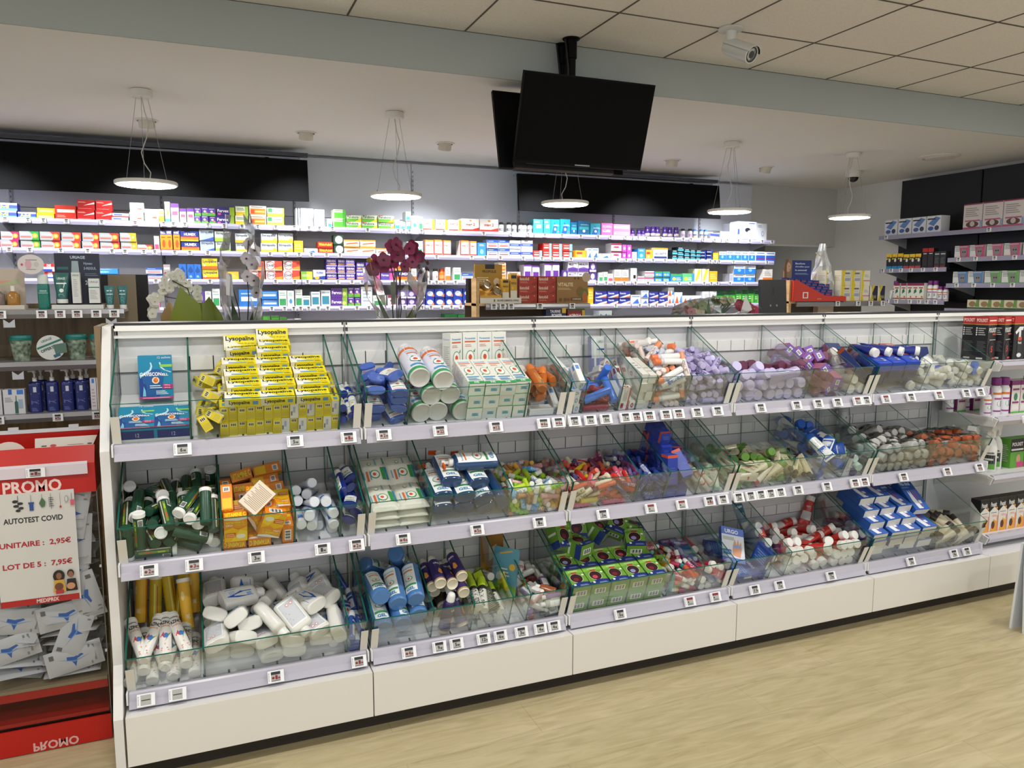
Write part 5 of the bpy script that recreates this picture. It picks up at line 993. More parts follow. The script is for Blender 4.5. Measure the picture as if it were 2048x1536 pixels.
 'l3': '0,1133,220,343,-110,-73,-33;1,1178,274,349,-122,-1,1;0,1133,180,360,-121,25,9;0,1162,142,319,-111,-70,-40;0,1213,131,342,-106,-72,-36;0,1133,137,377,110,73,281;0,1183,132,339,-104,71,37;0,1243,165,355,121,-24,-305;0,1227,122,366,-108,-72,-37;1,1196,140,393,-114,-46,-21;0,1176,112,391,-101,-50,-54;0,1167,187,390,56,-110,-218;0,1242,277,402,-176,-26,6;0,1145,110,396,127,31,291',
 'l5': '5,1359,111,302,88,101,241;3,1433,88,291,-161,-73,167;5,1390,181,324,-125,12,-35;0,1361,187,327,-119,56,-17;0,1375,105,327,-58,29,199;0,1346,104,320,-207,212,-44;1,1382,194,349,-162,15,-26;4,1459,318,374,-122,0,0;3,1436,229,357,153,-28,27;1,1349,179,348,-122,41,15;3,1435,105,317,-140,-3,9;1,1411,298,371,-165,-18,92;2,1409,164,358,-183,-3,-274;4,1460,268,379,-117,53,21;4,1427,65,335,142,-165,-143;4,1386,77,322,-207,12,-159;5,1382,248,360,-141,-278,34;2,1413,246,369,-140,287,43;3,1438,118,342,-134,8,-41;0,1433,77,356,153,-50,-146;3,1431,171,346,236,-91,-35;4,1439,303,394,161,7,290;0,1370,135,351,-217,-11,-223;4,1370,286,380,185,10,-50;4,1406,114,338,-132,-227,-65;0,1457,191,371,-131,19,-12;4,1354,241,379,-59,-74,-29;5,1436,127,367,137,67,-243;1,1376,76,365,133,12,208;4,1393,138,366,147,10,-268;1,1404,296,399,-166,-29,277;4,1401,249,387,-189,2,148',
 'm2': '1,1982,115,299,-168,-112,180;1,2056,100,316,155,-39,23;2,2000,80,295,133,58,-162;0,1995,99,293,162,8,-143;5,2063,96,335,166,207,19;3,2011,90,314,141,-77,-127;2,2049,77,301,-102,73,213;2,1994,106,316,146,-79,184;0,1957,60,343,4,-275,-185;4,2076,229,364,225,131,66;6,1998,126,336,-178,36,-85;0,2050,155,349,-181,80,-62;1,2077,245,386,-174,288,-4;6,1966,180,361,-159,77,-11;4,2004,77,331,159,24,193;2,2048,88,347,131,285,-29;2,2034,215,367,-7,-104,-247;4,2077,95,348,172,288,4;6,1990,187,364,-164,84,18;5,2060,272,370,-217,141,-109;1,1997,66,350,197,-24,137;1,2042,169,377,90,103,-32;2,2031,84,357,-149,-143,-9;1,2077,189,379,-20,-61,-124;4,2026,259,365,-195,222,-48;3,2017,182,367,-47,-134,-49;1,2027,345,383,157,-29,-157;0,2057,159,367,-171,100,-11;1,2077,115,378,132,25,308;2,2050,295,381,-135,-244,-46;4,2057,81,361,-122,15,5;0,2005,285,382,25,118,-178;3,2006,225,383,133,64,-127;1,1999,110,359,78,22,-218;2,2059,271,398,153,232,5;1,2038,364,389,158,-100,-156;2,2019,159,379,-40,139,180;0,2077,319,386,-154,-236,-2;1,2011,291,401,160,-91,172',
 'm3': '1,2114,132,306,-135,2,-5;0,2188,153,312,-136,4,-12;0,2204,275,356,-136,-1,2;1,2117,123,324,-162,3,-12;2,2139,313,370,-122,0,0;0,2150,125,302,-136,4,-12;0,2209,302,386,30,139,185;2,2137,127,344,-149,54,4;2,2147,254,377,-119,22,-1;0,2156,122,353,-150,51,29;0,2207,120,316,-140,69,11;0,2181,143,356,-187,21,-2;0,2208,123,345,-207,76,-38;0,2167,58,350,-295,-108,-12',
 'n1': '0,2428,98,353,15,-279,-157;0,2343,272,356,-174,31,-208;0,2347,110,316,-157,35,-157;0,2315,144,309,-157,-35,158',
 'n2': '0,2477,272,359,-134,7,-2;0,2476,202,379,-154,-40,-3;0,2477,186,406,-177,-15,0;0,2477,243,413,-201,-9,1;0,2506,281,419,-209,12,-3',
 'n3': '0,2559,152,315,-135,2,-5;0,2606,163,319,-135,5,-14;0,2656,177,324,-136,8,-24;0,2772,201,332,-135,-3,9;0,2819,149,314,-135,0,0;0,2868,148,314,-135,4,-5;0,2915,149,314,-135,6,-15;0,2559,151,339,-160,10,-5;0,2603,136,340,-160,5,-15;0,2656,133,343,-162,38,-33;0,2715,148,314,-135,0,-6;0,2825,137,336,-160,0,-5;0,2872,137,336,-160,4,-16;0,2919,136,336,-162,12,-28;0,2569,140,363,-184,16,4;0,2615,139,362,-183,20,-8;0,2675,150,359,-170,47,5;0,2716,168,342,-155,-12,-5;0,2838,120,362,-185,-4,5;0,2884,124,361,-184,2,-7;0,2930,121,359,-185,22,-20;0,2579,175,374,-204,5,22;0,2626,172,373,-204,12,7;0,2730,117,370,-167,26,45;0,2747,138,334,3,123,162;0,2813,139,376,-195,-44,-29;0,2887,161,371,-208,5,13;0,2943,156,369,-206,17,-4;0,2559,226,384,-193,3,-6;0,2649,220,376,-186,-10,40;0,2694,251,373,-167,-16,45;0,2780,150,351,-160,-3,9;0,2799,268,372,-154,-6,15;0,2873,294,366,-139,-17,49;0,2934,253,379,-171,-11,18;0,2576,255,400,-202,-5,22;0,2615,259,386,-177,-3,-5;0,2681,263,393,-186,-9,18;0,2753,265,374,-159,-9,26;0,2801,275,395,-179,-6,17;0,2861,213,377,-213,-24,132;0,2916,353,442,275,24,-74;1,2773,360,392,-172,-19,165;1,2612,321,399,181,52,-183;1,2757,157,387,-166,22,180',
 'o1': '0,3044,257,359,-122,0,0;0,3043,138,355,-122,0,0;0,3138,157,362,-122,-1,4;0,3246,141,356,-122,3,-8;0,3342,138,355,-122,0,0;0,3046,125,388,-122,-1,3;0,3149,125,388,-122,-1,2;0,3239,125,388,-122,-1,2;0,3334,135,392,-122,-2,7;0,3042,118,424,-122,-1,2;0,3151,115,423,-122,0,-1;0,3241,115,423,-122,1,-2;0,3344,115,423,-122,1,-2;0,3047,143,471,-122,0,0;0,3146,145,472,-123,-2,5;0,3243,143,471,-122,0,0;0,3331,219,499,-122,-2,5;0,3041,172,520,-122,0,0;0,3140,172,520,-123,0,0;0,3245,172,520,-122,0,0;0,3345,148,522,-89,4,-3;0,3042,201,569,-122,0,0;0,3135,201,568,-123,0,0',
 'o2': '0,3493,144,311,111,-310,-11;0,3521,212,366,-172,27,-54;0,3671,141,314,-123,47,19;0,3422,141,315,-126,2,-4;0,3602,81,322,-216,-40,152;0,3422,134,334,-149,2,-4;0,3640,83,315,-203,-33,148;0,3457,127,351,-148,-13,-13;0,3503,96,343,-217,-47,187;0,3617,199,352,88,249,-11;0,3550,130,343,-93,96,75;0,3693,136,337,75,-249,73;0,3583,143,359,235,-86,2;0,3659,269,380,-162,-11,52;0,3661,168,352,103,-252,66;0,3554,242,379,-191,25,-77;0,3502,67,330,-246,92,72;0,3619,159,364,104,-299,62'
}

BAYN = {'a3': 'nasal spray bay', 'b1': 'periwinkle gel bay', 'b3': 'amber sunscreen bay', 'c1': 'first narrow carton bay', 'c2': 'red and blue tube bay', 'c3': 'red emblem carton bay', 'c5': 'orange capped stick bay', 'c6': 'lavender stick bay',
        'd1': 'lavender tube bay', 'd2': 'purple carton bay', 'd3': 'coral banded tube bay', 'e1': 'upper blue carton bay', 'e2': 'small blue tube bay', 'e3': 'last top tier bay', 'f1': 'green tube bay', 'f2': 'vitamin carton bay', 'f3': 'toothpaste bay', 'f4': 'narrow navy gel bay',
        'g2': 'pump bottle bay', 'g3': 'lime and white balm bay', 'h1': 'red and cream balm bay', 'h2': 'navy balm bay', 'h3': 'small navy carton bay', 'h4': 'small beige tube bay', 'h5': 'pale green tube bay', 'i1': 'green capped tube bay', 'i2': 'black capped tube bay', 'i3': 'blue and white tube bay', 'i4': 'mint and purple cap bay',
        'j1': 'white wrapped tube bay', 'j2': 'orange capped wrapper bay', 'k2': 'antiseptic bottle bay', 'k3': 'small blue gel bay', 'l1': 'blue spray bottle bay', 'l2': 'small spray can bay', 'l3': 'lime roller bay', 'l5': 'mini bottle bay', 'm2': 'mixed balm bay', 'm3': 'wine red tube bay', 'n1': 'bandage bay', 'n2': 'grey tube bay', 'n3': 'red tube bay', 'o1': 'lower blue carton bay', 'o2': 'beige tube bay'}
CAMP = Vector((0.2494, -2.4309, 1.4977))

def place_words(x, y, z, x0, x1, T):
    """where a piece lies in its bay, from its real position"""
    (gy, gz), (fy, fz), (cy, cz) = T['gt'], T['fb'], T['cr']
    fx = (x - x0) / (x1 - x0)
    d = (y - gy) / (cy - gy)
    hgt = z - (fz + (cz - fz) * (y - fy) / (cy - fy))
    return '%s %s %s' % ('upper' if hgt > 0.085 else ('midway' if hgt > 0.045 else 'low'), 'front' if d < 0.36 else ('centre' if d < 0.66 else 'back'), 'left' if fx < 0.34 else ('middle' if fx < 0.67 else 'right'))

def turn_words(o):
    v = o.matrix_basis.to_3x3() @ Vector((0, 0, 1))
    if abs(v.z) > 0.8:
        return 'upright'
    if abs(v.y) > abs(v.x) * 1.3:
        return 'end on'
    return 'crosswise' if abs(v.x) > abs(v.y) * 1.3 else 'aslant'

PILE = []
for key, (tier, xa, xb, where, items) in sorted(BINS.items()):
    T = TIERS[tier]
    rows = [r.split(',') for r in POSES.get(key, '').split(';') if r]
    for ri, r in enumerate(rows):
        ki = int(r[0])
        x, y, z, a, b, c = [float(q) for q in r[1:]]
        k, n, lie, wording = items[ki]
        loc = Vector((x / 1000, y / 1000, z / 1000))
        q = Euler((a / 100, b / 100, c / 100)).to_quaternion()
        fr = q @ Vector((0, -1, 0))
        if fr.dot(CAMP - loc) < 0 and (ri * 7) % 10 < 8:        # most pieces show their printed side
            q = q @ Quaternion((0, 0, 1), pi)
        w1 = wording.split(' with ')[0] if len(wording.split()) > 5 else wording
        w1 = ' '.join(w1.split()[:6])
        o = spawn(k, loc, tuple(q), '', 'goods in the ' + where)
        o['label'] = '%s %s, %s in %s' % (w1, turn_words(o), place_words(loc.x, loc.y, loc.z, xa, xb, T), BAYN[key])
        PILE.append((key, ri, o.name))

# ---------------------------------------------------------------- goods stacked by hand in the trays
def tray_put(t, k, x, yy, zz, label, group, roll=(-pi / 2, 0, 0), cat=None):
    """yy runs up the tray slope from the glass, zz square to it"""
    T = TIERS[t]
    (fy, fz), (cy, cz) = T['fb'], T['cr']
    a = math.atan2(cz - fz, cy - fy)
    loc = (x, fy + yy * cos(a) - zz * sin(a), fz + yy * sin(a) + zz * cos(a))
    q = Euler((a, 0, 0)).to_quaternion() @ Euler(roll).to_quaternion()
    return spawn(k, loc, tuple(q), label, group, cat)

# antacid cartons
G = 'antacid cartons on the top tier'
for i, x in enumerate((0.068, 0.1675)):
    tray_put(1, 'gaviscon', x, 0.006 + .071, 0.023, 'turquoise sachet carton lying face up behind the front glass, %s' % ('beside the end clip' if i == 0 else 'beside the glass divider'), G)
spawn('gaviscon', (0.121, 0.335, 1.212), (radians(-3), 0, 0), 'turquoise sachet carton standing upright at the back of the first top bay', G)

# lozenge cartons: two courses on edge, then steps of cartons lying flat
G = 'yellow lozenge cartons on the top tier'
n = 14
for lay in range(2):
    for i in range(n):
        x = 0.318 + i * 0.0262
        if x > 0.660:
            continue
        kk = 'lyso_w' if (i * 3 + lay * 2) % 5 in (1, 2) and i > 5 else 'lyso'
        for dp in range(2):
            nm = 'yellow lozenge carton on edge, %s of the %s course, %s row' % (ORD[i], ('lower', 'upper')[lay], ('front', 'rear')[dp])
            tray_put(1, kk, x, 0.006 + .0525 + dp * 0.107 + 0.004 * ((i * 7 + lay) % 3), 0.0262 + lay * 0.0525, nm, G, (pi / 2, 0, pi / 2))
cols = [(0.372, 4, 'left'), (0.4815, 5, 'middle'), (0.5905, 4, 'right')]
for cx_, rows_, cn in cols:
    for r_ in range(rows_):
        dx = 0.004 * ((r_ * 5) % 3 - 1)
        tray_put(1, 'lyso', cx_ + dx + (0.006 if cn == 'left' else 0), 0.004 + .026 + r_ * 0.0535, 0.1055 + .0128 + r_ * 0.0135, 'yellow lozenge carton lying flat, %s step from the glass in the %s column' % (ORD[r_], cn), G, (0, 0, radians((-3, 2, 1, -2, 1)[r_] if cn == 'left' else 0.6)))
        for s_ in range(1, 2 + (r_ > 1)):
            if r_ and s_ * 0.0257 < 0.0135 * r_ + 0.001:
                tray_put(1, 'lyso', cx_, 0.004 + .026 + r_ * 0.0535, 0.1055 + .0128 + r_ * 0.0135 - 0.0257 * s_, 'yellow lozenge carton packed under the %s step of the %s column' % (ORD[r_], cn), G, (0, 0, 0))
spawn('lyso', (0.386, 0.352, 1.316), (radians(78), 0, radians(2)), 'yellow lozenge carton standing behind the left column, its name half covered', G)
spawn('lyso', (0.392, 0.312, 1.290), (radians(14), radians(-3), radians(-3)), 'yellow lozenge carton topping the left column', G)
spawn('lyso', (0.492, 0.355, 1.336), (radians(80), 0, radians(-1)), 'yellow lozenge carton standing tallest behind the middle column', G)
spawn('lyso', (0.494, 0.318, 1.306), (radians(22), 0, 0), 'yellow lozenge carton topping the middle column', G)
for x, y, z, rx, ry, rz, w_ in [(0.262, 0.118, 1.092, 62, 0, 90, 'standing on end at the left front'), (0.262, 0.300, 1.190, 20, 0, 96, 'at the back left with its end outward'), (0.300, 0.175, 1.160, 28, 8, 70, 'tipped sideways left of the steps, front one'),
                               (0.296, 0.245, 1.205, 24, 6, 66, 'tipped sideways left of the steps, rear one'), (0.300, 0.112, 1.110, 30, 5, 74, 'leaning on the front glass left of the courses'), (0.268, 0.205, 1.118, 12, -4, 84, 'buried flat at the left'), (0.334, 0.300, 1.235, 24, -6, 80, 'behind the tipped cartons, showing a white side')]:
    spawn('lyso', (x, y, z), (radians(rx), radians(ry), radians(rz)), 'yellow lozenge carton ' + w_, G)

# big white cans
G = 'big white spray cans on the top tier'
r_ = 0.0367
for i, (x, yy, zz, w_) in enumerate([(0.942, .012, r_, 'left in the bottom row'), (1.018, .016, r_, 'middle of the bottom row'), (1.078, .010, r_ * 1.0 + .0, 'right in the bottom row')]):
    tray_put(1, 'can', (0.941, 1.0155, 1.090)[i] if i < 2 else 1.0895, yy + .1175, zz, 'big white spray can lying with its metal base forward, ' + w_, G, (-pi / 2, 0, (0.1, -.05, .08)[i]))
for i, x in enumerate((0.9780, 1.0530)):
    tray_put(1, 'can', x, .018 + .1175, r_ + 0.0630, 'big white spray can lying in the middle row, %s' % ('left' if i == 0 else 'right'), G, (-pi / 2, 0, (.05, -.04)[i]))
tray_put(1, 'can', 1.0155, .006 + .1175, r_ + 0.1260, 'big white spray can lying on top of the heap of cans', G)
tray_put(1, 'can', 0.9395, .030 + .1175, r_ + 0.1275, 'big white spray can on the left of the top row of cans', G)

# essential oil cartons
G = 'white essential oil cartons on the top tier'
for c_ in range(4):
    for l_ in range(3):
        tray_put(1, 'pur', 1.1445 + c_ * 0.0575 - .004 + 0.002 * ((c_ + l_) % 2), 0.005 + .095 + 0.003 * ((c_ * 2 + l_) % 3), 0.0240 + l_ * 0.0475, 'white carton with green ring lying end forward, %s column from the cans, %s layer' % (ORD[c_], ('bottom', 'middle', 'top')[l_]), G)
for c_ in range(3):
    spawn('pur', (1.205 + c_ * 0.0585, 0.342, 1.2415), (radians(-1), 0, 0), 'white carton with green ring standing behind the lying cartons, %s from the cans' % ORD[c_ + 1], G)
spawn('pur', (1.138, 0.330, 1.2400), (0, 0, radians(22)), 'white carton standing turned aside behind the lying cartons, nearest the cans', G)

# clear fronted toothbrush cartons
G = 'slim white cartons on the top tier'
for c_ in range(2):
    for l_ in range(4):
        tray_put(1, ('mb_up', 'mb_clear')[(c_ + l_) % 2], 1.818 + c_ * 0.0300, 0.006 + .075 + 0.010 * ((c_ + l_) % 2), 0.0185 + l_ * 0.0365, 'slim white carton lying end forward, %s column, %s layer from the bottom' % (('left', 'right')[c_], ORD[l_]), G)
spawn('vea_box', (1.758, 0.345, 1.225), (radians(-4), 0, 0), 'tall lip care carton, pale above and deep blue below, standing behind small white cartons', None)

# wipes
G = 'packets of wipes on the middle tier'
for c_ in range(2):
    for l_ in range(3):
        tray_put(2, 'wipes', 0.815 + c_ * 0.101, 0.010 + .075 + l_ * 0.006, 0.016 + l_ * 0.0285, 'white packet of wipes lying at the front, %s pile, %s from the shelf' % (('left', 'right')[c_], ORD[l_]), G, (-pi / 2, 0, radians((2, -3, 1)[l_])))
    for l_ in range(3):
        tray_put(2, 'wipes', 0.815 + c_ * 0.101, 0.165 + .060 + l_ * 0.004, 0.026 + l_ * 0.029, 'white packet of wipes leaning at the back, %s pile, %s from the shelf' % (('left', 'right')[c_], ORD[l_]), G, (-pi / 2 + radians(16), 0, radians((-2, 3, 2)[l_])))

# vitamin tubes
G = 'vitamin tubes on the bottom tier'
for l_ in range(3):
    for c_ in range(5 - (l_ == 2)):
        x = 0.0345 + c_ * 0.0405 + (0.018 if l_ % 2 else 0)
        if x > 0.2:
            continue
        tray_put(3, 'azinc', x, 0.008 + .0825 + 0.004 * ((c_ * 3 + l_) % 3) + l_ * 0.008, 0.0215 + l_ * 0.0372, 'white vitamin tube with fruit picture lying base forward, %s from the wooden post, %s layer' % (ORD[c_], ('bottom', 'middle', 'top')[l_]), G, (-pi / 2 + radians(4 * l_), 0, 0.3 * ((c_ + l_) % 3 - 1)))
for c_, (k_, x, z_) in enumerate([('vit_t', 0.040, 0.478), ('vit_y', 0.083, 0.462), ('vit_y', 0.126, 0.480), ('vit_y', 0.166, 0.470), ('vit_t', 0.203, 0.486)]):
    spawn(k_, (x, 0.322 - 0.006 * (c_ % 2), z_), (radians(-13), radians((-2, 3, 0, 2, -1)[c_]), 0.4 * (c_ % 3 - 1)), '%s vitamin tube standing at the back, %s from the wooden post' % ('orange' if k_ == 'vit_t' else 'golden', ORD[c_]), G)
spawn('vit_t', (0.176, 0.250, 0.462), (radians(-20), 0, 0.2), 'orange vitamin tube standing in front of the back row', G)

# cards and boxes standing in the bottom tier
spawn('hunk_b', (1.300, 0.205, 0.425), (radians(-12), 0, radians(-52)), 'blue and green printed card standing askew with a yellow balm in front', None)
spawn('lb_gold', (1.283, 0.168, 0.405), (radians(-14), radians(-12), 0.2), 'yellow lip balm held in front of the blue printed card', None)
spawn('hunk_o', (1.288, 0.310, 0.470), (radians(-12), radians(-8), radians(-48)), 'ochre printed card standing behind the blue printed card', None)
spawn('urgo', (2.338, 0.175, 0.405), (radians(-38), radians(14), radians(-14)), 'light blue bandage box with a picture of a hand, leaning on the divider', None)
spawn('urgo_d', (2.390, 0.235, 0.390), (radians(-50), radians(20), radians(-20)), 'dark blue bandage box behind the one with a picture of a hand', None)
spawn('akil', (2.487, 0.300, 0.475), (radians(-18), radians(-12), 0), 'teal foot cream tube standing tall at the back of its bay', None)
spawn('tri', (2.500, 0.150, 0.395), (radians(-24), radians(-14), radians(8)), 'blue and red striped cream tube standing on its white cap', None)
# green gummy cartons
G = 'green gummy cartons on the bottom tier'
for c_ in range(5):
    for l_ in range(2):
        for d_ in range(2):
            tray_put(3, ('ped1', 'ped1', 'ped2', 'ped3', 'ped1')[(c_ * 2 + d_ + l_) % 5], 1.546 + c_ * 0.0835 + .002 * ((c_ + l_) % 2), 0.006 + .049 + d_ * .102, 0.0305 + l_ * 0.0605, 'green gummy carton lying face up, %s from the divider, %s course, %s row' % (ORD[c_], ('lower', 'upper')[l_], ('front', 'rear')[d_]), G)
for k_, x, y, z, rx, ry, rz, w_ in [('ped1', 1.56, .262, .512, -34, 10, 16, 'tipped on its side at the back near the divider'), ('ped1', 1.655, .315, .520, -22, -4, -8, 'standing at the back with its oval showing'), ('ped3', 1.745, .300, .508, -60, 0, 40, 'showing a white printed back'), ('ped2', 1.835, .290, .522, -48, 20, -32, 'thrown on top at the back'), ('ped1', 1.895, .285, .500, -70, 0, 70, 'lying sideways at the far back corner'), ('ped2', 1.87, .205, .470, -62, 0, -20, 'leaning on the far side divider'), ('ped1', 1.62, .225, .478, -80, 0, 24, 'lying askew on the rear row')]:
    spawn(k_, (x, y, z), (radians(rx), radians(ry), radians(rz)), 'green gummy carton ' + w_, G)

# ---------------------------------------------------------------- the medicine wall
BY = 3.87
BRAIL = mat('#c2bedd',0.25)
SHZ = {1:1.992,2:1.787,3:1.575,4:1.366,5:1.155}
SHN = {1:'top',2:'second',3:'third',4:'fourth',5:'lowest'}
MODX = [-2.96,-1.96,-0.96,0.039,1.039,2.039,3.039,4.039,5.039,5.70]
LEFTN = {1:'far left',2:'left',3:'orchid',4:'middle left',5:'middle',6:'middle right',7:'right',8:'doorway'}
PANW = mat('#d9dadf',0.5)
for i in range(1,9):
    x0,x1 = MODX[i],MODX[i + 1]
    cx = (x0 + x1) / 2
    g = empty('wall_shelving_unit',(cx,4.25,0),'tall white medicine wall bay, %s from the doorway end' % ORD[8 - i],'shelving unit')
    def P(mb,name):
        o = mb.build(name,g); o.location = (-cx,-4.25,0); return o
    P(MB().box(x1 - x0 - .004,0.02,1.70,(cx,4.26,0.99 + .25),PANW).box(x1 - x0 - .004,0.02,0.48,(cx,4.26,2.335),mat('#cfd1d9',0.5)),'back_panel')
    up = MB().box(0.016,0.012,2.2,(x0 + 0.01,4.245,1.35),mat('#b4b5ba',0.4))
    for k in range(34):
        up.box(0.005,0.003,0.016,(x0 + 0.01,4.238,1.25 + k * 0.038),'#3c3d42')
    P(up,'slotted_upright')
    for s_,z in SHZ.items():
        sh = MB().box(x1 - x0 - .004,0.36,0.012,(cx,4.07,z - 0.016),mat('#e2e2e8',0.45))
        o = P(sh,'shelf')
        rl = MB().prism([(BY + .022,z - .002),(BY + .004,z - .003),(BY - .002,z - .022),(BY + .004,z - .042),(BY + .022,z - .042)],x0 + .003,x1 - .003,BRAIL)
        ro = rl.build('price_rail',o)
        bk = MB().prism([(3.90,z - .024),(4.245,z - .024),(4.245,z - .115),(4.18,z - .085),(4.02,z - .05)],x1 - .010,x1 - .004,mat('#d6d6dc',0.45))
        bk.build('bracket',o)

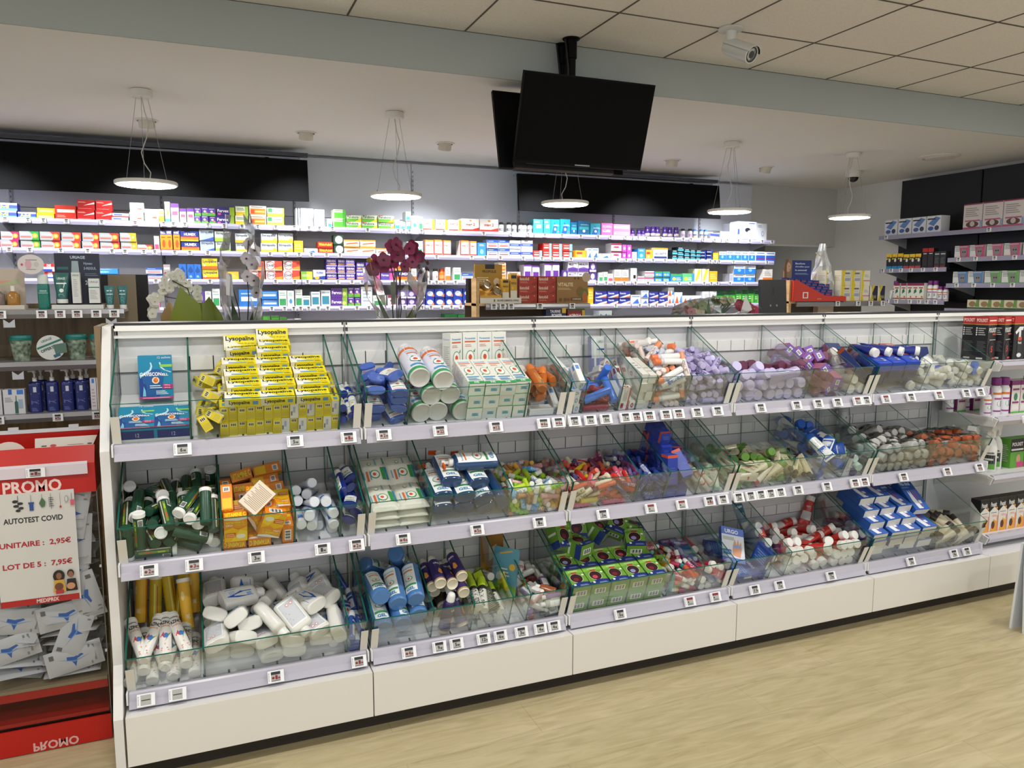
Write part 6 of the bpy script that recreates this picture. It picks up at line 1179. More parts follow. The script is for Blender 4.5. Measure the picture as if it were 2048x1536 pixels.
def ST(k):
    return BSTY[k]
def F2(c,t,tc,x0=.1,y0=.4,x1=.9,y1=.7,*ex):
    return (c,list(ex) + [('T',t,x0,y0,x1,y1,tc)])
BSTY = {
 'advil':('#3a4cc0',[('r',0,.75,1,1,'#dcdff0'),('r',0,0,1,.3,'#5fa0e0'),('T','Advil',.12,.3,.7,.72,'#f0e23a')]),
 'yel':('#e8b81a',[('r',.08,.3,.9,.6,'#f4e29a')]),
 'orr':('#d8341c',[('r',.1,.5,.95,.72,'#f0e4dc'),('l',.1,.15,.5,.35,2,'#f0b09a')]),
 'red':('#c8201e',[('p',[(.35,.45),(1,.62),(1,.8),(.6,.6)],'#f2e8e6'),('l',.05,.7,.5,.85,2,'#f0b8b0'),('l',.05,.1,.8,.2,1,'#e88a80')]),
 'flat':('#e6dede',[('r',0,0,1,.35,'#c83a3a'),('r',.1,.45,.6,.8,'#4a6ac0')]),
 'wg':('#e6ebe6',[('r',0,0,1,.45,'#8fd4a0'),('l',.1,.6,.9,.9,3,'#6f8ac8'),('r',.55,.3,.85,.42,'#d05a4a')]),
 'wy':('#ead9a0',[('r',0,0,1,.5,'#e8b030'),('l',.1,.6,.9,.9,2,'#c08030')]),
 'wgt':('#e9efe9',[('r',0,.0,1,.2,'#4fb0a0'),('p',[(.2,.3),(.8,.45),(.5,.7)],'#f0c040'),('l',.2,.8,.8,.95,2,'#8a8a9a')]),
 'wp':('#e9e2e6',[('r',0,.78,1,1,'#6a3a9a'),('r',.15,.4,.85,.6,'#d85a78'),('l',.2,.1,.8,.35,3,'#8fb08a')]),
 'pg':('#5a3a98',[('r',0,0,1,.35,'#5aa83a'),('e',.45,.55,.2,.14,'#e0c8d8'),('e',.7,.35,.12,.1,'#f08a4a'),('l',.1,.8,.8,.95,1,'#d8c8ec')]),
 'ferv':('#3a2a78',[('r',.72,0,1,1,'#9ab82c'),('T','Fervex',.05,.4,.68,.75,'#f0eef6'),('e',.15,.2,.1,.12,'#d85a9a')]),
 'wyg':('#e2e6c8',[('r',0,.0,.75,.4,'#e8c020'),('r',.75,0,1,1,'#8fb43a'),('l',.1,.55,.7,.85,2,'#6a8a8a')]),
 'wor':('#ecd8c4',[('r',.05,.1,.95,.72,'#ee7a22'),('e',.2,.4,.16,.22,'#d84a1a'),('l',.1,.8,.8,.95,1,'#7a5a4a'),('r',.3,.32,.9,.5,'#f2b060')]),
 'hep':('#eef0dc',[('r',.05,.5,.3,.95,'#2f8a4a'),('r',0,.0,.9,.4,'#f0c030'),('r',.9,0,1,1,'#9ab83a'),('l',.35,.65,.85,.8,1,'#5a6a6a')]),
 'wht':('#eceef2',[('r',.08,.2,.12,.85,'#4a78c8'),('l',.3,.2,.9,.8,5,'#b4bac4')]),
 'wht2':('#e4e6ea',[('l',.15,.2,.9,.9,4,'#a0aab8')]),
 'grn':('#e4ecd0',[('r',.05,.05,.75,.68,'#5cb83a'),('r',.75,0,1,1,'#4aa03a'),('l',.1,.78,.8,.95,1,'#7a9a5a')]),
 'peru':('#e2ecd2',[('r',0,0,.8,.5,'#6ab83a'),('p',[(.5,0),(1,.0),(1,.7),(.8,.3)],'#e4d42a'),('T','Perubore',.04,.58,.8,.92,'#4a6a5a'),('r',.0,.92,.3,1,'#c8483a')]),
 'teal1':('#e2eeea',[('r',.1,.1,.9,.45,'#3aa890'),('l',.2,.6,.8,.9,3,'#7aa8a0')]),
 'teal2':('#2a6a60',[('l',.2,.3,.8,.7,3,'#8ac0b0')]),
 'blug':('#e6eef0',[('e',.5,.35,.22,.15,'#4a90d0'),('l',.2,.65,.8,.9,3,'#8ab0a0')]),
 'mag':('#f0ece4',[('r',0,0,.75,.18,'#cc3a24'),('r',.78,0,1,1,'#e8962a'),('T','mag 2',.08,.5,.72,.78,'#d04a2c'),('l',.15,.28,.65,.42,2,'#d88a70')]),
 'mag2':('#f2efe8',[('r',0,0,1,.2,'#cc3322'),('p',[(.6,.2),(1,.2),(1,.35)],'#cc3322'),('e',.5,.86,.07,.07,'#e8a02a'),('T','mag 2',.24,.4,.76,.68,'#d04a2c')]),
 'magt':('#efe4dc',[('r',0,0,.12,1,'#c8321e'),('r',.12,0,1,.14,'#d0442a'),('r',.12,.9,1,1,'#e8962a'),('T','mag 2',.22,.58,.9,.74,'#d04a2c'),('l',.25,.25,.85,.5,4,'#c0a8a0')]),
 'tealb':('#3aa8b4',[('r',.3,.4,.8,.65,'#d8eef0'),('l',.1,.75,.7,.9,2,'#a8e0e4')]),
 'tealc':('#1fa0b4',[('p',[(.1,.0),(.6,.0),(.75,.5),(.4,.8)],'#2a5cb0'),('e',.5,.35,.12,.1,'#e8f0f4'),('l',.3,.55,.95,.68,2,'#d0ecf0'),('r',.75,.15,.95,.22,'#c85a9a')]),
 'teald':('#1b6d9e',[('r',.1,.4,.9,.6,'#3fb8c0'),('e',.5,.3,.12,.1,'#e8f0f4'),('l',.2,.68,.9,.8,2,'#90d0d8')]),
 'pink':('#e86ab0',[('r',.1,.3,.8,.5,'#f4c0dc'),('l',.1,.65,.9,.85,2,'#fbe4f0'),('e',.3,.5,.15,.12,'#f08ac4')]),
 'pink2':('#e878b4',[('r',.05,.3,.95,.75,'#f4b4d4'),('l',.15,.4,.85,.65,2,'#c84a8c')]),
 'el1':('#dfe2ea',[('e',.6,.4,.14,.16,'#9fb0bc'),('e',.6,.4,.09,.10,'#d8dfe4'),('l',.1,.75,.5,.9,2,'#8a90a8')]),
 'el2':('#e2e5ee',[('r',.0,0,1,.06,'#3a56b0'),('r',.04,.3,.14,.6,'#3a56b0'),('e',.55,.55,.14,.12,'#25282e'),('e',.66,.38,.14,.16,'#b8ccd4'),('l',.6,.86,.9,.94,1,'#3a56b0')]),
 'el3':('#c9cdd8',[('l',.1,.15,.9,.9,12,'#9fa6b8')]),
 'wbox':('#e4e6ee',[('p',[(.0,.55),(1,.4),(1,.9),(0,.95)],'#3a44b0'),('l',.1,.1,.8,.3,2,'#9fa6c0')]),
 'nur':('#a8aaac',[('p',[(.62,0),(1,0),(1,1),(.5,1),(.75,.5)],'V'),('e',.80,.5,.15,.30,'#f4a028'),('e',.80,.5,.08,.16,'#fbe080'),('r',.05,.28,.6,.44,'#c86a60'),('l',.08,.55,.6,.8,2,'#dcdcdc')]),
 'hx':('#e8901c',[('r',0,.8,1,1,'#1f2a78'),('T','HUMEX',.1,.83,.9,.96,'#e8e4f0'),('e',.55,.35,.25,.2,'#e0501c'),('l',.2,.62,.8,.72,1,'#c8321e'),('r',0,0,1,.08,'#c8321e')]),
 'hx2':('#22307e',[('r',0,0,1,.42,'#ee7a1c'),('r',.1,.38,.9,.46,'#e83a2c'),('T','HUMEX',.2,.55,.85,.82,'#f0f0f6'),('r',0,0,1,.14,'#f0b030')]),
 'strb':('#aab4c0',[('p',[(0,0),(1,0),(1,.35),(.5,.15)],'#3a56a8'),('T','Strepsils',.08,.62,.92,.9,'#4a5464')]),
 'strg':('#c2c8c2',[('r',0,0,1,.35,'#9fcc3a'),('T','Strepsils',.08,.62,.92,.9,'#4a5454')]),
 'stry':('#c4c6c8',[('r',0,0,1,.3,'#e8b424'),('p',[(.7,.3),(1,.3),(.85,.6)],'#f0c83a'),('T','Strepsils',.05,.62,.9,.92,'#4a5464')]),
 'ylw':('#eab020',[('l',.1,.3,.9,.8,3,'#f6da7a')]),
 'rhin':('#cc3a1c',[('T','RhinAdvil',.08,.35,.92,.8,'#f4d43a'),('r',0,0,1,.25,'#a82a1a')]),
 'drc':('#2c4a34',[('e',.55,.5,.4,.42,'#dfe4e0'),('e',.55,.5,.3,.32,'#b8c4bc')]),
 'wo2':('#efe6da',[('r',0,.8,1,1,'#f0a032'),('p',[(.1,.3),(.9,.5),(.9,.65),(.2,.5)],'#d8642c'),('r',0,0,1,.14,'#f0a032'),('l',.2,.2,.8,.3,1,'#6a7ac0')]),
 'bltall':('#3a90d8',[('e',.5,.35,.22,.18,'#8ac8f0'),('l',.2,.75,.8,.9,2,'#d8ecf8')]),
 'wbr':('#dfe2ea',[('r',0,.65,1,1,'#2f58b4'),('r',.1,.2,.9,.35,'#d05a5a'),('l',.1,.45,.9,.6,1,'#4a6ac0'),('l',.1,.75,.6,.9,1,'#b8d0f0')]),
 'wb':('#e2e6f0',[('r',0,.3,1,.62,'#2a48b4'),('l',.1,.05,.9,.25,2,'#5a70c0'),('l',.1,.38,.8,.54,1,'#c0ccf0')]),
 'rwb':('#cf2c24',[('r',.72,0,1,1,'#8ac0d0'),('r',.1,.3,.65,.5,'#f0e0dc'),('l',.1,.65,.65,.85,1,'#f4d0c8')]),
 'yr':('#e8aa28',[('r',.1,.55,.6,.78,'#d0402c'),('e',.4,.3,.2,.16,'#f4d880')]),
 'wbl':('#e4eaf0',[('p',[(.1,0),(.9,0),(.7,.6),(.4,.3)],'#3a70d0'),('l',.1,.75,.9,.92,1,'#5a80c0')]),
 'wmar':('#e8e2e4',[('r',0,.75,1,1,'#8a2a4a'),('e',.5,.5,.3,.12,'#a82a58'),('l',.1,.1,.9,.3,2,'#d89ab0')]),
 'mgt':('#c44ab8',[('e',.5,.5,.25,.25,'#f0c8ec')]),
 'circ':('#e6ecf2',[('e',.5,.5,.42,.42,'#5a88c4'),('e',.5,.5,.34,.34,'#e6ecf2')]),
 'wbo':('#e6e8ee',[('r',0,.85,1,1,'#e8a030'),('T','NICORETTE',.1,.4,.9,.58,'#2a3c7c'),('r',.05,.1,.95,.28,'#2a3c7c')]),
 'cube':('#162a34',[('r',.0,.1,1,.5,'#4ab4d0'),('l',.1,.6,.8,.9,1,'#c8dce4')]),
 'navy2':('#1c2660',[('r',.05,.3,.9,.5,'#c0c8e4'),('r',.8,0,1,1,'#3048a8')]),
 'pans':('#e8ecf4',[('r',0,0,1,.62,'#2a80d8'),('l',.1,.75,.9,.92,1,'#5a7ab0'),('e',.5,.42,.16,.16,'#8ac4f0')]),
 'pansr':('#e8ecf4',[('r',0,0,1,.62,'#2a68d0'),('r',.0,.22,1,.36,'#8a3a7a'),('l',.1,.75,.9,.92,1,'#5a7ab0')]),
 'colg':('#d8dcea',[('r',0,.6,1,1,'#c42a2a'),('T','ONE',.3,.62,.7,.95,'#f0f0f4'),('r',0,0,.8,.3,'#2a48b0')]),
 'blus':('#1f6ac4',[('p',[(.1,.55),(.5,.9),(.9,.55),(.5,.4)],'#174a94'),('l',.3,.15,.7,.3,2,'#b8d8f4')]),
 'lys2':('#e8d020',[('r',0,0,1,.28,'#d8601c'),('T','Lysopaïne',.06,.5,.94,.85,'#2a2c50'),('e',.15,.35,.08,.1,'#f4f0e0')]),
 'drill':('#d84a34',[('r',0,0,.55,1,'#e9e6e6'),('e',.3,.5,.27,.45,'#c83030'),('e',.3,.5,.23,.38,'#eeebe8'),('T','Drill',.1,.38,.5,.65,'#2c2c34'),('p',[(.55,0),(1,0),(1,.45),(.6,.3)],'#f0982a'),('r',0,0,1,.1,'#f0c4b0')]),
 'fvx2':('#4a2f98',[('T','FERVEX',.08,.55,.92,.85,'#efe9f6'),('r',.1,.2,.9,.42,'#c89a6a'),('r',0,0,1,.1,'#e4dcf0')]),
 'ppk':('#6a3a9c',[('r',0,0,.6,1,'#5a48a0'),('T','Fervex',.05,.5,.6,.75,'#e8e0f0'),('r',.65,.1,1,.9,'#d85a9c')]),
 'actf':('#eceef2',[('p',[(0,0),(1,.0),(1,.45),(.0,.3)],'#1f3a94'),('T','Actifed',.25,.62,.8,.88,'#2a4aa4'),('e',.3,.25,.2,.14,'#f0b02a')]),
 'yg':('#c8cc3a',[('r',0,0,.5,1,'#7ab03c'),('l',.1,.4,.9,.7,2,'#eef0b0')]),
 'wpst':('#e6e0ee',[('r',.12,.05,.88,.6,'#6a2fa0'),('r',0,.9,1,1,'#7a3aa8')]),
 'wpm':('#eae8ee',[('r',0,0,1,.35,'#5a3490'),('T','MULTI',.08,.6,.85,.85,'#7a6a9a'),('p',[(.1,.35),(.9,.35),(.5,.5)],'#8a6ac0')]),
 'wgs':('#e4e8e4',[('r',.1,.1,.9,.5,'#3a9a5a'),('l',.1,.65,.9,.9,2,'#9ab0a0')]),
 'wps':('#eae4e8',[('r',.1,.1,.9,.45,'#d8506a'),('l',.1,.6,.9,.9,2,'#b0a0a8')]),
 'wos':('#ece8e4',[('r',0,.02,1,.38,'#ee7e22'),('l',.15,.5,.85,.85,3,'#a8a4a4')]),
 'grr':('#a89ca0',[('r',.1,.2,.9,.5,'#8a2a3a'),('l',.1,.6,.9,.9,1,'#e0d8d8')]),
 'wbk':('#e8e8ea',[('r',.45,.25,.85,.5,'#1c1c20')]),
 'wpl':('#ebe8ec',[('r',0,.55,1,.8,'#c85a78'),('l',.1,.1,.9,.4,1,'#a8a0b0')]),
 'bgy':('#2f8ac8',[('r',0,.75,1,1,'#3aa05c'),('e',.3,.4,.16,.2,'#f0d84a'),('l',.5,.2,.9,.6,2,'#d8ecf8')]),
 'ggy':('#5ab87a',[('e',.3,.4,.16,.2,'#f0d84a'),('l',.5,.2,.9,.6,2,'#e8f4e8'),('r',.8,0,1,1,'#3a90c0')]),
 'wyl':('#efe9cc',[('p',[(.1,.1),(.4,.1),(.9,.9),(.5,.95)],'#e8d02c'),('l',.5,.2,.9,.5,3,'#a8a8b0')]),
 'blu2':('#2a78c8',[('r',.1,.35,.9,.6,'#e0eaf4'),('l',.1,.7,.9,.85,1,'#a8ccf0')]),
 'wtl':('#e4eaec',[('r',.1,.15,.85,.65,'#3a8aa0'),('l',.1,.8,.9,.92,1,'#7a9aa8')]),
 'pug':('#5a2f88',[('r',.7,0,1,1,'#8ab03c'),('T','Fervex',.05,.35,.66,.7,'#ece4f2'),('e',.8,.4,.12,.2,'#c8d870')]),
 'pws':('#5a3a90',[('e',.5,.55,.3,.3,'#d8d0e4'),('r',0,0,1,.2,'#e6e0ee')]),
 'blw':('#2440a8',[('e',.5,.45,.36,.30,'#e0e6f2'),('p',[(.6,.1),(1,.1),(1,.45)],'#e8804a')]),
 'dbl':('#2c3494',[('T','Rennie',.08,.5,.6,.8,'#dcdff2'),('p',[(.0,.0),(1,.0),(1,.55),(.5,.3)],'#e0e4f2'),('p',[(.4,.0),(1,.0),(1,.3)],'#d0704a')]),
 'wred':('#e6eaee',[('p',[(.0,.0),(.6,.0),(.3,.7)],'#d85a2c'),('p',[(.6,.1),(1,.1),(.9,.8)],'#4a88d0')]),
 'gbx':('#3aa83c',[('r',0,.72,1,1,'#1f3a2c'),('r',.55,.1,.95,.6,'#8ad060'),('l',.1,.3,.5,.6,2,'#d8f0d0')]),
 'gtop':('#e8ece8',[('r',0,.3,1,1,'#4a9a3a'),('l',.2,.5,.8,.8,1,'#a8d890')]),
 'gbar':('#1f7a3a',[('p',[(.5,.2),(.9,.3),(.7,.8)],'#8ae060'),('T','Berocca',.05,.3,.5,.6,'#d8f0e0')]),
 'gaia':('#e2eef2',[('r',0,0,1,.25,'#4a9ac8'),('T','BioGaia',.08,.4,.92,.8,'#3a8ac0')]),
}
BWORD = {'advil':'blue and yellow pain relief box','yel':'plain yellow box','orr':'wide orange red box','red':'bright red box with white streak','flat':'flat white and red box','wg':'white and mint green box','wy':'small golden box','wgt':'slim white and teal box','wp':'white box with purple top','pg':'purple and green box','ferv':'dark purple box with lime end','wyg':'white, yellow and lime box','wor':'white and orange box','hep':'white and yellow box with green square','wht':'white box with blue stroke','wht2':'thin white box','grn':'white and bright green box','peru':'green and yellow box','teal1':'small white and teal box','teal2':'dark teal box','blug':'white box with blue dot','mag':'white magnesium box with orange side','mag2':'wide white magnesium box with red foot','magt':'tall white and red magnesium box','tealb':'plain teal box','tealc':'teal and blue box','teald':'deep blue and teal box','pink':'pink box','pink2':'pale pink lettered box','el1':'white box picturing a monitor','el2':'big white box picturing a blood pressure monitor','el3':'grey box full of print','wbox':'small white and blue box','nur':'silver box with orange target','hx':'slim orange box with navy top','hx2':'navy box with orange foot','strb':'silver and blue lozenge box','strg':'silver and lime lozenge box','stry':'silver and yellow lozenge box','ylw':'amber box','rhin':'red box with yellow name','drc':'dark green box with pale circle','wo2':'white box with orange edge','bltall':'bright blue box','wbr':'white, blue and red box','wb':'white box with blue band','rwb':'small red and white box','yr':'golden box with red name','wbl':'white box with blue swoosh','wmar':'white and maroon box','mgt':'small magenta box','circ':'white box with blue ring','wbo':'white box with orange top and navy name','cube':'small black and cyan cube box','navy2':'dark navy box','pans':'white and bright blue box','pansr':'white and blue box with plum band','colg':'red, white and blue box','blus':'small blue box with diamond','lys2':'yellow and orange lozenge box','drill':'white and red box with round emblem','fvx2':'violet box with tan band','ppk':'violet and pink box','actf':'white and navy box','yg':'yellow green box','wpst':'narrow white and violet box','wpm':'white box with violet foot','wgs':'small white and green box','wps':'small white and rose box','wos':'white box with orange foot','grr':'grey and maroon box','wbk':'white box with black patch','wpl':'low white box with pink band','bgy':'blue box with green top','ggy':'green box with yellow dot','wyl':'white box with yellow streak','blu2':'blue box with white band','wtl':'white box with teal picture','pug':'plum box with lime end','pws':'purple and white box','blw':'blue box with white oval','dbl':'indigo and white box','wred':'white box with orange and blue shapes','gbx':'bright green box with dark top','gtop':'green topped box','gbar':'dark green box with lime burst','gaia':'white and sky blue box'}
_bm = {}
def wall_box(style,w,h,d=0.11,var=None):
    k = (style,round(w,3),round(h,3),var)
    if k not in _bm:
        base,it = BSTY[style]
        it = [tuple((var if q == 'V' else q) for q in i_) for i_ in it]
        b = MB().box(w,d,h,(0,0,0),mat(base,0.45))
        b.deco(face(w,d,h,'F'),it)
        _bm[k] = b.mesh('medicine_box')
    return _bm[k]

# (shelf, x left, x right, stack height, rows, style[, colour]) measured along each shelf
WALLGOODS = []
for q in '''1,-1021,-855,103,2,advil 1,-853,-743,45,1,advil 1,-739,-629,78,2,yel 1,-626,-494,100,1,orr 1,-490,-379,144,2,red 1,-376,-271,146,2,red 1,-272,-163,59,2,flat 1,-156,-61,138,2,wg 1,-59,38,96,1,wg 1,40,75,98,1,wy 1,80,118,153,1,wgt 1,121,176,143,1,wp 1,177,223,109,1,wp 1,225,275,112,1,wp 1,278,325,116,2,pg 1,326,376,121,2,pg 1,379,429,119,2,pg 1,432,562,130,2,ferv 1,567,661,141,2,wyg 1,668,794,150,2,wor 1,798,926,139,2,hep 1,1014,1028,141,1,wht2 1,1031,1046,142,1,wht2 1,1049,1147,145,2,wht 1,1152,1233,141,2,wht 1,1259,1297,71,1,teal1 1,1303,1403,146,2,grn 1,1406,1527,105,2,peru 1,1530,1657,110,2,peru 1,1664,1796,110,2,peru 1,1801,1844,82,1,teal1 1,1847,1888,66,1,teal1 1,1892,1935,150,2,teal1 1,1937,2002,119,1,blug 1,2005,2040,114,1,wgs 1,2043,2141,93,1,mag 1,2150,2255,94,1,mag 1,2264,2376,97,1,mag 1,2379,2537,111,1,mag2 1,2542,2712,113,1,mag2 1,3043,3138,128,1,tealb 1,3143,3210,132,1,tealb 1,3212,3300,132,1,tealc 1,3305,3406,138,1,tealc 1,3411,3475,114,1,teald 1,3485,3604,129,1,teald 1,3609,3719,112,1,tealc 1,3722,3841,116,1,pink 1,3846,4027,112,2,pink2 1,4926,5031,59,1,wbox 1,5038,5152,79,1,el1 1,5151,5235,160,1,el3 1,5239,5477,183,1,el2 1,5481,5610,172,1,el1 2,-1056,-970,115,2,nur,#b02060 2,-967,-858,115,2,nur,#b02060 2,-854,-735,119,2,nur,#2a9a3a 2,-731,-608,120,2,nur,#c83a2a 2,-602,-480,119,2,nur,#c83a2a 2,-474,-365,120,2,nur,#c83a2a 2,-361,-234,121,2,nur,#c83a2a 2,-229,-121,125,2,nur,#c8a81e 2,-123,-19,44,1,nur,#c83a2a 2,-9,28,108,1,wps 2,33,77,150,1,hx 2,80,122,151,1,hx 2,125,172,153,1,hx 2,175,301,149,2,hx2 2,305,408,163,2,strb 2,413,522,156,2,strg 2,559,660,142,2,stry 2,746,867,147,2,stry 2,871,985,153,2,stry 2,989,1061,99,1,ylw 2,1065,1173,41,1,wbl 2,1176,1294,93,2,rhin 2,1300,1378,150,2,drc 2,1380,1507,116,2,wo2 2,1511,1638,117,2,wo2 2,1641,1737,53,1,wo2 2,1896,1963,112,1,teal1 2,1968,2037,117,1,teal1 2,2044,2126,131,1,magt 2,2129,2203,133,1,magt 2,2208,2282,130,1,magt 2,2361,2441,133,1,magt 2,2445,2512,130,1,magt 2,2519,2598,118,1,bltall 2,2607,2708,145,2,wbr 2,2713,2814,147,2,wbr 2,2818,2923,144,2,wb 2,2928,3038,148,2,wb 2,3041,3131,63,1,rwb 2,3137,3224,126,2,rwb 2,3227,3327,126,2,rwb 2,3332,3429,125,2,rwb 2,3459,3576,71,1,yr 2,3580,3627,93,1,wbl 2,3631,3699,94,1,wbl 2,3704,3825,48,1,wbl 2,3828,3938,143,2,wmar 2,3945,3993,131,2,mgt 2,3997,4044,131,2,mgt 2,4049,4106,68,1,circ 2,4111,4194,99,1,bltall 2,4200,4275,90,1,yr 2,4283,4446,111,1,wbo 2,4495,4553,95,2,cube 2,4556,4624,123,3,cube 2,4633,4697,107,3,cube 2,4702,4764,101,3,cube 2,4768,4830,98,3,cube 2,4821,4883,96,3,navy2 2,4888,4955,103,3,navy2 2,4963,5028,76,1,ylw 2,5038,5122,91,1,pans 2,5125,5213,94,1,pans 2,5216,5306,95,1,pans 2,5309,5396,96,1,pans 2,5399,5481,98,1,pans 2,5487,5605,98,1,pansr 2,5610,5725,96,1,pansr 3,-721,-651,109,2,colg 3,-441,-253,81,2,bltall 3,-69,42,89,2,wbr 3,46,95,114,1,grr 3,151,204,118,1,blus 3,206,256,118,1,blus 3,261,310,118,1,blus 3,316,427,164,2,lys2 3,464,574,65,1,ylw 3,651,766,146,2,drill 3,770,899,151,2,drill 3,904,1032,155,2,drill 3,1037,1127,72,1,yg 3,1132,1229,85,1,actf 3,1235,1320,172,3,fvx2 3,1324,1387,171,3,fvx2 3,1391,1468,172,3,fvx2 3,1474,1544,152,2,fvx2 3,1554,1669,149,2,ppk 3,1673,1788,151,2,ppk 3,1795,1928,169,2,hx2 3,1931,1979,103,1,wos 3,2229,2276,118,1,wos 3,2300,2368,116,1,wgs 3,2372,2476,69,1,wbr 3,2713,2784,165,2,wor 3,2796,2924,85,1,wor 3,2953,3027,148,1,wpst 3,3033,3107,141,1,wpst 3,3153,3225,163,1,wpst 3,3230,3301,165,1,wpst 3,3329,3384,105,1,pws 3,3387,3487,182,2,wpm 3,3492,3599,182,2,wpm 3,3606,3675,180,2,pws 3,3703,3749,86,1,wgs 3,3753,3796,92,1,wgs 3,3800,3855,76,1,wps 3,3865,3941,114,1,wos 3,3945,4020,114,1,wos 3,4039,4108,130,1,wbk 3,4116,4193,55,1,wpl 3,4196,4298,103,2,wpl 3,4303,4388,101,2,bgy 3,4394,4474,102,2,bgy 3,4482,4612,80,1,bgy 3,4617,4751,86,1,ggy 3,4756,4838,131,1,wyl 3,4844,4927,131,1,wyl 3,4930,5027,111,1,ylw 3,5170,5220,88,1,el3 3,5221,5351,169,2,pans 3,5356,5489,170,2,pans 3,5584,5706,136,1,wos 4,-47,13,44,1,pink 4,261,324,129,1,pws 4,327,372,125,1,wgt 4,378,434,144,1,wgs 4,569,718,138,1,blu2 4,735,858,127,2,blu2 4,861,924,132,1,wgs 4,928,982,130,1,blug 4,986,1042,139,1,wgs 4,1044,1107,90,1,wtl 4,1111,1182,121,1,wtl 4,1187,1263,133,1,wtl 4,1266,1400,149,2,pug 4,1403,1455,154,2,pg 4,1457,1506,154,2,pg 4,1510,1604,161,1,wht2 4,1609,1717,91,1,wgs 4,1732,1817,93,1,wmar 4,1822,1891,130,2,pws 4,1896,1968,130,2,pws 4,1982,2048,134,2,pws 4,2054,2131,143,2,blw 4,2136,2221,144,2,blw 4,2226,2297,145,2,blw 4,2300,2380,147,2,blw 4,2385,2473,148,2,blw 4,3597,3650,160,1,ylw 4,3663,3793,126,2,dbl 4,3797,3915,127,2,dbl 4,3921,4041,127,2,dbl 4,4045,4155,90,1,wbl 4,4158,4241,130,2,wbl 4,4245,4351,119,2,dbl 4,4357,4457,120,2,dbl 4,4459,4528,159,2,wred 4,4535,4622,114,1,wred 4,4629,4729,82,1,wred 4,4735,4840,83,1,wred 4,4852,4933,121,1,wht 4,4939,5023,122,1,wht 4,5027,5106,111,1,gbx 4,5109,5178,122,1,gbx 4,5182,5251,121,1,gbx 4,5255,5325,134,1,gbx 4,5330,5403,131,1,gbx 4,5408,5482,136,1,gbx 4,5487,5562,127,1,gbx 4,5567,5627,127,1,gbx 5,676,735,147,1,gtop 5,739,796,145,1,gtop 5,801,861,146,1,gtop 5,864,915,133,1,gtop 5,918,972,117,1,wht2 5,976,1031,121,1,wht2 5,2219,2335,142,1,gbar 5,2340,2454,138,1,gbar 5,3711,3851,157,1,gaia'''.split():
    q = q.split(',')
    WALLGOODS.append((int(q[0]),int(q[1]) / 1000,int(q[2]) / 1000,int(q[3]) / 1000,int(q[4]),q[5],q[6] if len(q) > 6 else None))
cnt = {}
for (s_,xa,xb,hh,rows_,sty,var) in WALLGOODS:
    key = (s_,sty,var)
    cnt[key] = cnt.get(key,0) + 1
idx = {}
VARW = {'#b02060':'magenta','#2a9a3a':'green','#c83a2a':'red','#c8a81e':'mustard'}
for (s_,xa,xb,hh,rows_,sty,var) in WALLGOODS:
    key = (s_,sty,var)
    i = idx[key] = idx.get(key,0) + 1
    w_,h_ = xb - xa - 0.003,hh / rows_
    for r_ in range(rows_):
        o = bpy.data.objects.new('medicine_box',wall_box(sty,w_,h_ - 0.0015,0.11,var))
        C.objects.link(o)
        jit = ((i * 37 + r_ * 11 + s_ * 5) % 7 - 3) * 0.0012
        o.location = ((xa + xb) / 2 + jit * .6,BY + 0.058 + 0.022 + jit * 2,SHZ[s_] - 0.0095 + h_ * (r_ + 0.5))
        o.rotation_euler = (0,0,jit * 6)
        wd = BWORD[sty]
        if var:
            wd += ' and %s side' % VARW[var]
        pos = '' if cnt[key] == 1 else ', %s from left' % ORD[i - 1]
        rw = '' if rows_ == 1 else (', upper' if r_ else ', lower') if rows_ == 2 else ', %s up' % ORD[r_]
        tag(o,'%s%s, %s wall shelf%s' % (wd,pos,SHN[s_],rw),'medicine box','medicine boxes on the %s wall shelf' % SHN[s_])

# small bottles on the wall shelves
def small_bottle(name,r,h,body,cap,lab):
    z0 = -h / 2; zc = h / 2 - h * .2
    b = MB().lathe([(r * .9,z0),(r,z0 + .003),(r,zc - r * .5),(r * .75,zc - r * .1),(r * .7,zc)],mat(body,.3),14)
    b.deco(wrap(r,r,z0 + h * .12,z0 + h * .58,1.3),lab,nx=6)
    c_ = MB().lathe([(r * .82,zc),(r * .85,h / 2 - .002),(r * .7,h / 2)],mat(cap,.35),14)
    kind(name,('supplement_bottle',b,True),[('cap',c_,True)],'bottle')
small_bottle('sb_blk',.022,.095,'#e8e8e8','#1c1c1e',[('r',0,.25,1,.7,'#1c1c20'),('r',.2,.4,.8,.5,'#d8d8d8')])
small_bottle('sb_pur',.026,.105,'#3a2264','#3a1f66',[('r',0,.1,1,.6,'#ddd8e4'),('r',.2,.2,.8,.35,'#b08a4a')])
small_bottle('sb_pur2',.021,.075,'#3a2264','#2f1a58',[('r',0,.1,1,.6,'#9a86c0')])
small_bottle('sb_lil',.022,.095,'#e4e0ea','#1f1c24',[('r',0,.2,1,.8,'#c08ac0')])
small_bottle('sb_blu',.021,.095,'#e4e8ee','#4a8ad0',[('r',0,.2,1,.5,'#e8a84a'),('r',0,.5,1,.8,'#3a6ab8')])
small_bottle('sb_wht',.025,.105,'#e8e6e4','#2c2826',[('r',0,.2,1,.8,'#d8d0c8'),('e',.5,.5,.25,.2,'#8a5a4a')])
small_bottle('sb_or',.025,.105,'#d8701c','#d8501c',[('r',0,.2,1,.8,'#f0b070')])
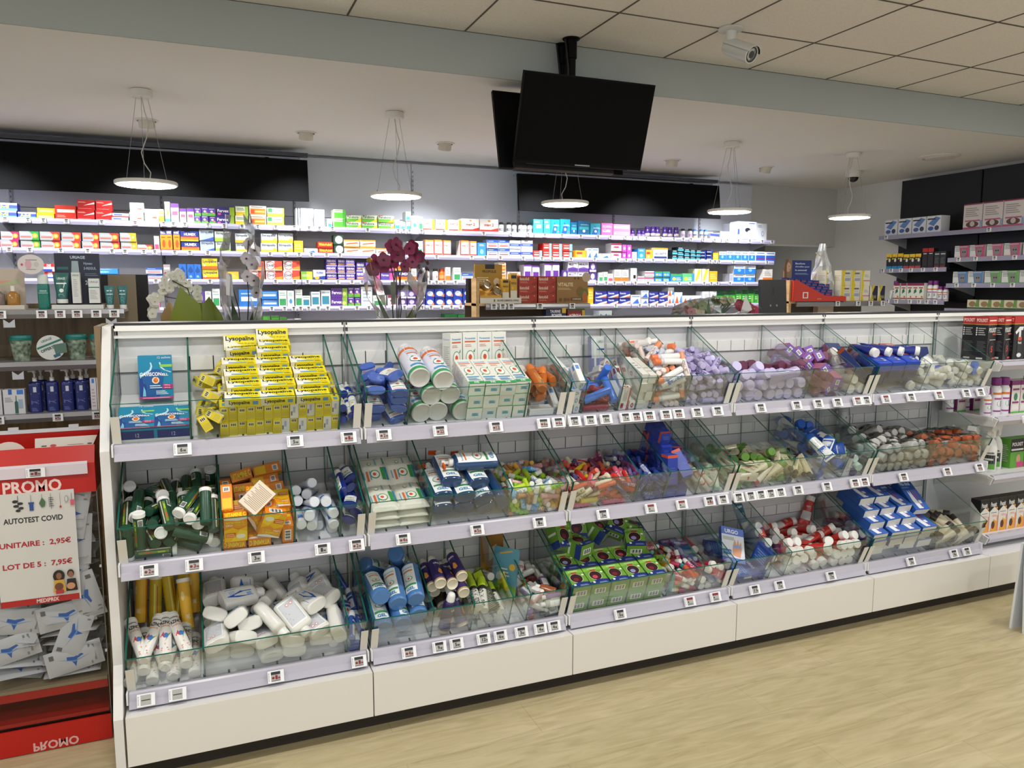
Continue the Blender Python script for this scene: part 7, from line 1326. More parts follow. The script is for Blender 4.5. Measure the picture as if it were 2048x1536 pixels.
WB_ = [(1, 2.757, 'sb_blk'), (1, 2.821, 'sb_blk'), (1, 2.88, 'sb_blk'), (1, 2.934, 'sb_blk'), (1, 2.977, 'sb_blk'), (1, 3.02, 'sb_blk'), (1, 4.08, 'sb_pur2'), (1, 4.137, 'sb_pur2'), (1, 4.194, 'sb_pur2'), (1, 4.242, 'sb_pur'), (1, 4.291, 'sb_pur'), (1, 4.354, 'sb_pur'), (1, 4.425, 'sb_pur'), (1, 4.494, 'sb_pur'), (1, 4.551, 'sb_pur'), (1, 4.641, 'sb_lil'), (1, 4.71, 'sb_lil'), (1, 4.775, 'sb_blu'), (1, 4.838, 'sb_blu'), (1, 4.905, 'sb_blu'), (3, 2.08, 'sb_wht'), (3, 2.149, 'sb_wht'), (3, 2.211, 'sb_or'), (3, 2.02, 'sb_pur2')]
cb = {}
BW2 = {'sb_blk':'white bottle with black label and cap','sb_pur':'dark purple supplement bottle','sb_pur2':'small dark purple bottle','sb_lil':'lilac labelled bottle with black cap','sb_blu':'white bottle with sky blue cap','sb_wht':'white bottle with dark cap','sb_or':'orange bottle'}
for s_,x,k_ in WB_:
    cb[(s_,k_)] = cb.get((s_,k_),0) + 1
ci = {}
for s_,x,k_ in WB_:
    ci[(s_,k_)] = ci.get((s_,k_),0) + 1
    hb = {'sb_pur2':.075,'sb_pur':.105,'sb_wht':.105,'sb_or':.105}.get(k_,.095)
    pos = '' if cb[(s_,k_)] == 1 else ', %s from the left' % ORD[ci[(s_,k_)] - 1]
    spawn(k_,(x,BY + .055 + .02 * (ci[(s_,k_)] % 2),SHZ[s_] - .0095 + hb / 2),(0,0,0),'%s on the %s wall shelf%s' % (BW2[k_],SHN[s_],pos),'bottles on the %s wall shelf' % SHN[s_])

WT = {1: [-0.926, -0.79, -0.698, -0.558, -0.337, -0.122, 0.068, 0.132, 0.21, 0.37, 0.483, 0.61, 0.612, 0.724, 0.857, 0.995, 1.108, 1.188, 1.288, 1.569, 1.82, 1.868, 1.916, 2.017, 2.211, 2.565, 2.82, 2.982, 3.141, 3.309, 3.497, 3.674, 3.803, 3.962, 4.095, 4.184, 4.341, 4.488, 4.593, 4.682, 4.825, 4.957, 5.108, 5.24, 5.379, 5.534, 5.656], 2: [-0.915, -0.793, -0.605, -0.437, -0.283, -0.199, -0.076, -0.003, 0.131, 0.234, 0.358, 0.807, 0.924, 1.025, 1.12, 1.237, 1.342, 2.144, 2.456, 2.583, 2.719, 2.934, 3.114, 3.213, 3.319, 3.401, 3.641, 3.883, 3.972, 4.091, 4.162, 4.263, 4.395, 4.521, 4.642, 4.767, 4.915, 4.969, 5.017, 5.19, 5.365, 5.604], 3: [-0.006, 0.223, 0.365, 0.713, 0.718, 0.84, 0.986, 1.083, 1.19, 1.321, 1.433, 1.514, 1.615, 1.879, 1.961, 2.032, 2.082, 2.143, 2.21, 2.31, 2.412, 3.666, 3.765, 3.852, 3.957, 4.076, 4.213, 4.41, 4.563, 4.685, 4.85, 4.934, 5.006, 5.157, 5.341], 4: [0.682, 0.683, 0.805, 0.901, 0.971, 1.023, 1.085, 1.16, 1.234, 1.342, 1.468, 1.566, 1.666, 1.761, 1.863, 1.947, 2.016, 2.091, 2.188, 2.272, 2.354, 3.868, 4.128, 4.23, 4.31, 4.418, 4.517, 4.587]}
for s_,xs in WT.items():
    for i,x in enumerate(xs):
        put_tag(x,BY - .004,SHZ[s_] - .020,radians(-6),'1' if i % 3 else '5',1 if i % 5 == 0 else 0,1,'tiny white price label, %s from the left along the %s wall shelf' % (ORD[i],SHN[s_]),'price labels on the medicine wall',0,.034,.032)

# ---------------------------------------------------------------- screens, lamps, cameras
BLK = mat('#030304', 0.7)
BLKM = mat('#08080a', 0.5)
for m_ in (BLK, BLKM):
    m_.node_tree.nodes['Principled BSDF'].inputs['Specular IOR Level'].default_value = 0.12
def wall_screen(x0, x1, label):
    t = tag(MB().prism([(3.885, 2.180), (3.915, 2.180), (3.955, 2.500), (3.925, 2.500)], x0, x1, BLK).build('display_screen'), label, 'screen')
    MB().box(x1 - x0 + 0.02, 0.05, 0.03, ((x0 + x1) / 2, 3.985, 2.545), mat('#3c4048', 0.4)).build('mounting_rail', t)
    MB().box(x1 - x0 - 0.1, 0.20, 0.012, ((x0 + x1) / 2, 4.06, 2.515), mat('#8d929c', 0.5)).build('mounting_board', t)
    MB().box(0.03, 0.25, 0.30, (x0 + 0.3, 4.075, 2.36), BLKM).build('mounting_arm', t)
    MB().box(0.03, 0.25, 0.30, (x1 - 0.3, 4.075, 2.36), BLKM).build('mounting_arm', t)
wall_screen(-1.3, 1.118, 'long black display panel above the shelves, on the wooden post side')
wall_screen(2.905, 5.035, 'long black display panel above the shelves, behind the hanging televisions')

def television(name, ctr, w, h, tilt, back, pole_xy, label):
    t = empty(name, ctr, label, 'television')
    R_ = Matrix.Rotation(tilt, 4, 'X') @ Matrix.Rotation(pi if back else 0, 4, 'Z')
    sc = MB().box(w, 0.022, h, (0, 0, 0), BLKM)
    sc.v = [tuple(R_ @ Vector(v)) for v in sc.v]
    sc.build('housing', t)
    fr = MB().box(w - .016, 0.003, h - .022, (0, -0.0125, 0.003), BLK)
    fr.v = [tuple(R_ @ Vector(v)) for v in fr.v]
    fr.build('screen', t)
    bk = MB().box(w * .62, 0.045, h * .55, (0, 0.032, -h * .16), BLKM).box(w * .8, 0.03, 0.05, (0, 0.022, -h * .46), mat('#2a2826', 0.5))
    for dx in (-.22, .22):
        bk.box(w * .2, 0.012, 0.01, (dx * w / .8, 0.022, -h * .49), '#0a0a0a')
    bk.box(0.09, 0.004, 0.006, (w * 0.02, -0.013, -h * .485), '#9a9aa0')
    bk.v = [tuple(R_ @ Vector(v)) for v in bk.v]
    bk.build('rear_cover', t)
    px, py = pole_xy[0] - ctr[0], pole_xy[1] - ctr[1]
    zt = 2.812 - ctr[2]
    MB().lathe([(0.047, zt), (0.045, zt - 0.005), (0.031, zt - 0.012), (0.031, zt - 0.10), (0.025, zt - 0.105), (0.024, 0.0)], BLKM, 20, T=Matrix.Translation((px, py, 0))).build('ceiling_pole', t, True)
    MB().tube([(px - 0.040, py - 0.01, zt - 0.008), (px - 0.036, py - .02, zt - 0.07), (px - 0.028, py - .025, zt - 0.16), (px - .024, py - .02, 0.05)], 0.005, '#0c0c0c').build('cable', t)
    MB().box(0.10, 0.04, 0.12, (px, 0.035 if not back else -0.035, 0.0), BLKM).build('bracket', t)
television('television', (2.235, 1.385, 2.385), 0.775, 0.455, radians(18), False, (2.156, 1.40), 'black television hanging nearest on a thick black ceiling pole, tilted down')
television('television', (2.185, 1.605, 2.360), 0.760, 0.440, radians(-15), True, (2.160, 1.51), 'black television hanging behind, back to back with the nearer one')

def pendant(x, y, label, seed):
    t = empty('pendant_lamp', (x, y, 2.08), label, 'lamp', 'disc pendant lamps over the counters')
    r_ = 0.165
    MB().lathe([(0.055, 0.518, '#d9d6cf'), (0.058, 0.515), (0.058, 0.480), (0.054, 0.478)], mat('#dcd9d2', .4), 24).build('ceiling_rose', t, True)
    MB().lathe([(r_ - .004, 0.020), (r_, 0.016), (r_, 0.003), (r_ - .004, -0.001), (r_ - 0.012, -0.001)], mat('#d6d4cc', .35), 40).build('disc', t, True)
    MB().lathe([(r_ - 0.013, 0.0), (r_ - 0.013, -0.004), (r_ - 0.02, -0.0045)], mat('#fff8ee', .5, emit=22.0), 40).build('diffuser', t)
    for k in range(3):
        a = 2 * pi * k / 3 + 0.5 + seed
        MB().tube([(0.035 * cos(a), 0.035 * sin(a), 0.480), (0.125 * cos(a), 0.125 * sin(a), 0.018)], 0.0012, '#8f8f8c', 5).build('suspension_wire', t)
        MB().lathe([(0.003, 0.018), (0.003, 0.034)], mat('#6a6a68', .3, 1.0), 8, T=Matrix.Translation((0.125 * cos(a), 0.125 * sin(a), 0))).build('wire_grip', t)
    s_ = 1 if seed < 1 else -1
    MB().tube([(0, 0, 0.48), (0.012 * s_, 0, 0.40), (0.030 * s_, 0, 0.34), (0.014 * s_, 0, 0.26), (-0.016 * s_, 0, 0.18), (-0.004 * s_, 0, 0.12), (0.026 * s_, 0, 0.07), (0.018 * s_, 0, 0.018)], 0.003, '#b9b7b2', 6).build('flex', t)
    lamp('pendant_glow', 'AREA', (x, y, 2.068), 5.5, 0.30, (1.0, 0.97, 0.93))
for i, (x, w_) in enumerate([(0.028, 'first from the left, above the white orchid'), (1.464, 'second from the left, above the purple orchid'), (2.657, 'half hidden by the televisions'), (4.049, 'in front of the end of the second black panel'), (5.250, 'last, before the dark wall')]):
    pendant(x, 2.48, 'white disc pendant lamp, ' + w_, 0.7 * i)

for i, (x, y) in enumerate(SPOTS[:6]):
    t = empty('ceiling_spotlight', (x, y, 2.599), 'white swivel spotlight in the low ceiling, %s from the left' % ORD[i], 'spotlight', 'swivel ceiling spotlights')
    MB().lathe([(0.075, -0.001), (0.074, -0.005), (0.060, -0.007), (0.058, -0.001)], mat('#dcd9d2', .4), 32).build('trim_ring', t, True)
    R_ = Matrix.Rotation(radians(18), 4, 'X')
    MB().lathe([(0.050, 0.01), (0.050, -0.045), (0.047, -0.050)], mat('#c9c4b8', .45), 28, T=R_, cap=False).lathe([(0.046, -0.040), (0.02, -0.038)], mat('#fffaf0', emit=6.0), 28, T=R_).build('swivel_head', t, True)

t = empty('dome_camera', (6.02, 3.215, 2.599), 'small white dome camera on the low ceiling', 'security camera')
MB().lathe([(0.068, 0.0), (0.070, -0.004), (0.070, -0.045), (0.064, -0.058), (0.045, -0.060)], mat('#d9d7d2', .4), 32).build('base_ring', t, True)
MB().lathe([(0.046, -0.058), (0.043, -0.075), (0.032, -0.092), (0.015, -0.101), (0.003, -0.103)], mat('#1a1b1e', .12), 28).build('smoked_dome', t, True)
t = empty('air_vent', (6.04, 2.33, 2.599), 'round white air vent in the low ceiling', 'air vent')
MB().lathe([(0.16, -0.001), (0.158, -0.010), (0.125, -0.018), (0.120, -0.008)], mat('#d2cfc9', .5), 36).build('outer_ring', t, True)
MB().lathe([(0.100, -0.010), (0.098, -0.022), (0.02, -0.026)], mat('#cfccc6', .5), 36).build('disc', t, True)

t = empty('bullet_camera', (2.831, 0.944, 2.8125), 'white bullet camera with dark round lens under the tiled ceiling', 'security camera')
CW = mat('#d3d4d0', .35)
MB().lathe([(0.062, 0.0), (0.064, -0.004), (0.064, -0.010), (0.052, -0.014), (0.027, -0.016)], CW, 32).build('ceiling_plate', t, True)
MB().lathe([(0.030, -0.012), (0.027, -0.020), (0.026, -0.062), (0.022, -0.078), (0.010, -0.088)], CW, 24).build('swivel_neck', t, True)
D_ = Vector((0.20, -0.78, -0.40)).normalized()
qr = D_.to_track_quat('Z', 'Y').to_matrix().to_4x4()
R_ = Matrix.Translation((0.005, 0.02, -0.085)) @ qr
MB().lathe([(0.030, -0.020), (0.041, -0.010), (0.043, 0.00), (0.043, 0.148), (0.044, 0.150), (0.044, 0.160), (0.040, 0.162), (0.037, 0.158)], CW, 32, T=R_).build('camera_body', t, True)
MB().lathe([(0.037, 0.157), (0.037, 0.1585), (0.030, 0.158)], mat('#14110f', .15), 32, T=R_).lathe([(0.018, 0.1588), (0.013, 0.1592)], mat('#241c1a', .1), 20, T=R_).build('lens_window', t, True)
hd = MB()
ring = []
for z_ in (-0.012, 0.172):
    rr_ = []
    for k in range(13):
        a = radians(15 + 150 * k / 12)
        rr_.append(R_ @ Vector((0.0475 * cos(a), 0.0475 * sin(a) , z_)))
    ring.append(rr_)
ring2 = [[R_ @ Vector((0.0445 * cos(radians(15 + 150 * k / 12)), 0.0445 * sin(radians(15 + 150 * k / 12)), z_)) for k in range(13)] for z_ in (-0.012, 0.172)]
for k in range(12):
    hd.add([ring[0][k], ring[0][k + 1], ring[1][k + 1], ring[1][k]], [(0, 1, 2, 3)], CW)
    hd.add([ring2[0][k], ring2[1][k], ring2[1][k + 1], ring2[0][k + 1]], [(0, 1, 2, 3)], '#1c1c1c')
    hd.add([ring[1][k], ring[1][k + 1], ring2[1][k + 1], ring2[1][k]], [(0, 1, 2, 3)], CW)
hd.build('sun_hood', t, True)

for i, (lx, ly) in enumerate(DOWNLIGHTS):
    if (lx, ly) != (3.8, -0.9) and i > 4:
        continue
t = empty('ceiling_downlight', (4.05, -0.02, 2.813), 'round ceiling fitting at the very top edge of the tiled ceiling', 'ceiling light')
MB().lathe([(0.12, 0.0), (0.12, -0.012), (0.10, -0.018), (0.03, -0.02)], mat('#bdbab4', .4), 32).build('trim_ring', t, True)

# ---------------------------------------------------------------- dark wall unit on the right wall
DK = mat('#16181d',0.5)
RSH = [(2.006,1.2,3.26),]
g = empty('dark_wall_unit',(6.75,2.2,0),'charcoal wall unit of shelves along the side wall','shelving unit')
def PD(mb,name,sm=False):
    o = mb.build(name,g,sm); o.location = (-6.75,-2.2,0); return o
for a_,b_ in ((2.49,3.34),(1.62,2.48),(0.75,1.61)):
    PD(MB().box(0.03,b_ - a_ - .006,2.56,(6.80,(a_ + b_) / 2,1.28),DK),'back_panel')
    PD(MB().box(0.012,0.012,2.5,(6.782,a_,1.28),'#08090b'),'slotted_upright')
DRAIL = mat('#8e8ca0',0.3)
def dshelf(z,y0,y1,light=False):
    o = PD(MB().box(0.34,y1 - y0,0.012,(6.60,(y0 + y1) / 2,z - .016),DK),'shelf')
    MB().box(0.008,y1 - y0,0.038,(6.427,(y0 + y1) / 2,z - .02),DRAIL).build('price_rail',o)
    MB().prism([(y1 - .006,0),(y1,0),(y1,1),(y1 - .006,1)],0,1,DK) if False else None
    pl = [(6.44,z - .024),(6.785,z - .024),(6.785,z - .115),(6.70,z - .09),(6.52,z - .045)]
    b = MB(); n = len(pl)
    b.add([(x,y1 - .008,zz) for x,zz in pl] + [(x,y1,zz) for x,zz in pl],[tuple(range(n)),tuple(reversed(range(n,2 * n)))] + [(i,(i + 1) % n,(i + 1) % n + n,i + n) for i in range(n)],mat('#c9c9cc',.5))
    b.build('bracket',o)
DSH = {'a':(2.012,0.9,3.25),'b':(1.695,2.50,3.22),'c':(1.775,0.9,2.49),'d':(1.402,2.50,3.16),'e':(1.552,0.9,2.49),'f':(1.335,0.9,2.49)}
for k in DSH:
    dshelf(*DSH[k])
AER = ('#e2e4e8',[('p',[(.1,.55),(.6,.95),(.95,.85),(.5,.4)],'#5f86c0'),('r',.05,.78,.6,.86,'#2a2f4a'),('e',.3,.28,.2,.12,'#3f64b0'),('e',.72,.3,.16,.14,'#3a4668'),('r',.05,0,1,.07,'#1f2740')])
PCH = ('#d9d2cf',[('r',0,0,1,.12,'#c05a80'),('l',.1,.5,.8,.86,5,'#9a9496'),('r',.1,.33,.9,.38,'#b85a80'),('e',.5,.22,.34,.12,'#5a4438'),('e',.5,.24,.13,.1,'#c8bfb8'),('r',0,.95,1,1,'#8a3a5a'),('r',.9,.1,1,.35,'#8aa8c8')])
YBK = lambda c:('#1f2226',[('p',[(0,.62),(1,.8),(1,1),(0,1)],'#e0b81e'),('r',0,.05,1,.22,c),('e',.6,.6,.2,.12,'#d8d4c8'),('r',.05,.72,.7,.8,'#3a3420')])
PXB = ('#1c1a1c',[('r',0,.82,1,1,'#b02420'),('l',.2,.7,.8,.78,1,'#d8d8d8'),('e',.5,.35,.28,.16,'#3a2628'),('e',.5,.35,.2,.11,'#1c1a1c')])
PXG = ('#26282a',[('l',.1,.8,.9,.92,1,'#c8c8c8'),('l',.15,.3,.85,.65,4,'#55585c'),('r',.1,.08,.9,.16,'#8a2a26')])
CAT = lambda bg,band:('#cfd2ce',[('p',[(.45,0),(1,0),(1,1),(.3,1)],bg),('l',.06,.55,.5,.86,3,'#6f7478'),('r',0,.86,.9,.95,'#9aa09c'),('e',.66,.42,.2,.3,'#7d7a78'),('e',.6,.5,.05,.06,'#1e1e1e'),('e',.74,.5,.05,.06,'#1e1e1e'),('r',0,.0,.45,.12,band),('p',[(.5,.62),(.54,.86),(.62,.7)],'#7d7a78'),('p',[(.82,.62),(.78,.86),(.7,.7)],'#7d7a78')])
GRN = ('#d6dad0',[('r',0,.85,1,1,'#7a2a50'),('p',[(.25,.4),(.75,.5),(.6,.7),(.3,.6)],'#2f6a48'),('r',.15,.7,.85,.76,'#a03a3a'),('r',0,.1,1,.16,'#a03a3a'),('r',.6,.18,.85,.28,'#d06a3a')])
BRW = ('#c9c0a4',[('r',0,0,1,.25,'#2a5a2c'),('e',.45,.58,.3,.28,'#8a7050'),('p',[(.7,.3),(1,.3),(1,1),(.8,1)],'#5a8a3a')])
YAZ = ('#d9d5c0',[('p',[(.08,.0),(.5,.0),(.32,.5),(.5,1),(.08,1)],'#d8c02a'),('r',.4,.75,.9,.86,'#6a6a78'),('r',.4,.3,.95,.5,'#9aa0b4'),('l',.4,.55,.9,.7,2,'#b8b4a8')])
YAZR = ('#dcd8ca',[('p',[(.08,.0),(.4,.0),(.25,.5),(.4,1),(.08,1)],'#d8c02a'),('r',.3,.3,1,.36,'#c05a6a'),('l',.4,.55,.9,.75,3,'#a8a4a0')])
YAZK = ('#23263e',[('p',[(.1,.0),(.6,.0),(.35,.5),(.7,1),(.3,1)],'#c8b42a'),('p',[(.0,.0),(.1,0),(.3,.5),(.2,1),(0,1)],'#d8d4c0'),('r',.4,.15,.9,.35,'#7a7a52')])
_sb = {}
def side_box(key,spec,w,h,d,name='product_box'):
    k = (key,w,h,d)
    if k not in _sb:
        b = MB().box(w,d,h,(0,0,0),mat(spec[0],.45)); b.deco(face(w,d,h,'F'),spec[1])
        b.deco(face(w,d,h,'L'),[('l',.1,.2,.9,.85,6,'#8a8c90')])
        _sb[k] = b.mesh(name)
    return _sb[k]
def on_dark(key,spec,shelf,ys,w,h,d,label,group,name='product_box',cat='box'):
    z = DSH[shelf][0] - .0095
    for i,y in enumerate(ys):
        o = bpy.data.objects.new(name,side_box(key,spec,w,h,d,name))
        C.objects.link(o)
        o.location = (6.45 + d / 2,y,z + h / 2)
        o.rotation_euler = (0,0,radians(-90))
        tag(o,label + (', %s from the back corner' % ORD[i] if len(ys) > 1 else ''),cat,group)
on_dark('aer',AER,'a',[3.14,2.985,2.83,2.675],.145,.155,.11,'white and blue printed carton on the highest dark shelf','blue printed cartons on the dark unit')
on_dark('pch',PCH,'a',[2.30,2.12,1.94,1.76,1.58],.172,.225,.10,'large white and rose pet carton on the highest dark shelf','pet cartons on the highest dark shelf')
on_dark('ybk1',YBK('#2a8ac0'),'b',[3.14,3.075,3.01],.060,.150,.06,'slim yellow and black box with blue foot','slim yellow and black boxes')
on_dark('ybk2',YBK('#b8403a'),'b',[2.945,2.88,2.815],.060,.140,.06,'slim yellow and black box with red foot','slim yellow and black boxes')
on_dark('pxb',PXB,'b',[2.745,2.685],.056,.185,.06,'slim black box with red top','slim black boxes')
on_dark('pxg',PXG,'b',[2.62,2.56],.056,.150,.06,'slim charcoal box with white name','slim black boxes')
on_dark('grn',GRN,'d',[3.03,2.955,2.885,2.825,2.765],.062,.165,.06,'white box with purple top and green leaf','leaf printed boxes on the dark unit')
on_dark('cat1',CAT('#b83a6a','#c85a80'),'c',[2.38,2.235],.135,.110,.05,'rose box with a grey cat','cat boxes on the dark unit')
on_dark('cat2',CAT('#c24a78','#e0a04a'),'c',[2.08,1.93],.135,.110,.05,'rose box with a black and white dog','cat boxes on the dark unit')
on_dark('cat5',CAT('#4a86c0','#3a7ac0'),'c',[1.77,1.62],.135,.110,.05,'blue striped pet box','cat boxes on the dark unit')
on_dark('cat3',CAT('#4a78b0','#4a9a6a'),'e',[2.38,2.235],.135,.110,.05,'blue box with a grey cat','cat boxes on the dark unit')
on_dark('cat4',CAT('#5aa04a','#4a9a4a'),'e',[2.08,1.93,1.78],.140,.110,.05,'green box with a grey cat','cat boxes on the dark unit')
on_dark('brw',BRW,'f',[2.24,2.13,2.02,1.91,1.80],.105,.085,.05,'green and tan pet box on the lowest dark shelf','green pet boxes')
def purple_bottle(name,r,h,band='#d0742c'):
    z0 = -h / 2; zc = h / 2 - h * .2
    b = MB().lathe([(r * .95,z0),(r,z0 + .004),(r,zc - r * .7),(r * .7,zc - .002)],mat('#dedde0',.35),16)
    b.deco(wrap(r,r,z0 + h * .06,z0 + h * .66,1.3),[('e',.5,.42,.22,.14,'#2f7a58'),('r',.05,.05,.95,.12,'#8a3a80'),('r',0,.82,1,.92,band),('r',.1,.6,.9,.68,'#a04a90')],nx=6)
    c_ = MB().lathe([(r * .8,zc),(r * .86,zc + .002),(r * .84,h / 2 - .002),(r * .7,h / 2)],mat('#7a2a7c',.35),16)
    kind(name,('repellent_bottle',b,True),[('cap',c_,True)],'bottle')
purple_bottle('pb',.026,.185)
purple_bottle('pbs',.024,.135)
for i,(k_,y,h) in enumerate([('pb',3.085,.185),('pb',2.705,.185),('pb',2.65,.185),('pbs',2.60,.135),('pbs',2.545,.135)]):
    spawn(k_,(6.50,y,DSH['d'][0] - .0095 + h / 2),(0,0,radians(-90)),'white bottle with purple cap on the dark unit, %s from the back corner' % ORD[i],'purple capped bottles on the dark unit')
spawn('lime_s',(6.5,3.14,DSH['d'][0] + .041),(0,0,radians(-90)),'small white and green tube at the dark unit corner',None)
for i,(k_,y) in enumerate([('a',3.16),('a',2.12),('b',3.18),('b',3.08),('b',2.97),('b',2.86),('b',2.73),('b',2.60),('d',3.10),('d',3.0),('d',2.85),('d',2.75),('d',2.67),('d',2.58),('c',2.38),('c',2.22),('c',2.05),('c',1.88),('e',2.38),('e',2.22),('e',2.05),('e',1.88)]):
    put_tag(6.419,y,DSH[k_][0] - .018,0,'7',0,1,'tiny white price label, %s counted along the dark unit rails' % ORD[i],'price labels on the dark unit',radians(-90),.036,.034)
WB2 = tag(MB().box(.16,.06,.04,(6.50,3.04,1.20),'#dcdcda').build('product_box'),'flat white carton low at the back end of the dark unit','box')

# ---------------------------------------------------------------- goods on the sixth gondola unit
X6 = 5 * W
for i,(zr,w_) in enumerate([(1.158,'top'),(0.888,'second'),(0.600,'third'),(0.300,'lowest')]):
    t = empty('wall_shelf',(X6 + 0.55,0.25,zr),'flat white shelf of the last gondola unit, %s of four' % w_,'shelf')
    sh = MB().box(0.96,0.29,0.012,(0,-0.01,-0.014),mat('#e0e0e2',.4)).build('shelf_board',t)
    MB().prism([(-.155,-.002),(-.172,-.004),(-.180,-.022),(-.168,-.044),(-.155,-.044)],-.465,.48,RAIL).build('price_rail',t)
    MB().prism([(-.180,-.012),(-.150,-.004),(.135,-.008),(.135,-.115),(.08,-.095),(-.05,-.055),(-.165,-.050)],-.478,-.470,mat('#dcdcda',.4)).build('bracket',t)
PXF = [('r',0,.83,1,1,'#b22a24'),('l',.1,.88,.9,.95,1,'#e8d0cc'),('r',0,.815,1,.83,'#b89a4a'),('T','POUXIT',.08,.64,.92,.75,'#e4e4e4'),('r',.5,.58,.9,.62,'#b8503a'),('l',.2,.46,.9,.49,1,'#c8c8c8'),('e',.5,.26,.34,.17,'#4a2426'),('e',.5,.26,.31,.155,'#17171a'),('T','5',.40,.19,.60,.33,'#d03a30'),('r',.55,.03,.95,.07,'#b8503a')]
PXL = [('r',0,.83,1,1,'#b22a24'),('T','POUXIT',.08,.88,.92,.96,'#e8d0cc'),('r',0,.815,1,.83,'#b89a4a'),('e',.12,.74,.05,.02,'#e8e8e8'),('e',.12,.69,.05,.02,'#e8e8e8'),('e',.12,.64,.05,.02,'#e8e8e8'),('e',.12,.59,.05,.02,'#e8e8e8'),('l',.25,.57,.8,.76,4,'#b0b0b0'),('l',.2,.2,.9,.45,8,'#5a5a60'),('r',.2,.03,.7,.07,'#c8c8c8')]
PXS = [('r',0,.83,1,1,'#b22a24'),('r',0,.815,1,.83,'#b89a4a'),('p',[(.1,.64),(.45,.76),(.8,.76),(.75,.68),(.6,.68),(.6,.52),(.42,.52),(.42,.66),(.2,.58)],'#dcdce0'),('r',.36,.44,.68,.52,'#c84a34'),('r',.34,.10,.72,.44,'#2a2a2e'),('T','Pouxit',.38,.36,.68,.42,'#e0e0e0'),('e',.52,.10,.2,.05,'#d8d8dc')]
k_box('px_a',.085,.060,.215,'#17171a',{'F':PXF,'L':PXL,'R':PXL,'T':[('r',0,0,1,1,'#8a1f1c')]},'lice_treatment_box')
k_box('px_b',.085,.060,.215,'#17171a',{'F':PXS,'L':PXL,'R':PXL,'T':[('r',0,0,1,1,'#8a1f1c')]},'lice_treatment_box')
for i,(k_,dx,yw) in enumerate([('px_a',.08,0),('px_a',.19,4),('px_b',.285,0),('px_a',.375,3),('px_b',.465,0),('px_a',.555,0)]):
    for dp in range(2 if i < 3 else 1):
        spawn(k_,(X6 + dx + .05,0.205 + dp * .068,1.150 + .1075 + .0005),(0,0,radians(yw + 12 if i < 2 else yw)),'tall black and red treatment box, %s from the glass trays%s' % (ORD[i],', behind' if dp else ''),'black and red treatment boxes')
for i,dx in enumerate((.10,.165,.225,.40,.46)):
    spawn('pb' if i != 0 else 'pbs',(X6 + dx + .02,.17,.880 + (.0925 if i else .0675)),(0,0,0),'white bottle with purple cap on the second flat shelf, %s from the glass trays' % ORD[i],'purple capped bottles on the flat shelf')
k_box('pbx',.062,.060,.165,'#d9d2cc',{'F':[('r',0,.86,1,1,'#7a2a6a'),('r',.12,.7,.88,.76,'#8a3a7a'),('e',.5,.5,.22,.12,'#2f7a58'),('r',.12,.3,.88,.36,'#8a3a7a'),('r',.1,.1,.9,.25,'#dfdad4'),('r',0,0,1,.05,'#5ab04a')],'LR':[('r',0,0,1,1,'#7a2468')]},'repellent_box')
for i,dx in enumerate((.30,.366,.432)):
    spawn('pbx',(X6 + dx + .02,.19,.880 + .083),(0,0,0),'white box with leaf and purple side on the second flat shelf, %s from the bottles' % ORD[i],'leaf boxes on the flat shelf')
for i,dx in enumerate((.05,.11,.165,.225)):
    spawn('pbx' if i % 2 else 'pb',(X6 + dx,.32,.880 + (.083 if i % 2 else .0925)),(0,0,0),'white and purple repellent in the back row, %s from the glass trays' % ORD[i],'repellents in the back row')
# spray bottles with trigger heads
b = MB().lathe([(.030,-.115),(.033,-.110),(.033,.005),(.026,.035),(.014,.055),(.014,.062)],mat('#dcdcd8',.35),18,.8)
b.deco(wrap(.033,.0264,-.10,-.01,1.1),[('r',0,.35,1,1,'#dcdcd8'),('r',0,.3,1,.8,'#1e2022'),('r',0,0,1,.3,'#5a9a3c'),('r',.15,.5,.85,.6,'#c8ccc8'),('T','Pouxit',.1,.86,.9,.98,'#2a2c3a')],nx=6)
h_ = MB().prism([(-.052,.098),(-.040,.118),(.030,.118),(.036,.100),(.018,.080),(.018,.058),(-.018,.058),(-.018,.082),(-.034,.092)],-.018,.018,mat('#dcdad6',.4)).prism([(-.030,.092),(-.022,.092),(-.034,.060),(-.042,.062)],-.007,.007,mat('#dcdad6',.4))
kind('trig',('trigger_spray_bottle',b,True),[('trigger_head',h_,False)],'bottle')
for i,(dx,y) in enumerate([(.075,.20),(.155,.17),(.235,.20),(.10,.30)]):
    spawn('trig',(X6 + dx + .02,y,.592 + .1155),(0,0,radians(-70)),'white trigger spray bottle with black and green label, %s on the third flat shelf' % ORD[i],'trigger spray bottles')
k_box('grx',.10,.06,.15,'#5a9a34',{'F':[('r',0,.55,1,1,'#17171a'),('T','POUXIT',.1,.75,.9,.88,'#e0d8dc'),('r',.05,.6,.95,.66,'#d8dcd8'),('p',[(0,0),(1,0),(1,.5),(.7,.56),(.4,.5),(0,.55)],'#5a9a34'),('e',.6,.3,.16,.16,'#c8987a'),('r',.5,.02,1,.2,'#c83a7a')],'LR':[('l',.2,.2,.8,.8,9,'#b8bab8')]},'treatment_box')
for i,dx in enumerate((.38,.485)):
    spawn('grx',(X6 + dx,.20,.592 + .0755),(0,0,0),'green and black treatment box on the third flat shelf, %s from the spray bottles' % ORD[i],'green treatment boxes')
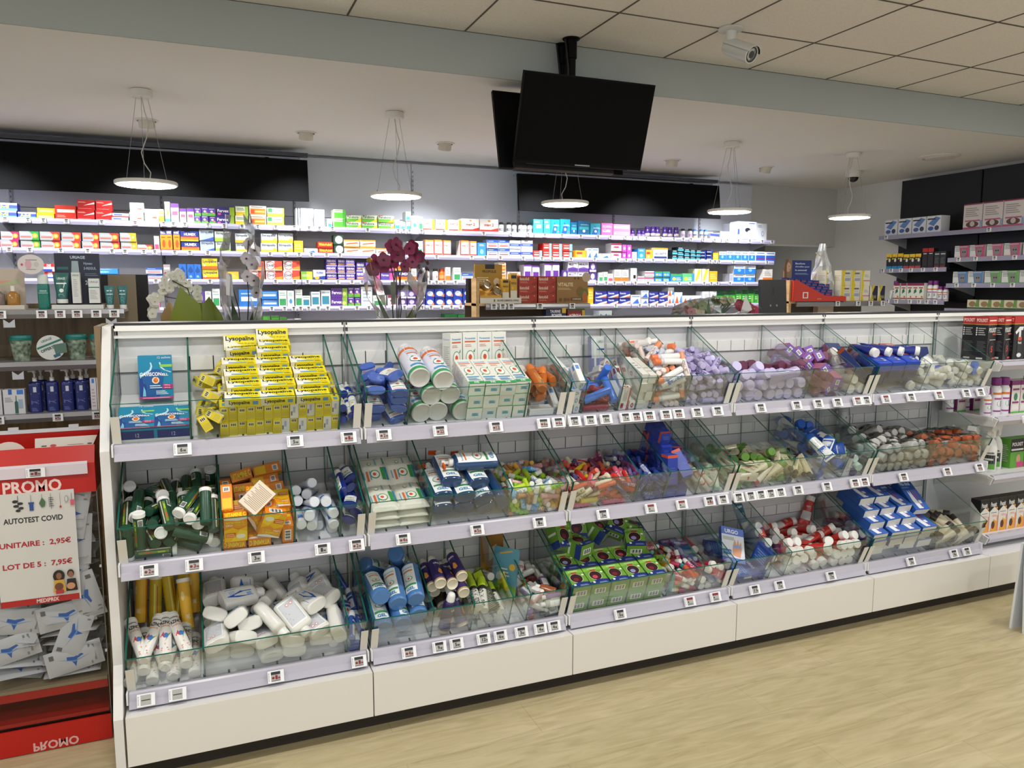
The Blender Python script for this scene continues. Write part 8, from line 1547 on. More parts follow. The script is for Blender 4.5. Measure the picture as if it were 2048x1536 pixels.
PXW = [('r',0,.62,1,1,'#17171a'),('T','Pouxit',.1,.76,.75,.90,'#e0e0e0'),('r',.45,.68,.9,.74,'#e0962c'),('p',[(0,0),(1,0),(1,.62),(.5,.76),(0,.62)],'#dedad4'),('l',.15,.56,.8,.6,1,'#6a6a6a'),('p',[(.1,.0),(.85,0),(.85,.3),(.5,.38)],'#e8a030'),('e',.45,.2,.2,.12,'#5a3424'),('r',.88,0,1,.48,'#e88a5a'),('l',.3,.45,.8,.52,2,'#e8a8a0')]
k_box('pxw',.062,.055,.168,'#dedad4',{'F':PXW,'T':[('r',0,0,1,1,'#17171a'),('r',.05,.1,.95,.14,'#c8a04a')],'LR':[('p',[(0,1),(1,1),(1,.6),(0,.9)],'#17171a')]},'lotion_box')
for i in range(6):
    spawn('pxw',(X6 + .115 + i * .066,.155,.292 + .0845),(0,0,0),'white box with black roof shaped top and orange foot, %s from the glass trays' % ORD[i],'lotion boxes on the lowest shelf')
for i,(dx,zr,y_) in enumerate([(.36,1.158,0),(.27,.888,0),(.36,.888,0),(.36,.600,0)]):
    put_tag(X6 + dx,.066,zr - .022,radians(-20),'9',i % 2,1,'white price label on the flat shelf rails of the last unit, %s from above' % ORD[i],'price labels on the last unit')
# a sheet corner of something white standing on the floor at the frame edge
t = empty('floor_sign',(3.685,-0.27,0),'white floor sign whose corner just enters at the frame edge','sign')
MB().prism([(-.035,0.0),(-.025,0.0),(-.002,.40),(-.012,.40)],-.14,.14,mat('#dfe4ea',.3)).build('front_leaf',t)
MB().prism([(.025,0.0),(.035,0.0),(.012,.40),(.002,.40)],-.14,.14,mat('#dfe4ea',.3)).build('rear_leaf',t)

# ---------------------------------------------------------------- wooden stand on the left
g = empty('wooden_display_stand',(-0.55,1.0,0),'oak backed display stand beyond the wooden post with three grey shelves','display stand')
def PW(mb,name,sm=False):
    o = mb.build(name,g,sm); o.location = (0.55,-1.0,0); return o
PW(MB().box(1.10,0.02,1.44,(-0.60,1.16,0.72),WOOD),'back_panel')
PW(MB().box(0.10,0.02,0.20,(-0.02,1.10,1.455),mat('#7d6f58',.5)),'header_board')
LSH = {'u':1.424,'m':1.234,'l':1.040}
SIL = mat('#8c8c90',0.28,0.6)
for k,z in LSH.items():
    x1 = 0.0 if k == 'u' else -0.06
    o = PW(MB().box(x1 + 1.1,0.28,0.012,((x1 - 1.1) / 2,1.005,z - .008),mat('#8f8a84',.4)),'shelf')
    MB().prism([(.866,z),(.852,z - .002),(.846,z - .018),(.852,z - .034),(.866,z - .036)],-1.1,x1,SIL).build('price_rail',o)
post = tag(MB().box(0.0175,0.25,1.380,(-0.0410,0.460,0.690),WOOD).build('wooden_end_panel'),'tall narrow oak end panel between the red bin and the white gondola','panel')

k_bottle('ur_g',.040,.030,.130,'#0f6a5e','#c9cfca',[('T','URIAGE',.15,.84,.85,.93,'#a8c8c0'),('l',.15,.2,.85,.7,7,'#4a9a8a'),('r',.05,.76,.95,.79,'#a8c8c0')],.8,.26,.04,2.2,'toner_bottle','bottle',labmat='#0f6a5e')
k_cream('ur_t',.052,.113,'#0c5550','#d9dad8',[('T','URIAGE',.2,.8,.8,.9,'#b8d8d0'),('r',.1,.62,.9,.67,'#dfe8e4'),('e',.5,.35,.2,.08,'#cfe0da'),('l',.2,.1,.8,.22,3,'#7ab0a8')],.14,.018,True,'teal_cream_tube')
k_cream('ur_s',.034,.090,'#0d5f62','#d9dad8',[('l',.2,.75,.8,.9,1,'#a8d0d0'),('r',.1,.60,.9,.64,'#cfe0e0'),('l',.2,.1,.8,.45,5,'#5a9a9c')],.2,.012,True,'teal_cream_tube')
k_box('ur_b',.028,.028,.114,'#c9cac6',{'F':[('T','URIAGE',.1,.88,.9,.94,'#7a8a86'),('l',.2,.2,.7,.8,9,'#a8aca8')]},'skincare_box')
k_box('ur_b2',.036,.03,.092,'#cfd0cc',{'F':[('T','URIAGE',.1,.82,.9,.9,'#7a8a86'),('r',0,.62,1,.66,'#2a6a64'),('l',.1,.15,.8,.55,6,'#a8aca8')]},'skincare_box')
spawn('ur_g',(-0.268,0.90,1.4205 + .0655),(0,0,0),'dark green toner bottle with white cap on the upper grey shelf')
spawn('ur_t',(-0.208,0.90,1.445 + .0565),(0,0,0),'wide teal cream tube standing on the white strip')
spawn('ur_b',(-0.159,0.90,1.445 + .057),(0,0,0),'tall narrow white skincare box before the dark poster')
spawn('ur_b2',(-0.100,0.90,1.445 + .046),(0,0,0),'short white skincare box with dark green line')
spawn('ur_s',(-0.050,0.90,1.4205 + .045),(0,0,radians(4)),'small teal cream tube, the one nearer the dark poster')
spawn('ur_s',(-0.006,0.91,1.4205 + .045),(0,0,radians(-6)),'small teal cream tube at the end of the grey shelf')
st = tag(MB().box(.17,.06,.018,(-0.155,0.895,1.430),'#c9cac6').build('display_strip'),'low white display strip under the skincare boxes','display base')
pk = MB().box(.152,.004,.205,(0,0,0),'#121a30').deco(face(.152,.004,.205,'F'),[('T','URIAGE',.35,.90,.68,.955,'#a8b4c4'),('r',.05,.70,.3,.75,'#1f5a5c'),('p',[(.38,.86),(.52,.86),(.55,.5),(.35,.5)],'#8fa0a4'),('p',[(.40,.5),(.5,.5),(.49,.38),(.41,.38)],'#b8c4c4'),('T','Hyseac',.64,.78,.84,.84,'#8a9ab0'),('T','3-REGUL',.64,.70,.92,.75,'#8a9ab0'),('l',.66,.58,.95,.64,2,'#5a6a84'),('T','24H',.66,.42,.86,.5,'#c0c8d4'),('T','BIO',.12,.52,.2,.56,'#8a9ab0')])
tag(pk.build('poster_card',loc=(-0.158,0.945,1.530),rot=(radians(-5),0,0)),'dark navy poster card behind the skincare boxes','poster')
rd = MB().lathe([(.042,-.001),(.042,.001)],'#c9c2c0',28,.85,T=Matrix.Rotation(radians(90),4,'X'))
rd.add([(.04 * .25 * cos(a) - .008,-.002,.04 * .4 * sin(a)) for a in [2 * pi * k / 12 for k in range(12)]],[tuple(reversed(range(12)))],'#c89aa4')
rd.deco(lambda u,v,e:(-.04 + .08 * u,-.0012 - e,-.03 + .06 * v),[('e',.72,.5,.1,.16,'#b8b4b0'),('e',.15,.48,.05,.08,'#b84a70'),('l',.3,.72,.75,.82,1,'#8a8684'),('l',.3,.16,.7,.24,1,'#8a8684')])
tag(rd.build('round_shelf_wobbler',loc=(-0.298,0.872,1.587)),'oval pale pink shelf card above the perfume bottles','sign')
pf = empty('perfume_display',(-0.42,0.92,1.418),'cream display card holding small amber perfume bottles','display')
MB().box(.17,.004,.15,(0,.03,.080),'#b8aa9c').deco(lambda u,v,e:(-.085 + .17 * u,.028 - e,.005 + .15 * v),[('r',.1,.6,.8,.7,'#c8907c'),('p',[(.2,.5),(.9,.75),(.9,.62)],'#a8b08a')]).build('card',pf)
MB().box(.18,.07,.018,(0,0,.0115),'#c4bcb0').build('tray',pf)
for i,dx in enumerate((-.045,.005,.052)):
    b = MB().lathe([(.019,.021),(.021,.024),(.021,.060),(.010,.068),(.008,.072)],mat(('#b07a4a','#8f8078','#c08a3c')[i],.15,trans=.4),16,.6,pw=3)
    o = b.build('perfume_bottle',pf,True,loc=(dx,-.005,0))
    MB().lathe([(.009,.071),(.009,.090),(.007,.092)],mat('#d8d0c0',.2,.3),14).build('stopper',o,True)
for i,x in enumerate((-0.468,-0.352,-0.172,-0.092)):
    t = empty('travel_cup',(x,0.90,1.2285),'leaf patterned travel cup with teal lid, %s on the middle grey shelf' % ('first','second','third','fourth')[i],'cup','teal lidded cups')
    cm_ = noise_mat('leaf_print','#1f3c30','#a8b8a4',(1,1,1),.4,3,60) if i == 0 else bpy.data.materials['leaf_print']
    MB().lathe([(.024,.0),(.026,.003),(.036,.082)],cm_,24).build('cup_body',t,True)
    MB().lathe([(.038,.081),(.039,.088),(.036,.090),(.034,.099),(.020,.101)],mat('#156a64',.4),24).build('lid',t,True)
of = MB().lathe([(.046,-.001),(.046,.001)],'#bfc2c0',32,1,T=Matrix.Rotation(radians(90),4,'X'))
of.deco(lambda u,v,e:(-.046 + .092 * (u * cos(.4) - (v - .5) * sin(.4)),-.0012 - e,-.046 + .092 * (v * cos(.4) + (u - .2) * sin(.4))),[('r',.05,.52,1.0,.60,'#256a62'),('T','URIAGE',.30,.70,.70,.79,'#5a7a74'),('T','OFFERT',.12,.34,.62,.46,'#2a4a48'),('p',[(.55,.1),(.95,.0),(1.08,.38),(.62,.48)],'#4a6a5c'),('r',.45,-.02,.7,.1,'#2a5a6a')])
tag(of.build('round_offer_card',loc=(-0.252,0.862,1.282)),'round white offer card between the cups','sign')
k_bottle('lrp',.042,.036,.163,'#131f5e','#c9c8c6',[('r',.38,.76,.66,.95,'#b8bcc8'),('l',.18,.68,.86,.73,1,'#8f98c0'),('l',.18,.32,.8,.46,4,'#6f7ab0'),('l',.2,.06,.7,.2,3,'#5a64a0')],.34,.26,.06,3.2,'pump_bottle','bottle',labmat='#131f5e',pump='#c9c8c6',lab=(.02,.95))
for i,x in enumerate((-0.318,-0.262,-0.212,-0.166)):
    spawn('lrp',(x,0.90,1.0345 + .0815),(0,0,0),'navy pump bottle with white pump on the lower grey shelf, %s of four' % ORD[i],'navy pump bottles')
    if i != 1:
        spawn('lrp',(x + .012,0.955,1.0345 + .0815),(0,0,0),'navy pump bottle in the rear row, behind the %s of the front ones' % ORD[i],'navy pump bottles')
k_box('eff',.068,.04,.094,'#c4c4c6',{'F':[('r',.25,.8,.42,1,'#2a5ab0'),('r',.65,.8,.95,.98,'#3a70c0'),('p',[(.52,.05),(.68,.05),(.68,.5),(.62,.55),(.62,.75),(.58,.75),(.58,.55),(.52,.5)],'#2f5a4a'),('l',.08,.5,.45,.7,3,'#8a8c92'),('r',.7,.25,.9,.6,'#8fa4b8')]},'serum_box')
for i,x in enumerate((-0.385,-0.458)):
    spawn('eff',(x,0.90,1.0345 + .0475),(0,0,0),'white serum box with a green dropper picture, %s the pump bottles' % ('beside','one box away from')[i],'white serum boxes')
k_box('eff2',.020,.04,.125,'#c9c8ca',{'F':[('r',.3,.85,.7,.98,'#3a70c0'),('l',.2,.1,.8,.7,6,'#b09aa0')]},'serum_box')
spawn('eff2',(-0.124,0.90,1.0345 + .063),(0,0,0),'narrow white box right of the pump bottles')
spawn('eff2',(-0.102,0.90,1.0345 + .063),(0,0,0),'narrow white box against the wooden post')
for i,(x,z) in enumerate([(-.398,'u'),(-.27,'u'),(-.211,'u'),(-.156,'u'),(-.093,'u'),(-.033,'u'),(-.242,'l'),(-.112,'l'),(-.43,'l')]):
    put_tag(x,.842,LSH[z] - .018,0,'9',1,1,'price label on the %s grey shelf of the wooden stand, %s along it' % ({'u':'upper','l':'lower'}[z],ORD[i % 6]),'price labels on the wooden stand',0,.034,.028)
for i,(x,z) in enumerate([(-.375,1.385),(-.045,1.385),(-.36,1.195)]):
    tag(MB().add([(-.018,0,-.014),(.018,0,-.014),(.018,0,.016),(0,0,.002),(-.018,0,.016)],[(0,1,2,3,4)],mat('#aeb0b8',.3)).add([(-.018,.002,-.014),(.018,.002,-.014),(.018,.002,.016),(0,.002,.002),(-.018,.002,.016)],[(4,3,2,1,0)],mat('#aeb0b8',.3)).build('shelf_pointer',loc=(x,.846,z - .012)),'grey notched pointer under a grey shelf, %s' % ('under the oval pink card','near the end of the upper shelf','under the cups')[i],'shelf pointer')

# ---------------------------------------------------------------- red promotion bin
RED = mat('#b3150c',0.35)
g = empty('promo_bin',(-0.33,0.25,0),'red and clear promotion bin full of white test sachets','promotion bin')
def PB(mb,name,loc=(0,0,0),rot=(0,0,0),par=None,sm=False):
    o = mb.build(name,par or g,sm)
    o.location = (0.33 + loc[0],-0.25 + loc[1],loc[2]) if par is None else loc
    o.rotation_euler = rot
    return o
XL,XR,YF,YB = -0.70,-0.072,0.33,0.60
PB(MB().box(XR - XL,.006,.16,((XL + XR) / 2,YB,.935),RED).box(XR - XL,.008,.012,((XL + XR) / 2,YB,1.014),'#d8d8dc').box(.03,.009,.014,(-.34,YB,1.023),'#d0d0d4').box(.03,.009,.014,(-.16,YB,1.023),'#d0d0d4'),'rear_board')
hd = MB().prism([(YF,.850),(YF - .004,.850),(YF - .004,.945),(YF + .028,.998),(YF + .032,.996),(YF,.943)],XL,XR,RED)
PB(hd,'red_header')
PB(MB().add([(XR,YF,.85),(XR,YB,.85),(XR,YB,1.017),(XR,YF + .03,.998),(XR,YF,.945)],[(0,1,2,3,4)],RED).add([(XR - .004,YF,.85),(XR - .004,YB,.85),(XR - .004,YB,1.017),(XR - .004,YF + .03,.998),(XR - .004,YF,.945)],[(4,3,2,1,0)],RED),'side_cheek')
PB(MB().deco(lambda u,v,e:(-.328 + .160 * u,YF - .0045 - e,.862 + .040 * v),[('T','PROMO',0,0,1,1,'#e6c8c4')]),'lettering')
PB(MB().prism([(YF - .005,.915),(YF - .013,.912),(YF - .013,.945),(YF - .005,.952)],XL,-.092,mat('#cfc4cc',.15)),'price_strip')
PB(pane(MB(),[(XL,YF,.06),(XR,YF,.06),(XR,YF,.85),(XL,YF,.85)],(0,1,0),.003,ACRYL,mat('#a8a8a6',.2)),'clear_front')
PB(pane(MB(),[(XR,YF + .002,.06),(XR,YB,.06),(XR,YB,.85),(XR,YF + .002,.85)],(1,0,0),.003,ACRYL,mat('#8a8478',.2)),'clear_side')
PB(MB().box(XR - XL - .01,.006,.84,((XL + XR) / 2,YB - .004,.43),mat('#7d6f58',.5)),'back_board')
PB(MB().box(XR - XL - .01,YB - YF - .01,.010,((XL + XR) / 2,(YB + YF) / 2,.212),mat('#96866a',.5)).box(XR - XL - .01,.012,.036,((XL + XR) / 2,YF + .014,.196),RED),'sachet_floor')
PB(MB().box(XR - XL - .01,YB - YF - .01,.012,((XL + XR) / 2,(YB + YF) / 2,.100),RED).box(XR - XL,YB - YF,.05,((XL + XR) / 2,(YB + YF) / 2,.025),mat('#6f6450',.5)),'lower_floor')
PB(MB().box(XR - XL,.006,.085,((XL + XR) / 2,YF - .006,.0455),RED).deco(lambda u,v,e:(-.300 + .13 * u,YF - .0095 - e,.036 - .03 * v),[('T','PROMO',0,0,1,1,'#d8a8a4')]),'base_board')
PB(MB().box(.006,.006,.008,(XR - .002,YF - .004,.31),'#c9c9c9').box(.006,.006,.008,(XR - .002,YF - .004,.60),'#c9c9c9'),'hinge_pins')
put_tag(-.234,YF - .018,.929,0,'1',1,1,'price label on the clear strip of the red promotion bin',None,0,.052,.030)
SG = MB().box(.222,.0015,.365,(0,0,0),'#cbc9c4')
GRY = '#2c2c2e'
SG.deco(face(.222,.0015,.365,'F'),[
    ('T','AUTOTEST COVID',.11,.735,.84,.785,'#262628'),('T','UNITAIRE :  2,95€',.04,.515,.92,.575,'#a82430'),('T','LOT DE 5 :  7,95€',.06,.325,.92,.385,'#a82430'),
    ('r',.0,.0,.98,.055,'#a8201c'),('T','MEDIPRIX',.44,.010,.72,.045,'#d8c8c4'),
    ('e',.27,.93,.035,.014,GRY),('e',.33,.91,.035,.012,GRY),('e',.28,.89,.035,.012,GRY),('e',.34,.87,.03,.012,GRY),('e',.30,.85,.03,.012,GRY),('r',.302,.84,.308,.98,GRY),
    ('r',.44,.84,.49,.90,'#2a4a8c'),('r',.43,.90,.50,.915,'#2a4a8c'),('r',.462,.915,.466,.98,GRY),('p',[(.56,.90),(.59,.86),(.63,.87),(.64,.91),(.60,.95)],'#4a6a4a'),('r',.597,.95,.601,.98,GRY),
    ('l',.68,.86,.74,.95,5,'#6a6a6c'),('r',.706,.84,.710,.98,GRY),('r',.822,.86,.825,.98,GRY),('e',.823,.855,.014,.01,'#b82430'),('e',.90,.92,.022,.03,'#8a8a8a'),('e',.90,.92,.016,.024,'#cbc9c4'),('r',.95,.86,1.0,.91,'#c85a6a'),('r',.965,.91,.97,.97,GRY),
    ('e',.74,.235,.075,.055,'#1f1a1a'),('e',.74,.235,.035,.03,'#8a5a40'),('p',[(.66,.09),(.82,.09),(.80,.20),(.68,.20)],'#c89a3a'),('e',.89,.25,.045,.035,'#2a201c'),('e',.89,.24,.033,.028,'#8f5f44'),('p',[(.82,.09),(.97,.09),(.95,.20),(.84,.20)],'#1f1a1c'),('e',.735,.14,.055,.035,'#6a4030'),('e',.885,.135,.055,.03,'#c08a68'),('r',.69,.075,.79,.11,'#b03038')])
tag(SG.build('price_poster',loc=(-.246,YF - .006,.682)),'white price poster for self tests stuck on the clear bin front','poster')
cd1 = MB().box(.19,.002,.10,(0,0,0),'#d3cdc4').deco(face(.19,.002,.10,'F'),[('e',.28,.72,.05,.05,'#b83a3a'),('r',.1,.7,.18,.74,'#2a2a2c'),('r',.1,.6,.18,.64,'#2a2a2c'),('r',.1,.5,.18,.54,'#2a2a2c'),('l',.5,.7,.75,.74,1,'#8a8684'),('e',.85,.72,.04,.025,'#4a4a4c')])
tag(cd1.build('leaflet',loc=(-.170,.500,.955),rot=(radians(-24),0,0)),'white leaflet with small print sticking up inside the red bin','leaflet')
cd2 = MB().lathe([(.055,-.001),(.055,.001)],'#c9beb4',28,1,T=Matrix.Rotation(radians(66),4,'X'))
tag(cd2.build('round_card',loc=(-.33,.44,.955)),'round pale card low inside the red bin beside the leaflet','leaflet')
SC_ = [('p',[(.2,.1),(.55,.45),(.8,.5),(.5,.55),(.25,.9),(.4,.5)],'#2f66b8'),('p',[(.35,.2),(.6,.5),(.45,.8),(.55,.5)],'#7fa8dc'),('l',.1,.75,.9,.9,2,'#8f8f90'),('r',.12,.08,.3,.16,'#6a6a6c')]
k_pack('sachet',.085,.165,.013,'#cfd0d2',SC_,'test_sachet','sachet',n=6,back=SC_)
rs = random.Random(11)
n_s = 0
for lay in range(26):
    z = .236 + lay * .0225
    for q in range(3):
        y_ = (YF + .060,YF + .130,YF + .205)[q]
        x_ = -.172 - .02 * rs.random() - (.16 if (lay + q) % 2 else 0)
        yaw = rs.uniform(-.5,.5) if q else rs.uniform(-.28,.28)
        n_s += 1
        spawn('sachet',(x_,y_,z + rs.uniform(-.004,.004)),tuple((Euler((0,rs.uniform(-.18,.18),yaw)).to_quaternion() @ Euler((rs.uniform(-1.9,-1.1),0,0)).to_quaternion() @ Euler((0,pi / 2,0)).to_quaternion())),
              'white and blue test sachet, %s layer up, %s' % (ORD[lay],('near the clear front','midway','near the bin back')[q]),'test sachets in the red bin')
for i,(x_,z_,r_) in enumerate([(-.170,.290,.16),(-.145,.380,1.2),(-.185,.440,.12),(-.125,.500,-1.35),(-.135,.590,1.45),(-.120,.690,1.5),(-.125,.780,1.38),(-.35,.35,.2),(-.33,.44,-.15)]):
    spawn('sachet',(x_ - .02 * (r_ > 1),YF + .018 + .003 * (i % 3),z_),(radians(-6),radians(90) - r_,0),'white and blue test sachet pressed flat on the clear front, %s from the bottom' % ORD[i],'test sachets in the red bin')

# ---------------------------------------------------------------- counters behind, with their goods
CTZ = 1.05
for i,(x0,x1,w_) in enumerate([(-0.75,1.75,'behind the orchids'),(1.85,3.40,'under the amber propolis display'),(3.70,5.75,'under the ear plug display')]):
    g = empty('service_counter',((x0 + x1) / 2,2.2,0),'oak fronted service counter ' + w_,'counter')
    MB().box(x1 - x0,0.75,0.03,(0,0,CTZ - .015),mat('#d6d4d0',.35)).build('worktop',g)
    MB().box(x1 - x0 - .06,0.03,CTZ - .03,(0,-0.30,(CTZ - .03) / 2),WOODL).build('front_panel',g)
    for s_ in (-1,1):
        MB().box(.03,.62,CTZ - .03,(s_ * ((x1 - x0) / 2 - .045),0,(CTZ - .03) / 2),WOODL).build('side_panel',g)

def counter_display(name,x0,x1,y,zt,label,cat='display'):
    g = empty(name,((x0 + x1) / 2,y,CTZ),label,cat)
    W_ = x1 - x0
    MB().box(.022,.09,zt - CTZ + .16,(-W_ / 2 + .011,.03,(zt - CTZ + .16) / 2),WOODL).build('side_panel',g)
    MB().box(W_,.22,.016,(0,.09,zt - CTZ - .008),WOODL).build('upper_shelf',g)
    MB().box(W_,.22,.016,(0,.09,.008),WOODL).build('base',g)
    MB().box(W_,.016,zt - CTZ,(0,.21,(zt - CTZ) / 2),mat('#4a4034',.6)).build('back_panel',g)
    MB().prism([(-.020,-.002),(-.030,-.006),(-.034,-.024),(-.028,-.040),(-.020,-.040)],-W_ / 2 + .06,W_ / 2 + .01,SIL).build('price_rail',g).location = (0,0,zt - CTZ)
    return g
counter_display('counter_display_rack',1.895,2.690,2.2,1.408,'oak counter rack holding amber and red cartons')
counter_display('counter_display_rack',4.395,5.350,2.2,1.408,'oak counter rack holding the ear plug display')
for i,x in enumerate((2.005,2.065,2.123,2.325,2.56)):
    put_tag(x,2.160,1.388,0,'9',0,1,'price label under the amber and red cartons, %s from the propolis end' % ORD[i],'price labels on the oak racks',0,.04,.036)
for i,x in enumerate((4.85,5.06,5.19,5.32)):
    put_tag(x,2.160,1.388,0,'9',0,1,'price label under the ear plug display, %s from the red tray' % ORD[i],'price labels on the oak racks',0,.04,.036)
# propolis display
g = empty('propolis_display',(2.05,2.27,1.408),'amber counter display with tilted silver tins and small amber cartons','display')
MB().box(.19,.01,.25,(-.03,.03,.125),'#a8801c').deco(lambda u,v,e:(-.125 + .19 * u,.025 - e,.25 * v),[('r',.38,.88,.72,1,'#1c1814'),('T','PROPOLIS',.28,.78,.78,.85,'#3a2810'),('l',.08,.5,.5,.68,4,'#e0d0a0'),('e',.8,.55,.12,.1,'#d8c8a8'),('e',.82,.45,.06,.06,'#5a3a18')]).build('back_card',g)
MB().prism([(-.08,0),(-.08,.05),(.03,.10),(.03,0)],-.128,.02,mat('#d09a3a',.5)).prism([(-.085,0),(-.085,.035),(.02,.035),(.02,0)],-.128,.155,mat('#d8d4c8',.45)).deco(lambda u,v,e:(-.12 + .27 * u,-.0855 - e,.003 + .03 * v),[('T','DECOUVREZ LES BIENFAITS DE LA PROPOLIS',.4,.3,.95,.7,'#3a3a30'),('e',.33,.5,.02,.3,'#4a7a2a')]).build('tray',g)
for dx,dz in ((-.075,.115),(-.005,.072)):
    MB().lathe([(.030,-.02),(.034,-.018),(.034,.018),(.030,.02),(.024,.018),(.022,.012)],mat('#b8a888',.2,.8),28,T=Matrix.Translation((dx,-.045,dz)) @ Matrix.Rotation(radians(62),4,'X') @ Matrix.Rotation(radians(18),4,'Y')).build('sample_tin',g,True)
for dx,h in ((.063,.12),(.12,.155)):
    MB().box(.045,.045,h,(dx,-.02,.035 + h / 2),'#c89a2a').deco(lambda u,v,e:(dx - .0225 + .045 * u,-.0425 - e,.035 + h * v),[('r',.1,.8,.9,.93,'#2a2420'),('T','PROPOLIS',.1,.55,.9,.65,'#4a3010'),('r',0,0,1,.3,'#dcd6c4'),('e',.3,.4,.15,.07,'#e0b23a')]).build('sample_carton',g)
k_box('hist',.128,.08,.058,'#a02c14',{'F':[('T','listobil',.04,.5,.55,.85,'#d8c0a8'),('l',.05,.2,.5,.4,2,'#c8886a'),('e',.85,.8,.04,.05,'#e8a040'),('p',[(.6,0),(1,0),(1,.5)],'#8a2410')],'T':[('r',.1,.1,.9,.9,'#8a2814')]},'gluten_free_carton')
for c_ in range(2):
    for r_ in range(3):
        spawn('hist',(2.268 + c_ * .136,2.26,1.4085 + .029 + r_ * .0585),(0,0,0),'rust red carton, %s of its stack, %s the propolis display' % (('bottom','middle','top')[r_],('beside','one stack away from')[c_]),'rust red cartons on the oak rack')
k_box('vita',.23,.05,.175,'#8f6a34',{'F':[('T','VITALITE',.03,.62,.52,.76,'#ddc89a'),('l',.03,.48,.45,.58,2,'#c8a878'),('e',.58,.92,.03,.04,'#4a3c28'),('e',.69,.92,.03,.04,'#4a3c28'),('e',.95,0.97,.14,.18,'#b8a48a'),('e',.75,.42,.12,.2,'#7a5a28'),('e',.88,.35,.14,.2,'#5a6a30'),('e',.9,.2,.08,.25,'#b0642a'),('r',.45,.08,.82,.2,'#5a4424'),('T','COMPLEXE',.5,.11,.78,.17,'#d8c8a8'),('e',.12,.12,.05,.07,'#6a4a22'),('e',.27,.12,.05,.07,'#6a4a22'),('e',.37,.12,.04,.06,'#8a3a1a')]},'vitality_carton')
spawn('vita',(2.588,2.24,1.4085 + .0875),(0,0,0),'wide bronze carton with fruit picture at the end of the oak rack')
k_box('taur',.145,.06,.105,'#1f2348',{'F':[('r',0,.62,.8,1,'#1a1c38'),('r',.8,.6,1,1,'#c8a81e'),('T','TAURINE',.2,.62,.72,.8,'#d8d8e4'),('T','POWER',.28,.36,.8,.56,'#e8e8f0'),('p',[(0,.3),(.9,.4),(.9,.3),(0,.2)],'#3a44a0')]},'supplement_carton')
k_box('acer',.128,.06,.100,'#7a1a24',{'F':[('r',0,.85,1,1,'#3a4a1a'),('r',.85,.3,1,.9,'#b8a42a'),('e',.42,.55,.42,.26,'#8a1f2a'),('T','ACEROLA',.08,.44,.78,.66,'#efe4e0')]},'supplement_carton')
spawn('taur',(2.447,2.20,1.0665 + .159),(0,0,0),'navy energy carton in the middle of its pile')
spawn('acer',(2.595,2.20,1.0665 + .152),(0,0,0),'dark red cherry carton in the middle of its pile')
spawn('taur',(2.447,2.20,1.0665 + .0530),(0,0,0),'navy energy carton at the bottom of its pile')
spawn('taur',(2.447,2.20,1.0665 + .265),(0,0,0),'navy energy carton topping its pile')
spawn('acer',(2.595,2.20,1.0665 + .253),(0,0,0),'dark red cherry carton topping its pile')
spawn('acer',(2.595,2.20,1.0665 + .0505),(0,0,0),'dark red cherry carton at the bottom of its pile')
# ear plug display
g = empty('ear_plug_display',(4.67,2.26,1.408),'red tray of small blue packets under a card with a sleeping woman','display')
rt = MB().add([(-.26,-.10,0),(.26,-.10,0),(.26,.08,0),(-.26,.08,0),(-.26,-.10,.035),(.26,-.10,.035),(.26,.08,.055),(-.26,.08,.165),(-.04,-.10,.045),(-.26,-.10,.045)],[(0,3,2,1),(0,1,5,4),(3,7,6,2),(1,2,6,5)],mat('#c03424',.4))
rt.add([(-.26,-.104,0),(-.26,-.104,.155),(-.24,-.104,.165),(.04,-.104,.045),(.26,-.104,.035),(.26,-.104,0)],[(0,5,4,3,2,1)],mat('#c03424',.4)).add([(-.258,-.10,0),(-.258,.08,0),(-.258,.08,.165),(-.258,-.10,.155)],[(0,1,2,3)],mat('#c03424',.4))
rt.deco(lambda u,v,e:(-.26 + .52 * u,-.1045 - e,.165 * v),[('r',.17,.14,.27,.42,'#e4dcd8'),('r',.19,.18,.25,.38,'#c03424'),('T','quies',.44,.08,.52,.14,'#e0a89c')])
rt.build('red_tray',g)
MB().box(.19,.006,.16,(-.02,.085,.235),'#1d3276').deco(lambda u,v,e:(-.115 + .19 * u,.0815 - e,.155 + .16 * v),[('T','Bouchons',.15,.80,.65,.89,'#c8d0e4'),('T',"d'oreilles pour",.15,.64,.90,.73,'#c8d0e4'),('T','le sommeil',.15,.48,.75,.57,'#c8d0e4'),('l',.15,.3,.85,.4,2,'#8a98c0')]).build('blue_card',g)
wm = MB().add([(-.115,.084,.155),(-.205,.084,.10),(-.215,.084,.22),(-.19,.084,.30),(-.15,.084,.33),(-.115,.084,.31)],[(5,4,3,2,1,0)],'#8a7058')
wm.deco(lambda u,v,e:(-.215 + .10 * u,.0835 - e,.10 + .23 * v),[('e',.62,.70,.26,.16,'#c8a084'),('p',[(.2,.5),(.35,.95),(.65,.97),(.45,.75),(.5,.4),(.4,.1)],'#6a5038'),('p',[(.1,.0),(.28,.1),(.25,.55),(.12,.6)],'#c09a80'),('e',.7,.72,.05,.012,'#4a3426'),('e',.76,.62,.06,.014,'#a8605a')])
wm.build('woman_picture',g)
for r_ in range(5):
    for c_ in range(7 - r_ // 2):
        x = -.20 + c_ * .062 + r_ * .014
        z = .135 - r_ * .024 - c_ * .004
        yb = .065 - r_ * .034
        pk_ = MB().box(.054,.010,.070,(x,yb,z + .01),mat('#1c3a86',.3)).deco(lambda u,v,e:(x - .027 + .054 * u,yb - .005 - e,z - .025 + .07 * v),[('l',.15,.7,.85,.86,1,'#c84a3c'),('e',.5,.34,.22,.2,'#8fa4cc'),('e',.55,.34,.12,.14,'#1a2a5c')])
        pk_.build('ear_plug_packet',g)
k_box('yz1',.098,.07,.118,'#d9d5c4',{'F':YAZ[1],'L':[('l',.1,.3,.9,.7,4,'#b8b4a8')]},'wound_dressing_box')
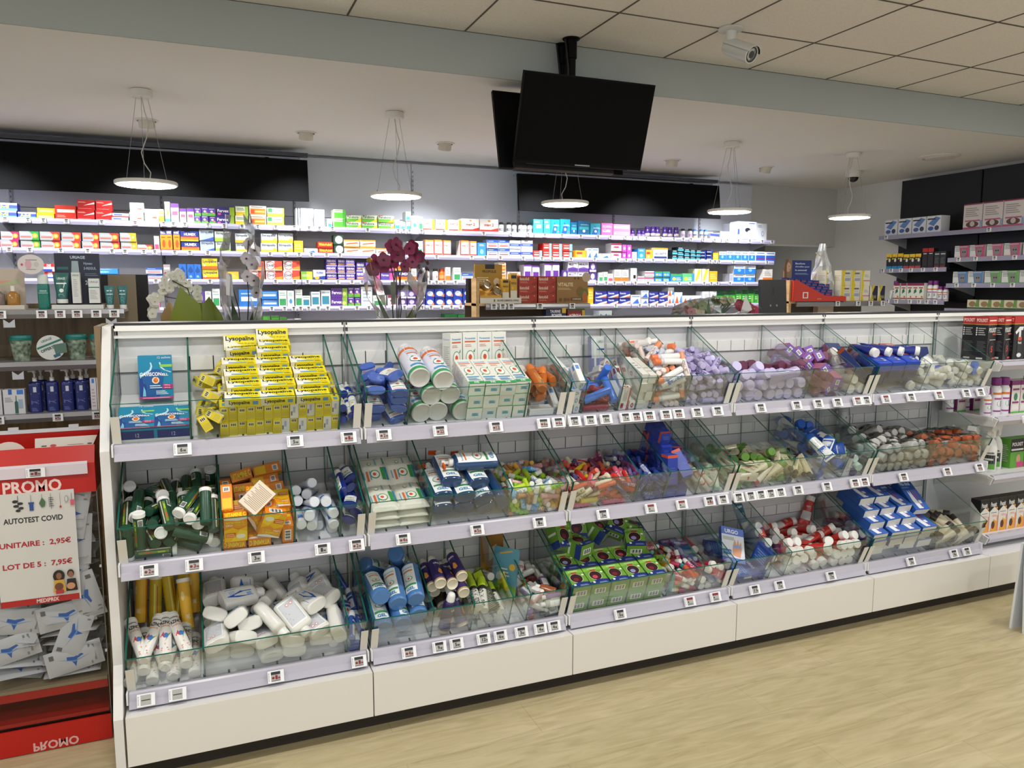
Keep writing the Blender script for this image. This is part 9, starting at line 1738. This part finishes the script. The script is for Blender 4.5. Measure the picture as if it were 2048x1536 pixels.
k_box('yz2',.094,.07,.118,'#dcd8ca',{'F':YAZR[1]},'wound_dressing_box')
k_box('yzk',.078,.06,.118,'#23263e',{'F':YAZK[1]},'wound_dressing_box')
for r_ in range(2):
    for c_,(k_,x) in enumerate([('yz1',4.965),('yz1',5.062 + .004),('yz2',5.168)]):
        spawn(k_,(x + .012,2.25,1.4085 + .0595 + r_ * .119),(0,0,0),'%s box on the oak rack, %s, %s from the red tray' % ('white and yellow' if k_ == 'yz1' else 'white and rose banded',('lower row','upper row')[r_],ORD[c_]),'white and yellow boxes on the oak rack')
for c_,x in enumerate((5.278,5.362)):
    spawn('yzk',(x,2.25,1.4085 + .0595),(0,0,0),'navy and yellow box at the end of the oak rack, %s' % ('inner one','outer one')[c_],'navy and yellow boxes')
for c_,x in enumerate((4.84,4.86)):
    spawn('yz1',(x,2.34,1.4085 + .0595 + .119 * c_),(0,0,radians(35)),'white and yellow box turned sideways behind the red tray, %s' % ('lower','upper')[c_],'white and yellow boxes on the oak rack')

def monitor(name,loc,w,h,tilt,yaw,label):
    g = empty(name,loc,label,'monitor',rz=yaw)
    R_ = Matrix.Rotation(tilt,4,'X')
    b = MB().box(w,.03,h,(0,0,h / 2 + .10),mat('#0c0c0d',.3)); b.v = [tuple(R_ @ Vector(v)) for v in b.v]; b.build('housing',g)
    b = MB().box(w * .9,.002,h * .9,(0,.0165,h / 2 + .10),mat('#101216',.1)); b.v = [tuple(R_ @ Vector(v)) for v in b.v]; b.build('screen',g)
    b = MB().deco(lambda u,v,e:(-w / 2 + w * u,-.0152 - e,.10 + h * v),[('e',.5,.80,.07,.10,'#2a2a2c'),('e',.5,.80,.05,.08,'#0c0c0d'),('e',.38,.55,.03,.02,'#8a8a8c'),('e',.62,.55,.03,.02,'#8a8a8c'),('e',.38,.3,.03,.02,'#8a8a8c'),('e',.62,.3,.03,.02,'#8a8a8c')]); b.v = [tuple(R_ @ Vector(v)) for v in b.v]; b.build('screw_points',g)
    MB().lathe([(.09,.001),(.09,.010),(.025,.018),(.022,.16)],mat('#141416',.4),24,.8).build('stand',g,True)
monitor('checkout_monitor',(4.175,2.08,CTZ),.21,.42,radians(-6),radians(-10),'black checkout monitor seen from behind, beside the ear plug display')
monitor('checkout_monitor',(-0.135,1.95,CTZ),.34,.42,0,0,'black checkout monitor beyond the wooden stand, beside the white orchid')
monitor('checkout_monitor',(2.48,2.46,CTZ),.46,.42,0,0,'black checkout monitor behind the rust red cartons')
monitor('checkout_monitor',(1.985,2.50,CTZ),.10,.42,0,radians(20),'narrow black terminal behind the propolis display')

# ---------------------------------------------------------------- flowers
def petal(mb,c,d,up,L_,w,m,curl=.2):
    d = Vector(d).normalized(); up = Vector(up).normalized(); s_ = d.cross(up).normalized(); up = s_.cross(d)
    pts = []
    for t,k in ((0,.15),(.3,.8),(.6,1.0),(.85,.7),(1.0,.15)):
        for q in (-1,0,1):
            pts.append(tuple(Vector(c) + d * (L_ * t) + s_ * (w * k * q / 2) + up * (curl * L_ * (t * t - .12 * (1 - abs(q))) * .6)))
    fs = []
    for i in range(4):
        for q in range(2):
            a = i * 3 + q
            fs.append((a,a + 1,a + 4,a + 3))
    mb.add(pts,fs,m)
def bloom(c,facing,size,mt,heart,par,name='blossom'):
    f = Vector(facing).normalized()
    a = f.orthogonal().normalized(); b = f.cross(a)
    mb = MB()
    for k in range(5):
        t = 2 * pi * k / 5 + .3
        d = a * cos(t) + b * sin(t)
        petal(mb,c,d,f,size * (1.0 if k % 2 else .9),size * .95,mt)
    mb.lathe([(size * .05,-size * .05),(size * .16,size * .05),(size * .13,size * .22),(size * .03,size * .26)],heart,8,T=Matrix.Translation(c) @ f.to_track_quat('Z','Y').to_matrix().to_4x4())
    o = mb.build(name,par,True)
    o.location = -Vector(par.location)
    return o
def leaf(par,p0,p1,w,m,sag=.06,name='leaf'):
    p0,p1 = Vector(p0),Vector(p1); n = 8
    d = p1 - p0; s_ = d.cross(Vector((0,0,1))).normalized() if abs(d.normalized().z) < .98 else Vector((1,0,0))
    mb = MB(); pts = []
    for i in range(n + 1):
        t = i / n
        c = p0 + d * t + Vector((0,0,-sag * (t * t) + sag * .6 * sin(t * pi)))
        k = sin(min(1,.12 + t * .95) * pi) ** .6 if t < 1 else .02
        up = Vector((0,0,.35 * w * k))
        pts += [tuple(c - s_ * w * k / 2 + up * .6),tuple(c),tuple(c + s_ * w * k / 2 + up * .6)]
    fs = []
    for i in range(n):
        for q in range(2):
            a = i * 3 + q
            fs.append((a,a + 1,a + 4,a + 3))
    mb.add(pts,fs,m)
    o = mb.build(name,par,True); o.location = -Vector(par.location)
    return o
def film_cone(par,c,r0,r1,h,n=16,seed=1,z0=0,name='clear_film'):
    rr = random.Random(seed)
    mb = MB(); rings = []
    for j in range(7):
        t = j / 6
        rings.append([(c[0] + (r0 + (r1 - r0) * t) * (1 + rr.uniform(-.13,.13)) * cos(2 * pi * k / n),c[1] + (r0 + (r1 - r0) * t) * (1 + rr.uniform(-.13,.13)) * sin(2 * pi * k / n),c[2] + z0 + h * t + rr.uniform(-.01,.01) * (j > 0)) for k in range(n)])
    mb.loft(rings,FILM,False)
    o = mb.build(name,par); o.location = -Vector(par.location)
    return o
rf = random.Random(5)
LEAFD = mat('#2c4a1e',.4)
# purple orchid
c0 = Vector((1.36,2.1,CTZ))
g = empty('purple_orchid',c0,'potted orchid with wine purple blooms in clear film','orchid')
MB().lathe([(.045,.001),(.062,.13),(.066,.135),(.060,.14),(.055,.12)],mat('#b08a6a',.5),24,cap=False).build('pot',g,True)
for p1,w_ in [((1.225,2.05,1.46),.055),((1.56,2.08,1.46),.065),((1.25,2.15,1.34),.05),((1.50,2.2,1.36),.05),((1.44,2.0,1.38),.045)]:
    leaf(g,(1.36,2.1,1.20),p1,w_,LEAFD,-.02)
stems = [[(1.35,2.1,1.18),(1.335,2.09,1.38),(1.345,2.08,1.55),(1.32,2.07,1.66),(1.24,2.06,1.68)],[(1.365,2.1,1.18),(1.375,2.09,1.40),(1.385,2.08,1.58),(1.41,2.07,1.70),(1.50,2.05,1.715),(1.54,2.04,1.64)],[(1.37,2.12,1.18),(1.395,2.12,1.38),(1.385,2.11,1.56),(1.35,2.10,1.72),(1.31,2.09,1.76)],[(1.36,2.08,1.18),(1.358,2.08,1.60)]]
for s_ in stems:
    o = MB().tube(s_,.0035,'#3a3226').build('stem',g); o.location = -c0
PURP = mat('#7c2448',.45); PURL = mat('#96365e',.45)
for i,(x,z,sz) in enumerate([(1.215,1.615,.05),(1.235,1.655,.048),(1.275,1.665,.048),(1.335,1.66,.052),(1.365,1.70,.052),(1.33,1.745,.046),(1.355,1.755,.046),(1.43,1.735,.045),(1.455,1.75,.045),(1.475,1.70,.048),(1.505,1.69,.042),(1.46,1.66,.045),(1.40,1.63,.04),(1.285,1.63,.045)]):
    bloom((x,2.06 + rf.uniform(-.03,.03),z),(rf.uniform(-.5,.4),-1,rf.uniform(-.5,.2)),sz,(PURP,PURL)[i % 2],mat('#4a0f2a',.4),g)
for x,z in ((1.545,1.655),(1.535,1.62),(1.50,1.60),(1.49,1.63)):
    o = MB().lathe([(.002,-.014),(.011,-.004),(.010,.006),(.003,.013)],mat('#4a2430',.5),10,T=Matrix.Translation((x,2.05,z))).build('bud',g,True); o.location = -c0
o = MB().box(.028,.003,.13,(1.325,2.02,1.475),mat('#8f9486',.5)).build('care_tag',g); o.location = -c0
o = MB().lathe([(.016,-.012),(.018,0),(.008,.012)],mat('#b08a3a',.3,.6),10,T=Matrix.Translation((1.185,2.0,1.665))).tube([(1.185,2.0,1.66),(1.20,2.0,1.60),(1.225,2.0,1.50)],.003,mat('#a8603a',.4)).build('gold_clip',g); o.location = -c0
film_cone(g,tuple(c0),.07,.20,.52,14,3,.06)
# white orchid in green paper
c0 = Vector((0.25,1.86,CTZ))
g = empty('white_orchid',c0,'orchid with a cloud of small white blooms in olive green paper','orchid')
MB().lathe([(.05,.001),(.065,.12),(.06,.125)],mat('#8a6a4a',.6),20).build('pot',g,True)
o = MB().tube([(.27,1.86,1.16),(.25,1.86,1.38),(.22,1.86,1.50),(.15,1.85,1.54)],.003,'#4a4a2a').tube([(.26,1.87,1.16),(.215,1.87,1.44),(.11,1.86,1.46)],.003,'#4a4a2a').build('stem',g); o.location = -c0
WPT = mat('#e4e4da',.5)
for i in range(40):
    a = rf.uniform(0,1)
    x = .055 + .215 * a
    z = 1.46 + .10 * sin(a * 2.6) + rf.uniform(-.05,.025) - (.04 if a > .7 else 0)
    if i < 7:
        x,z = .045 + rf.uniform(0,.03),1.40 + rf.uniform(-.04,.05)
    bloom((x,1.85 + rf.uniform(-.05,.05),z),(rf.uniform(-.7,.7),-1,rf.uniform(-.3,.6)),rf.uniform(.020,.028),WPT,mat('#c8c48a',.5),g)
GP = mat('#6a7a1a',.45); GP2 = mat('#7d8c24',.45)
for pts,m_ in [([(.12,1.80,1.16),(.115,1.80,1.30),(.185,1.79,1.51),(.275,1.80,1.42),(.30,1.82,1.16)],GP2),([(.27,1.80,1.16),(.285,1.80,1.42),(.32,1.81,1.46),(.37,1.83,1.38),(.40,1.84,1.30),(.40,1.85,1.16)],GP),([(.10,1.83,1.14),(.085,1.90,1.36),(.13,1.93,1.44),(.2,1.93,1.30),(.24,1.90,1.14)],mat('#a88a5c',.6)),([(.22,1.95,1.14),(.26,1.95,1.45),(.33,1.94,1.40),(.36,1.93,1.14)],GP)]:
    mb = MB(); n = len(pts)
    cpt = Vector((sum(p[0] for p in pts) / n,sum(p[1] for p in pts) / n - .035,sum(p[2] for p in pts) / n))
    mb.add([tuple(cpt)] + pts + [(p[0],p[1] + .002,p[2]) for p in pts],[(0,1 + i,1 + (i + 1) % n) for i in range(n)] + [(n + 1 + i,n + 1 + (i + 1) % n,0) for i in range(n)],m_)
    o = mb.build('wrapping_paper',g,True); o.location = -c0
# white orchid with dark hearts in film
c0 = Vector((0.47,1.72,CTZ))
g = empty('spotted_orchid',c0,'tall orchid with white dark hearted blooms wrapped in clear crackling film','orchid')
MB().lathe([(.05,.001),(.065,.12),(.06,.125)],mat('#d8d6d0',.5),20).build('pot',g,True)
for s_ in ([(.47,1.72,1.16),(.455,1.72,1.40),(.425,1.71,1.53)],[(.48,1.72,1.16),(.505,1.72,1.45),(.50,1.71,1.62),(.515,1.70,1.74)]):
    o = MB().tube(s_,.003,'#2a2a20').build('stem',g); o.location = -c0
for p1,w_ in [((.42,1.68,1.42),.07),((.55,1.70,1.40),.07),((.40,1.75,1.36),.06),((.52,1.66,1.36),.06)]:
    leaf(g,(.47,1.72,1.17),p1,w_,LEAFD,-.03)
for i,(x,z) in enumerate([(.50,1.56),(.525,1.62),(.50,1.65),(.53,1.54),(.54,1.69),(.515,1.72),(.54,1.48)]):
    bloom((x,1.69 + rf.uniform(-.02,.02),z),(rf.uniform(-.3,.3),-1,0),.034,mat('#d8d0d2',.5),mat('#4a1a30',.5),g)
film_cone(g,tuple(c0),.07,.115,.50,12,8,.08)
film_cone(g,(c0.x,c0.y,c0.z + .50),.10,.06,.26,12,9,.06)
o = MB().add([(.395,1.63,1.47),(.43,1.63,1.46),(.425,1.63,1.57),(.400,1.63,1.58)],[(0,1,2,3)],mat('#d9d9dc',.4)).build('care_card',g); o.location = -c0
# bouquet lying by the monitor
c0 = Vector((3.55,1.95,CTZ))
g = empty('wrapped_bouquet',c0,'wrapped bouquet of pink and green flowers lying before the checkout monitor','bouquet')
MB().lathe([(.07,.001),(.085,.18),(.08,.185)],mat('#c9b8b4',.4),20).build('vase',g,True)
PK = [mat('#b02c54',.5),mat('#c88a94',.5),mat('#8fa07a',.6),mat('#cfc8a8',.6)]
for i in range(26):
    a = rf.random()
    bloom((3.30 + .55 * a,1.93 + rf.uniform(-.06,.06),1.335 + .07 * sin(a * 3.1) + rf.uniform(-.025,.03)),(rf.uniform(-.6,.6),-1,rf.uniform(0,1)),rf.uniform(.025,.045),PK[0] if a > .72 else PK[rf.choice([1,2,3,2])],mat('#a8a06a',.6),g)
for i in range(14):
    a = rf.random()
    leaf(g,(3.5,1.95,1.25),(3.25 + .62 * a,1.93,1.38 + .06 * sin(a * 3.1)),.03,mat('#5a7a5c',.5),0)
mb = MB()
ring = []
for j in range(8):
    t = j / 7
    ring.append([(3.22 + .68 * t,1.94 + (.05 + .06 * sin(t * pi)) * cos(2 * pi * k / 12) * (1 + rf.uniform(-.1,.1)),1.335 + (.05 + .07 * sin(t * pi)) * sin(2 * pi * k / 12) * (1 + rf.uniform(-.15,.15))) for k in range(12)])
mb.loft(ring,FILM,False)
o = mb.build('clear_film',g); o.location = -c0
o = MB().add([(3.68,1.85,1.34),(3.72,1.85,1.46),(3.78,1.85,1.36),(3.73,1.86,1.33)],[(0,1,2,3)],mat('#dcdcdc',.4)).build('paper_edge',g); o.location = -c0
# gift in silvery film
c0 = Vector((4.92,2.42,CTZ))
g = empty('film_wrapped_gift',c0,'tall gift gathered in silvery clear film behind the ear plug display','gift')
MB().box(.16,.14,.34,(0,0,.171),mat('#c8b8a0',.5)).build('basket',g)
rr = random.Random(2); rings = []
for j in range(9):
    t = j / 8
    r_ = .13 * (1 - t) ** .8 + .006 if t < .9 else .022
    rings.append([(r_ * (1 + rr.uniform(-.28,.28)) * cos(2 * pi * k / 14),r_ * (1 + rr.uniform(-.28,.28)) * sin(2 * pi * k / 14),.34 + .47 * t) for k in range(14)])
MB().loft(rings,mat('#d4d8da',.12,.55),False).build('silver_film',g)
MB().tube([(0,0,.70),(-.05,-.02,.72),(-.09,-.03,.735)],.004,mat('#d8c88a',.4)).build('ribbon',g)
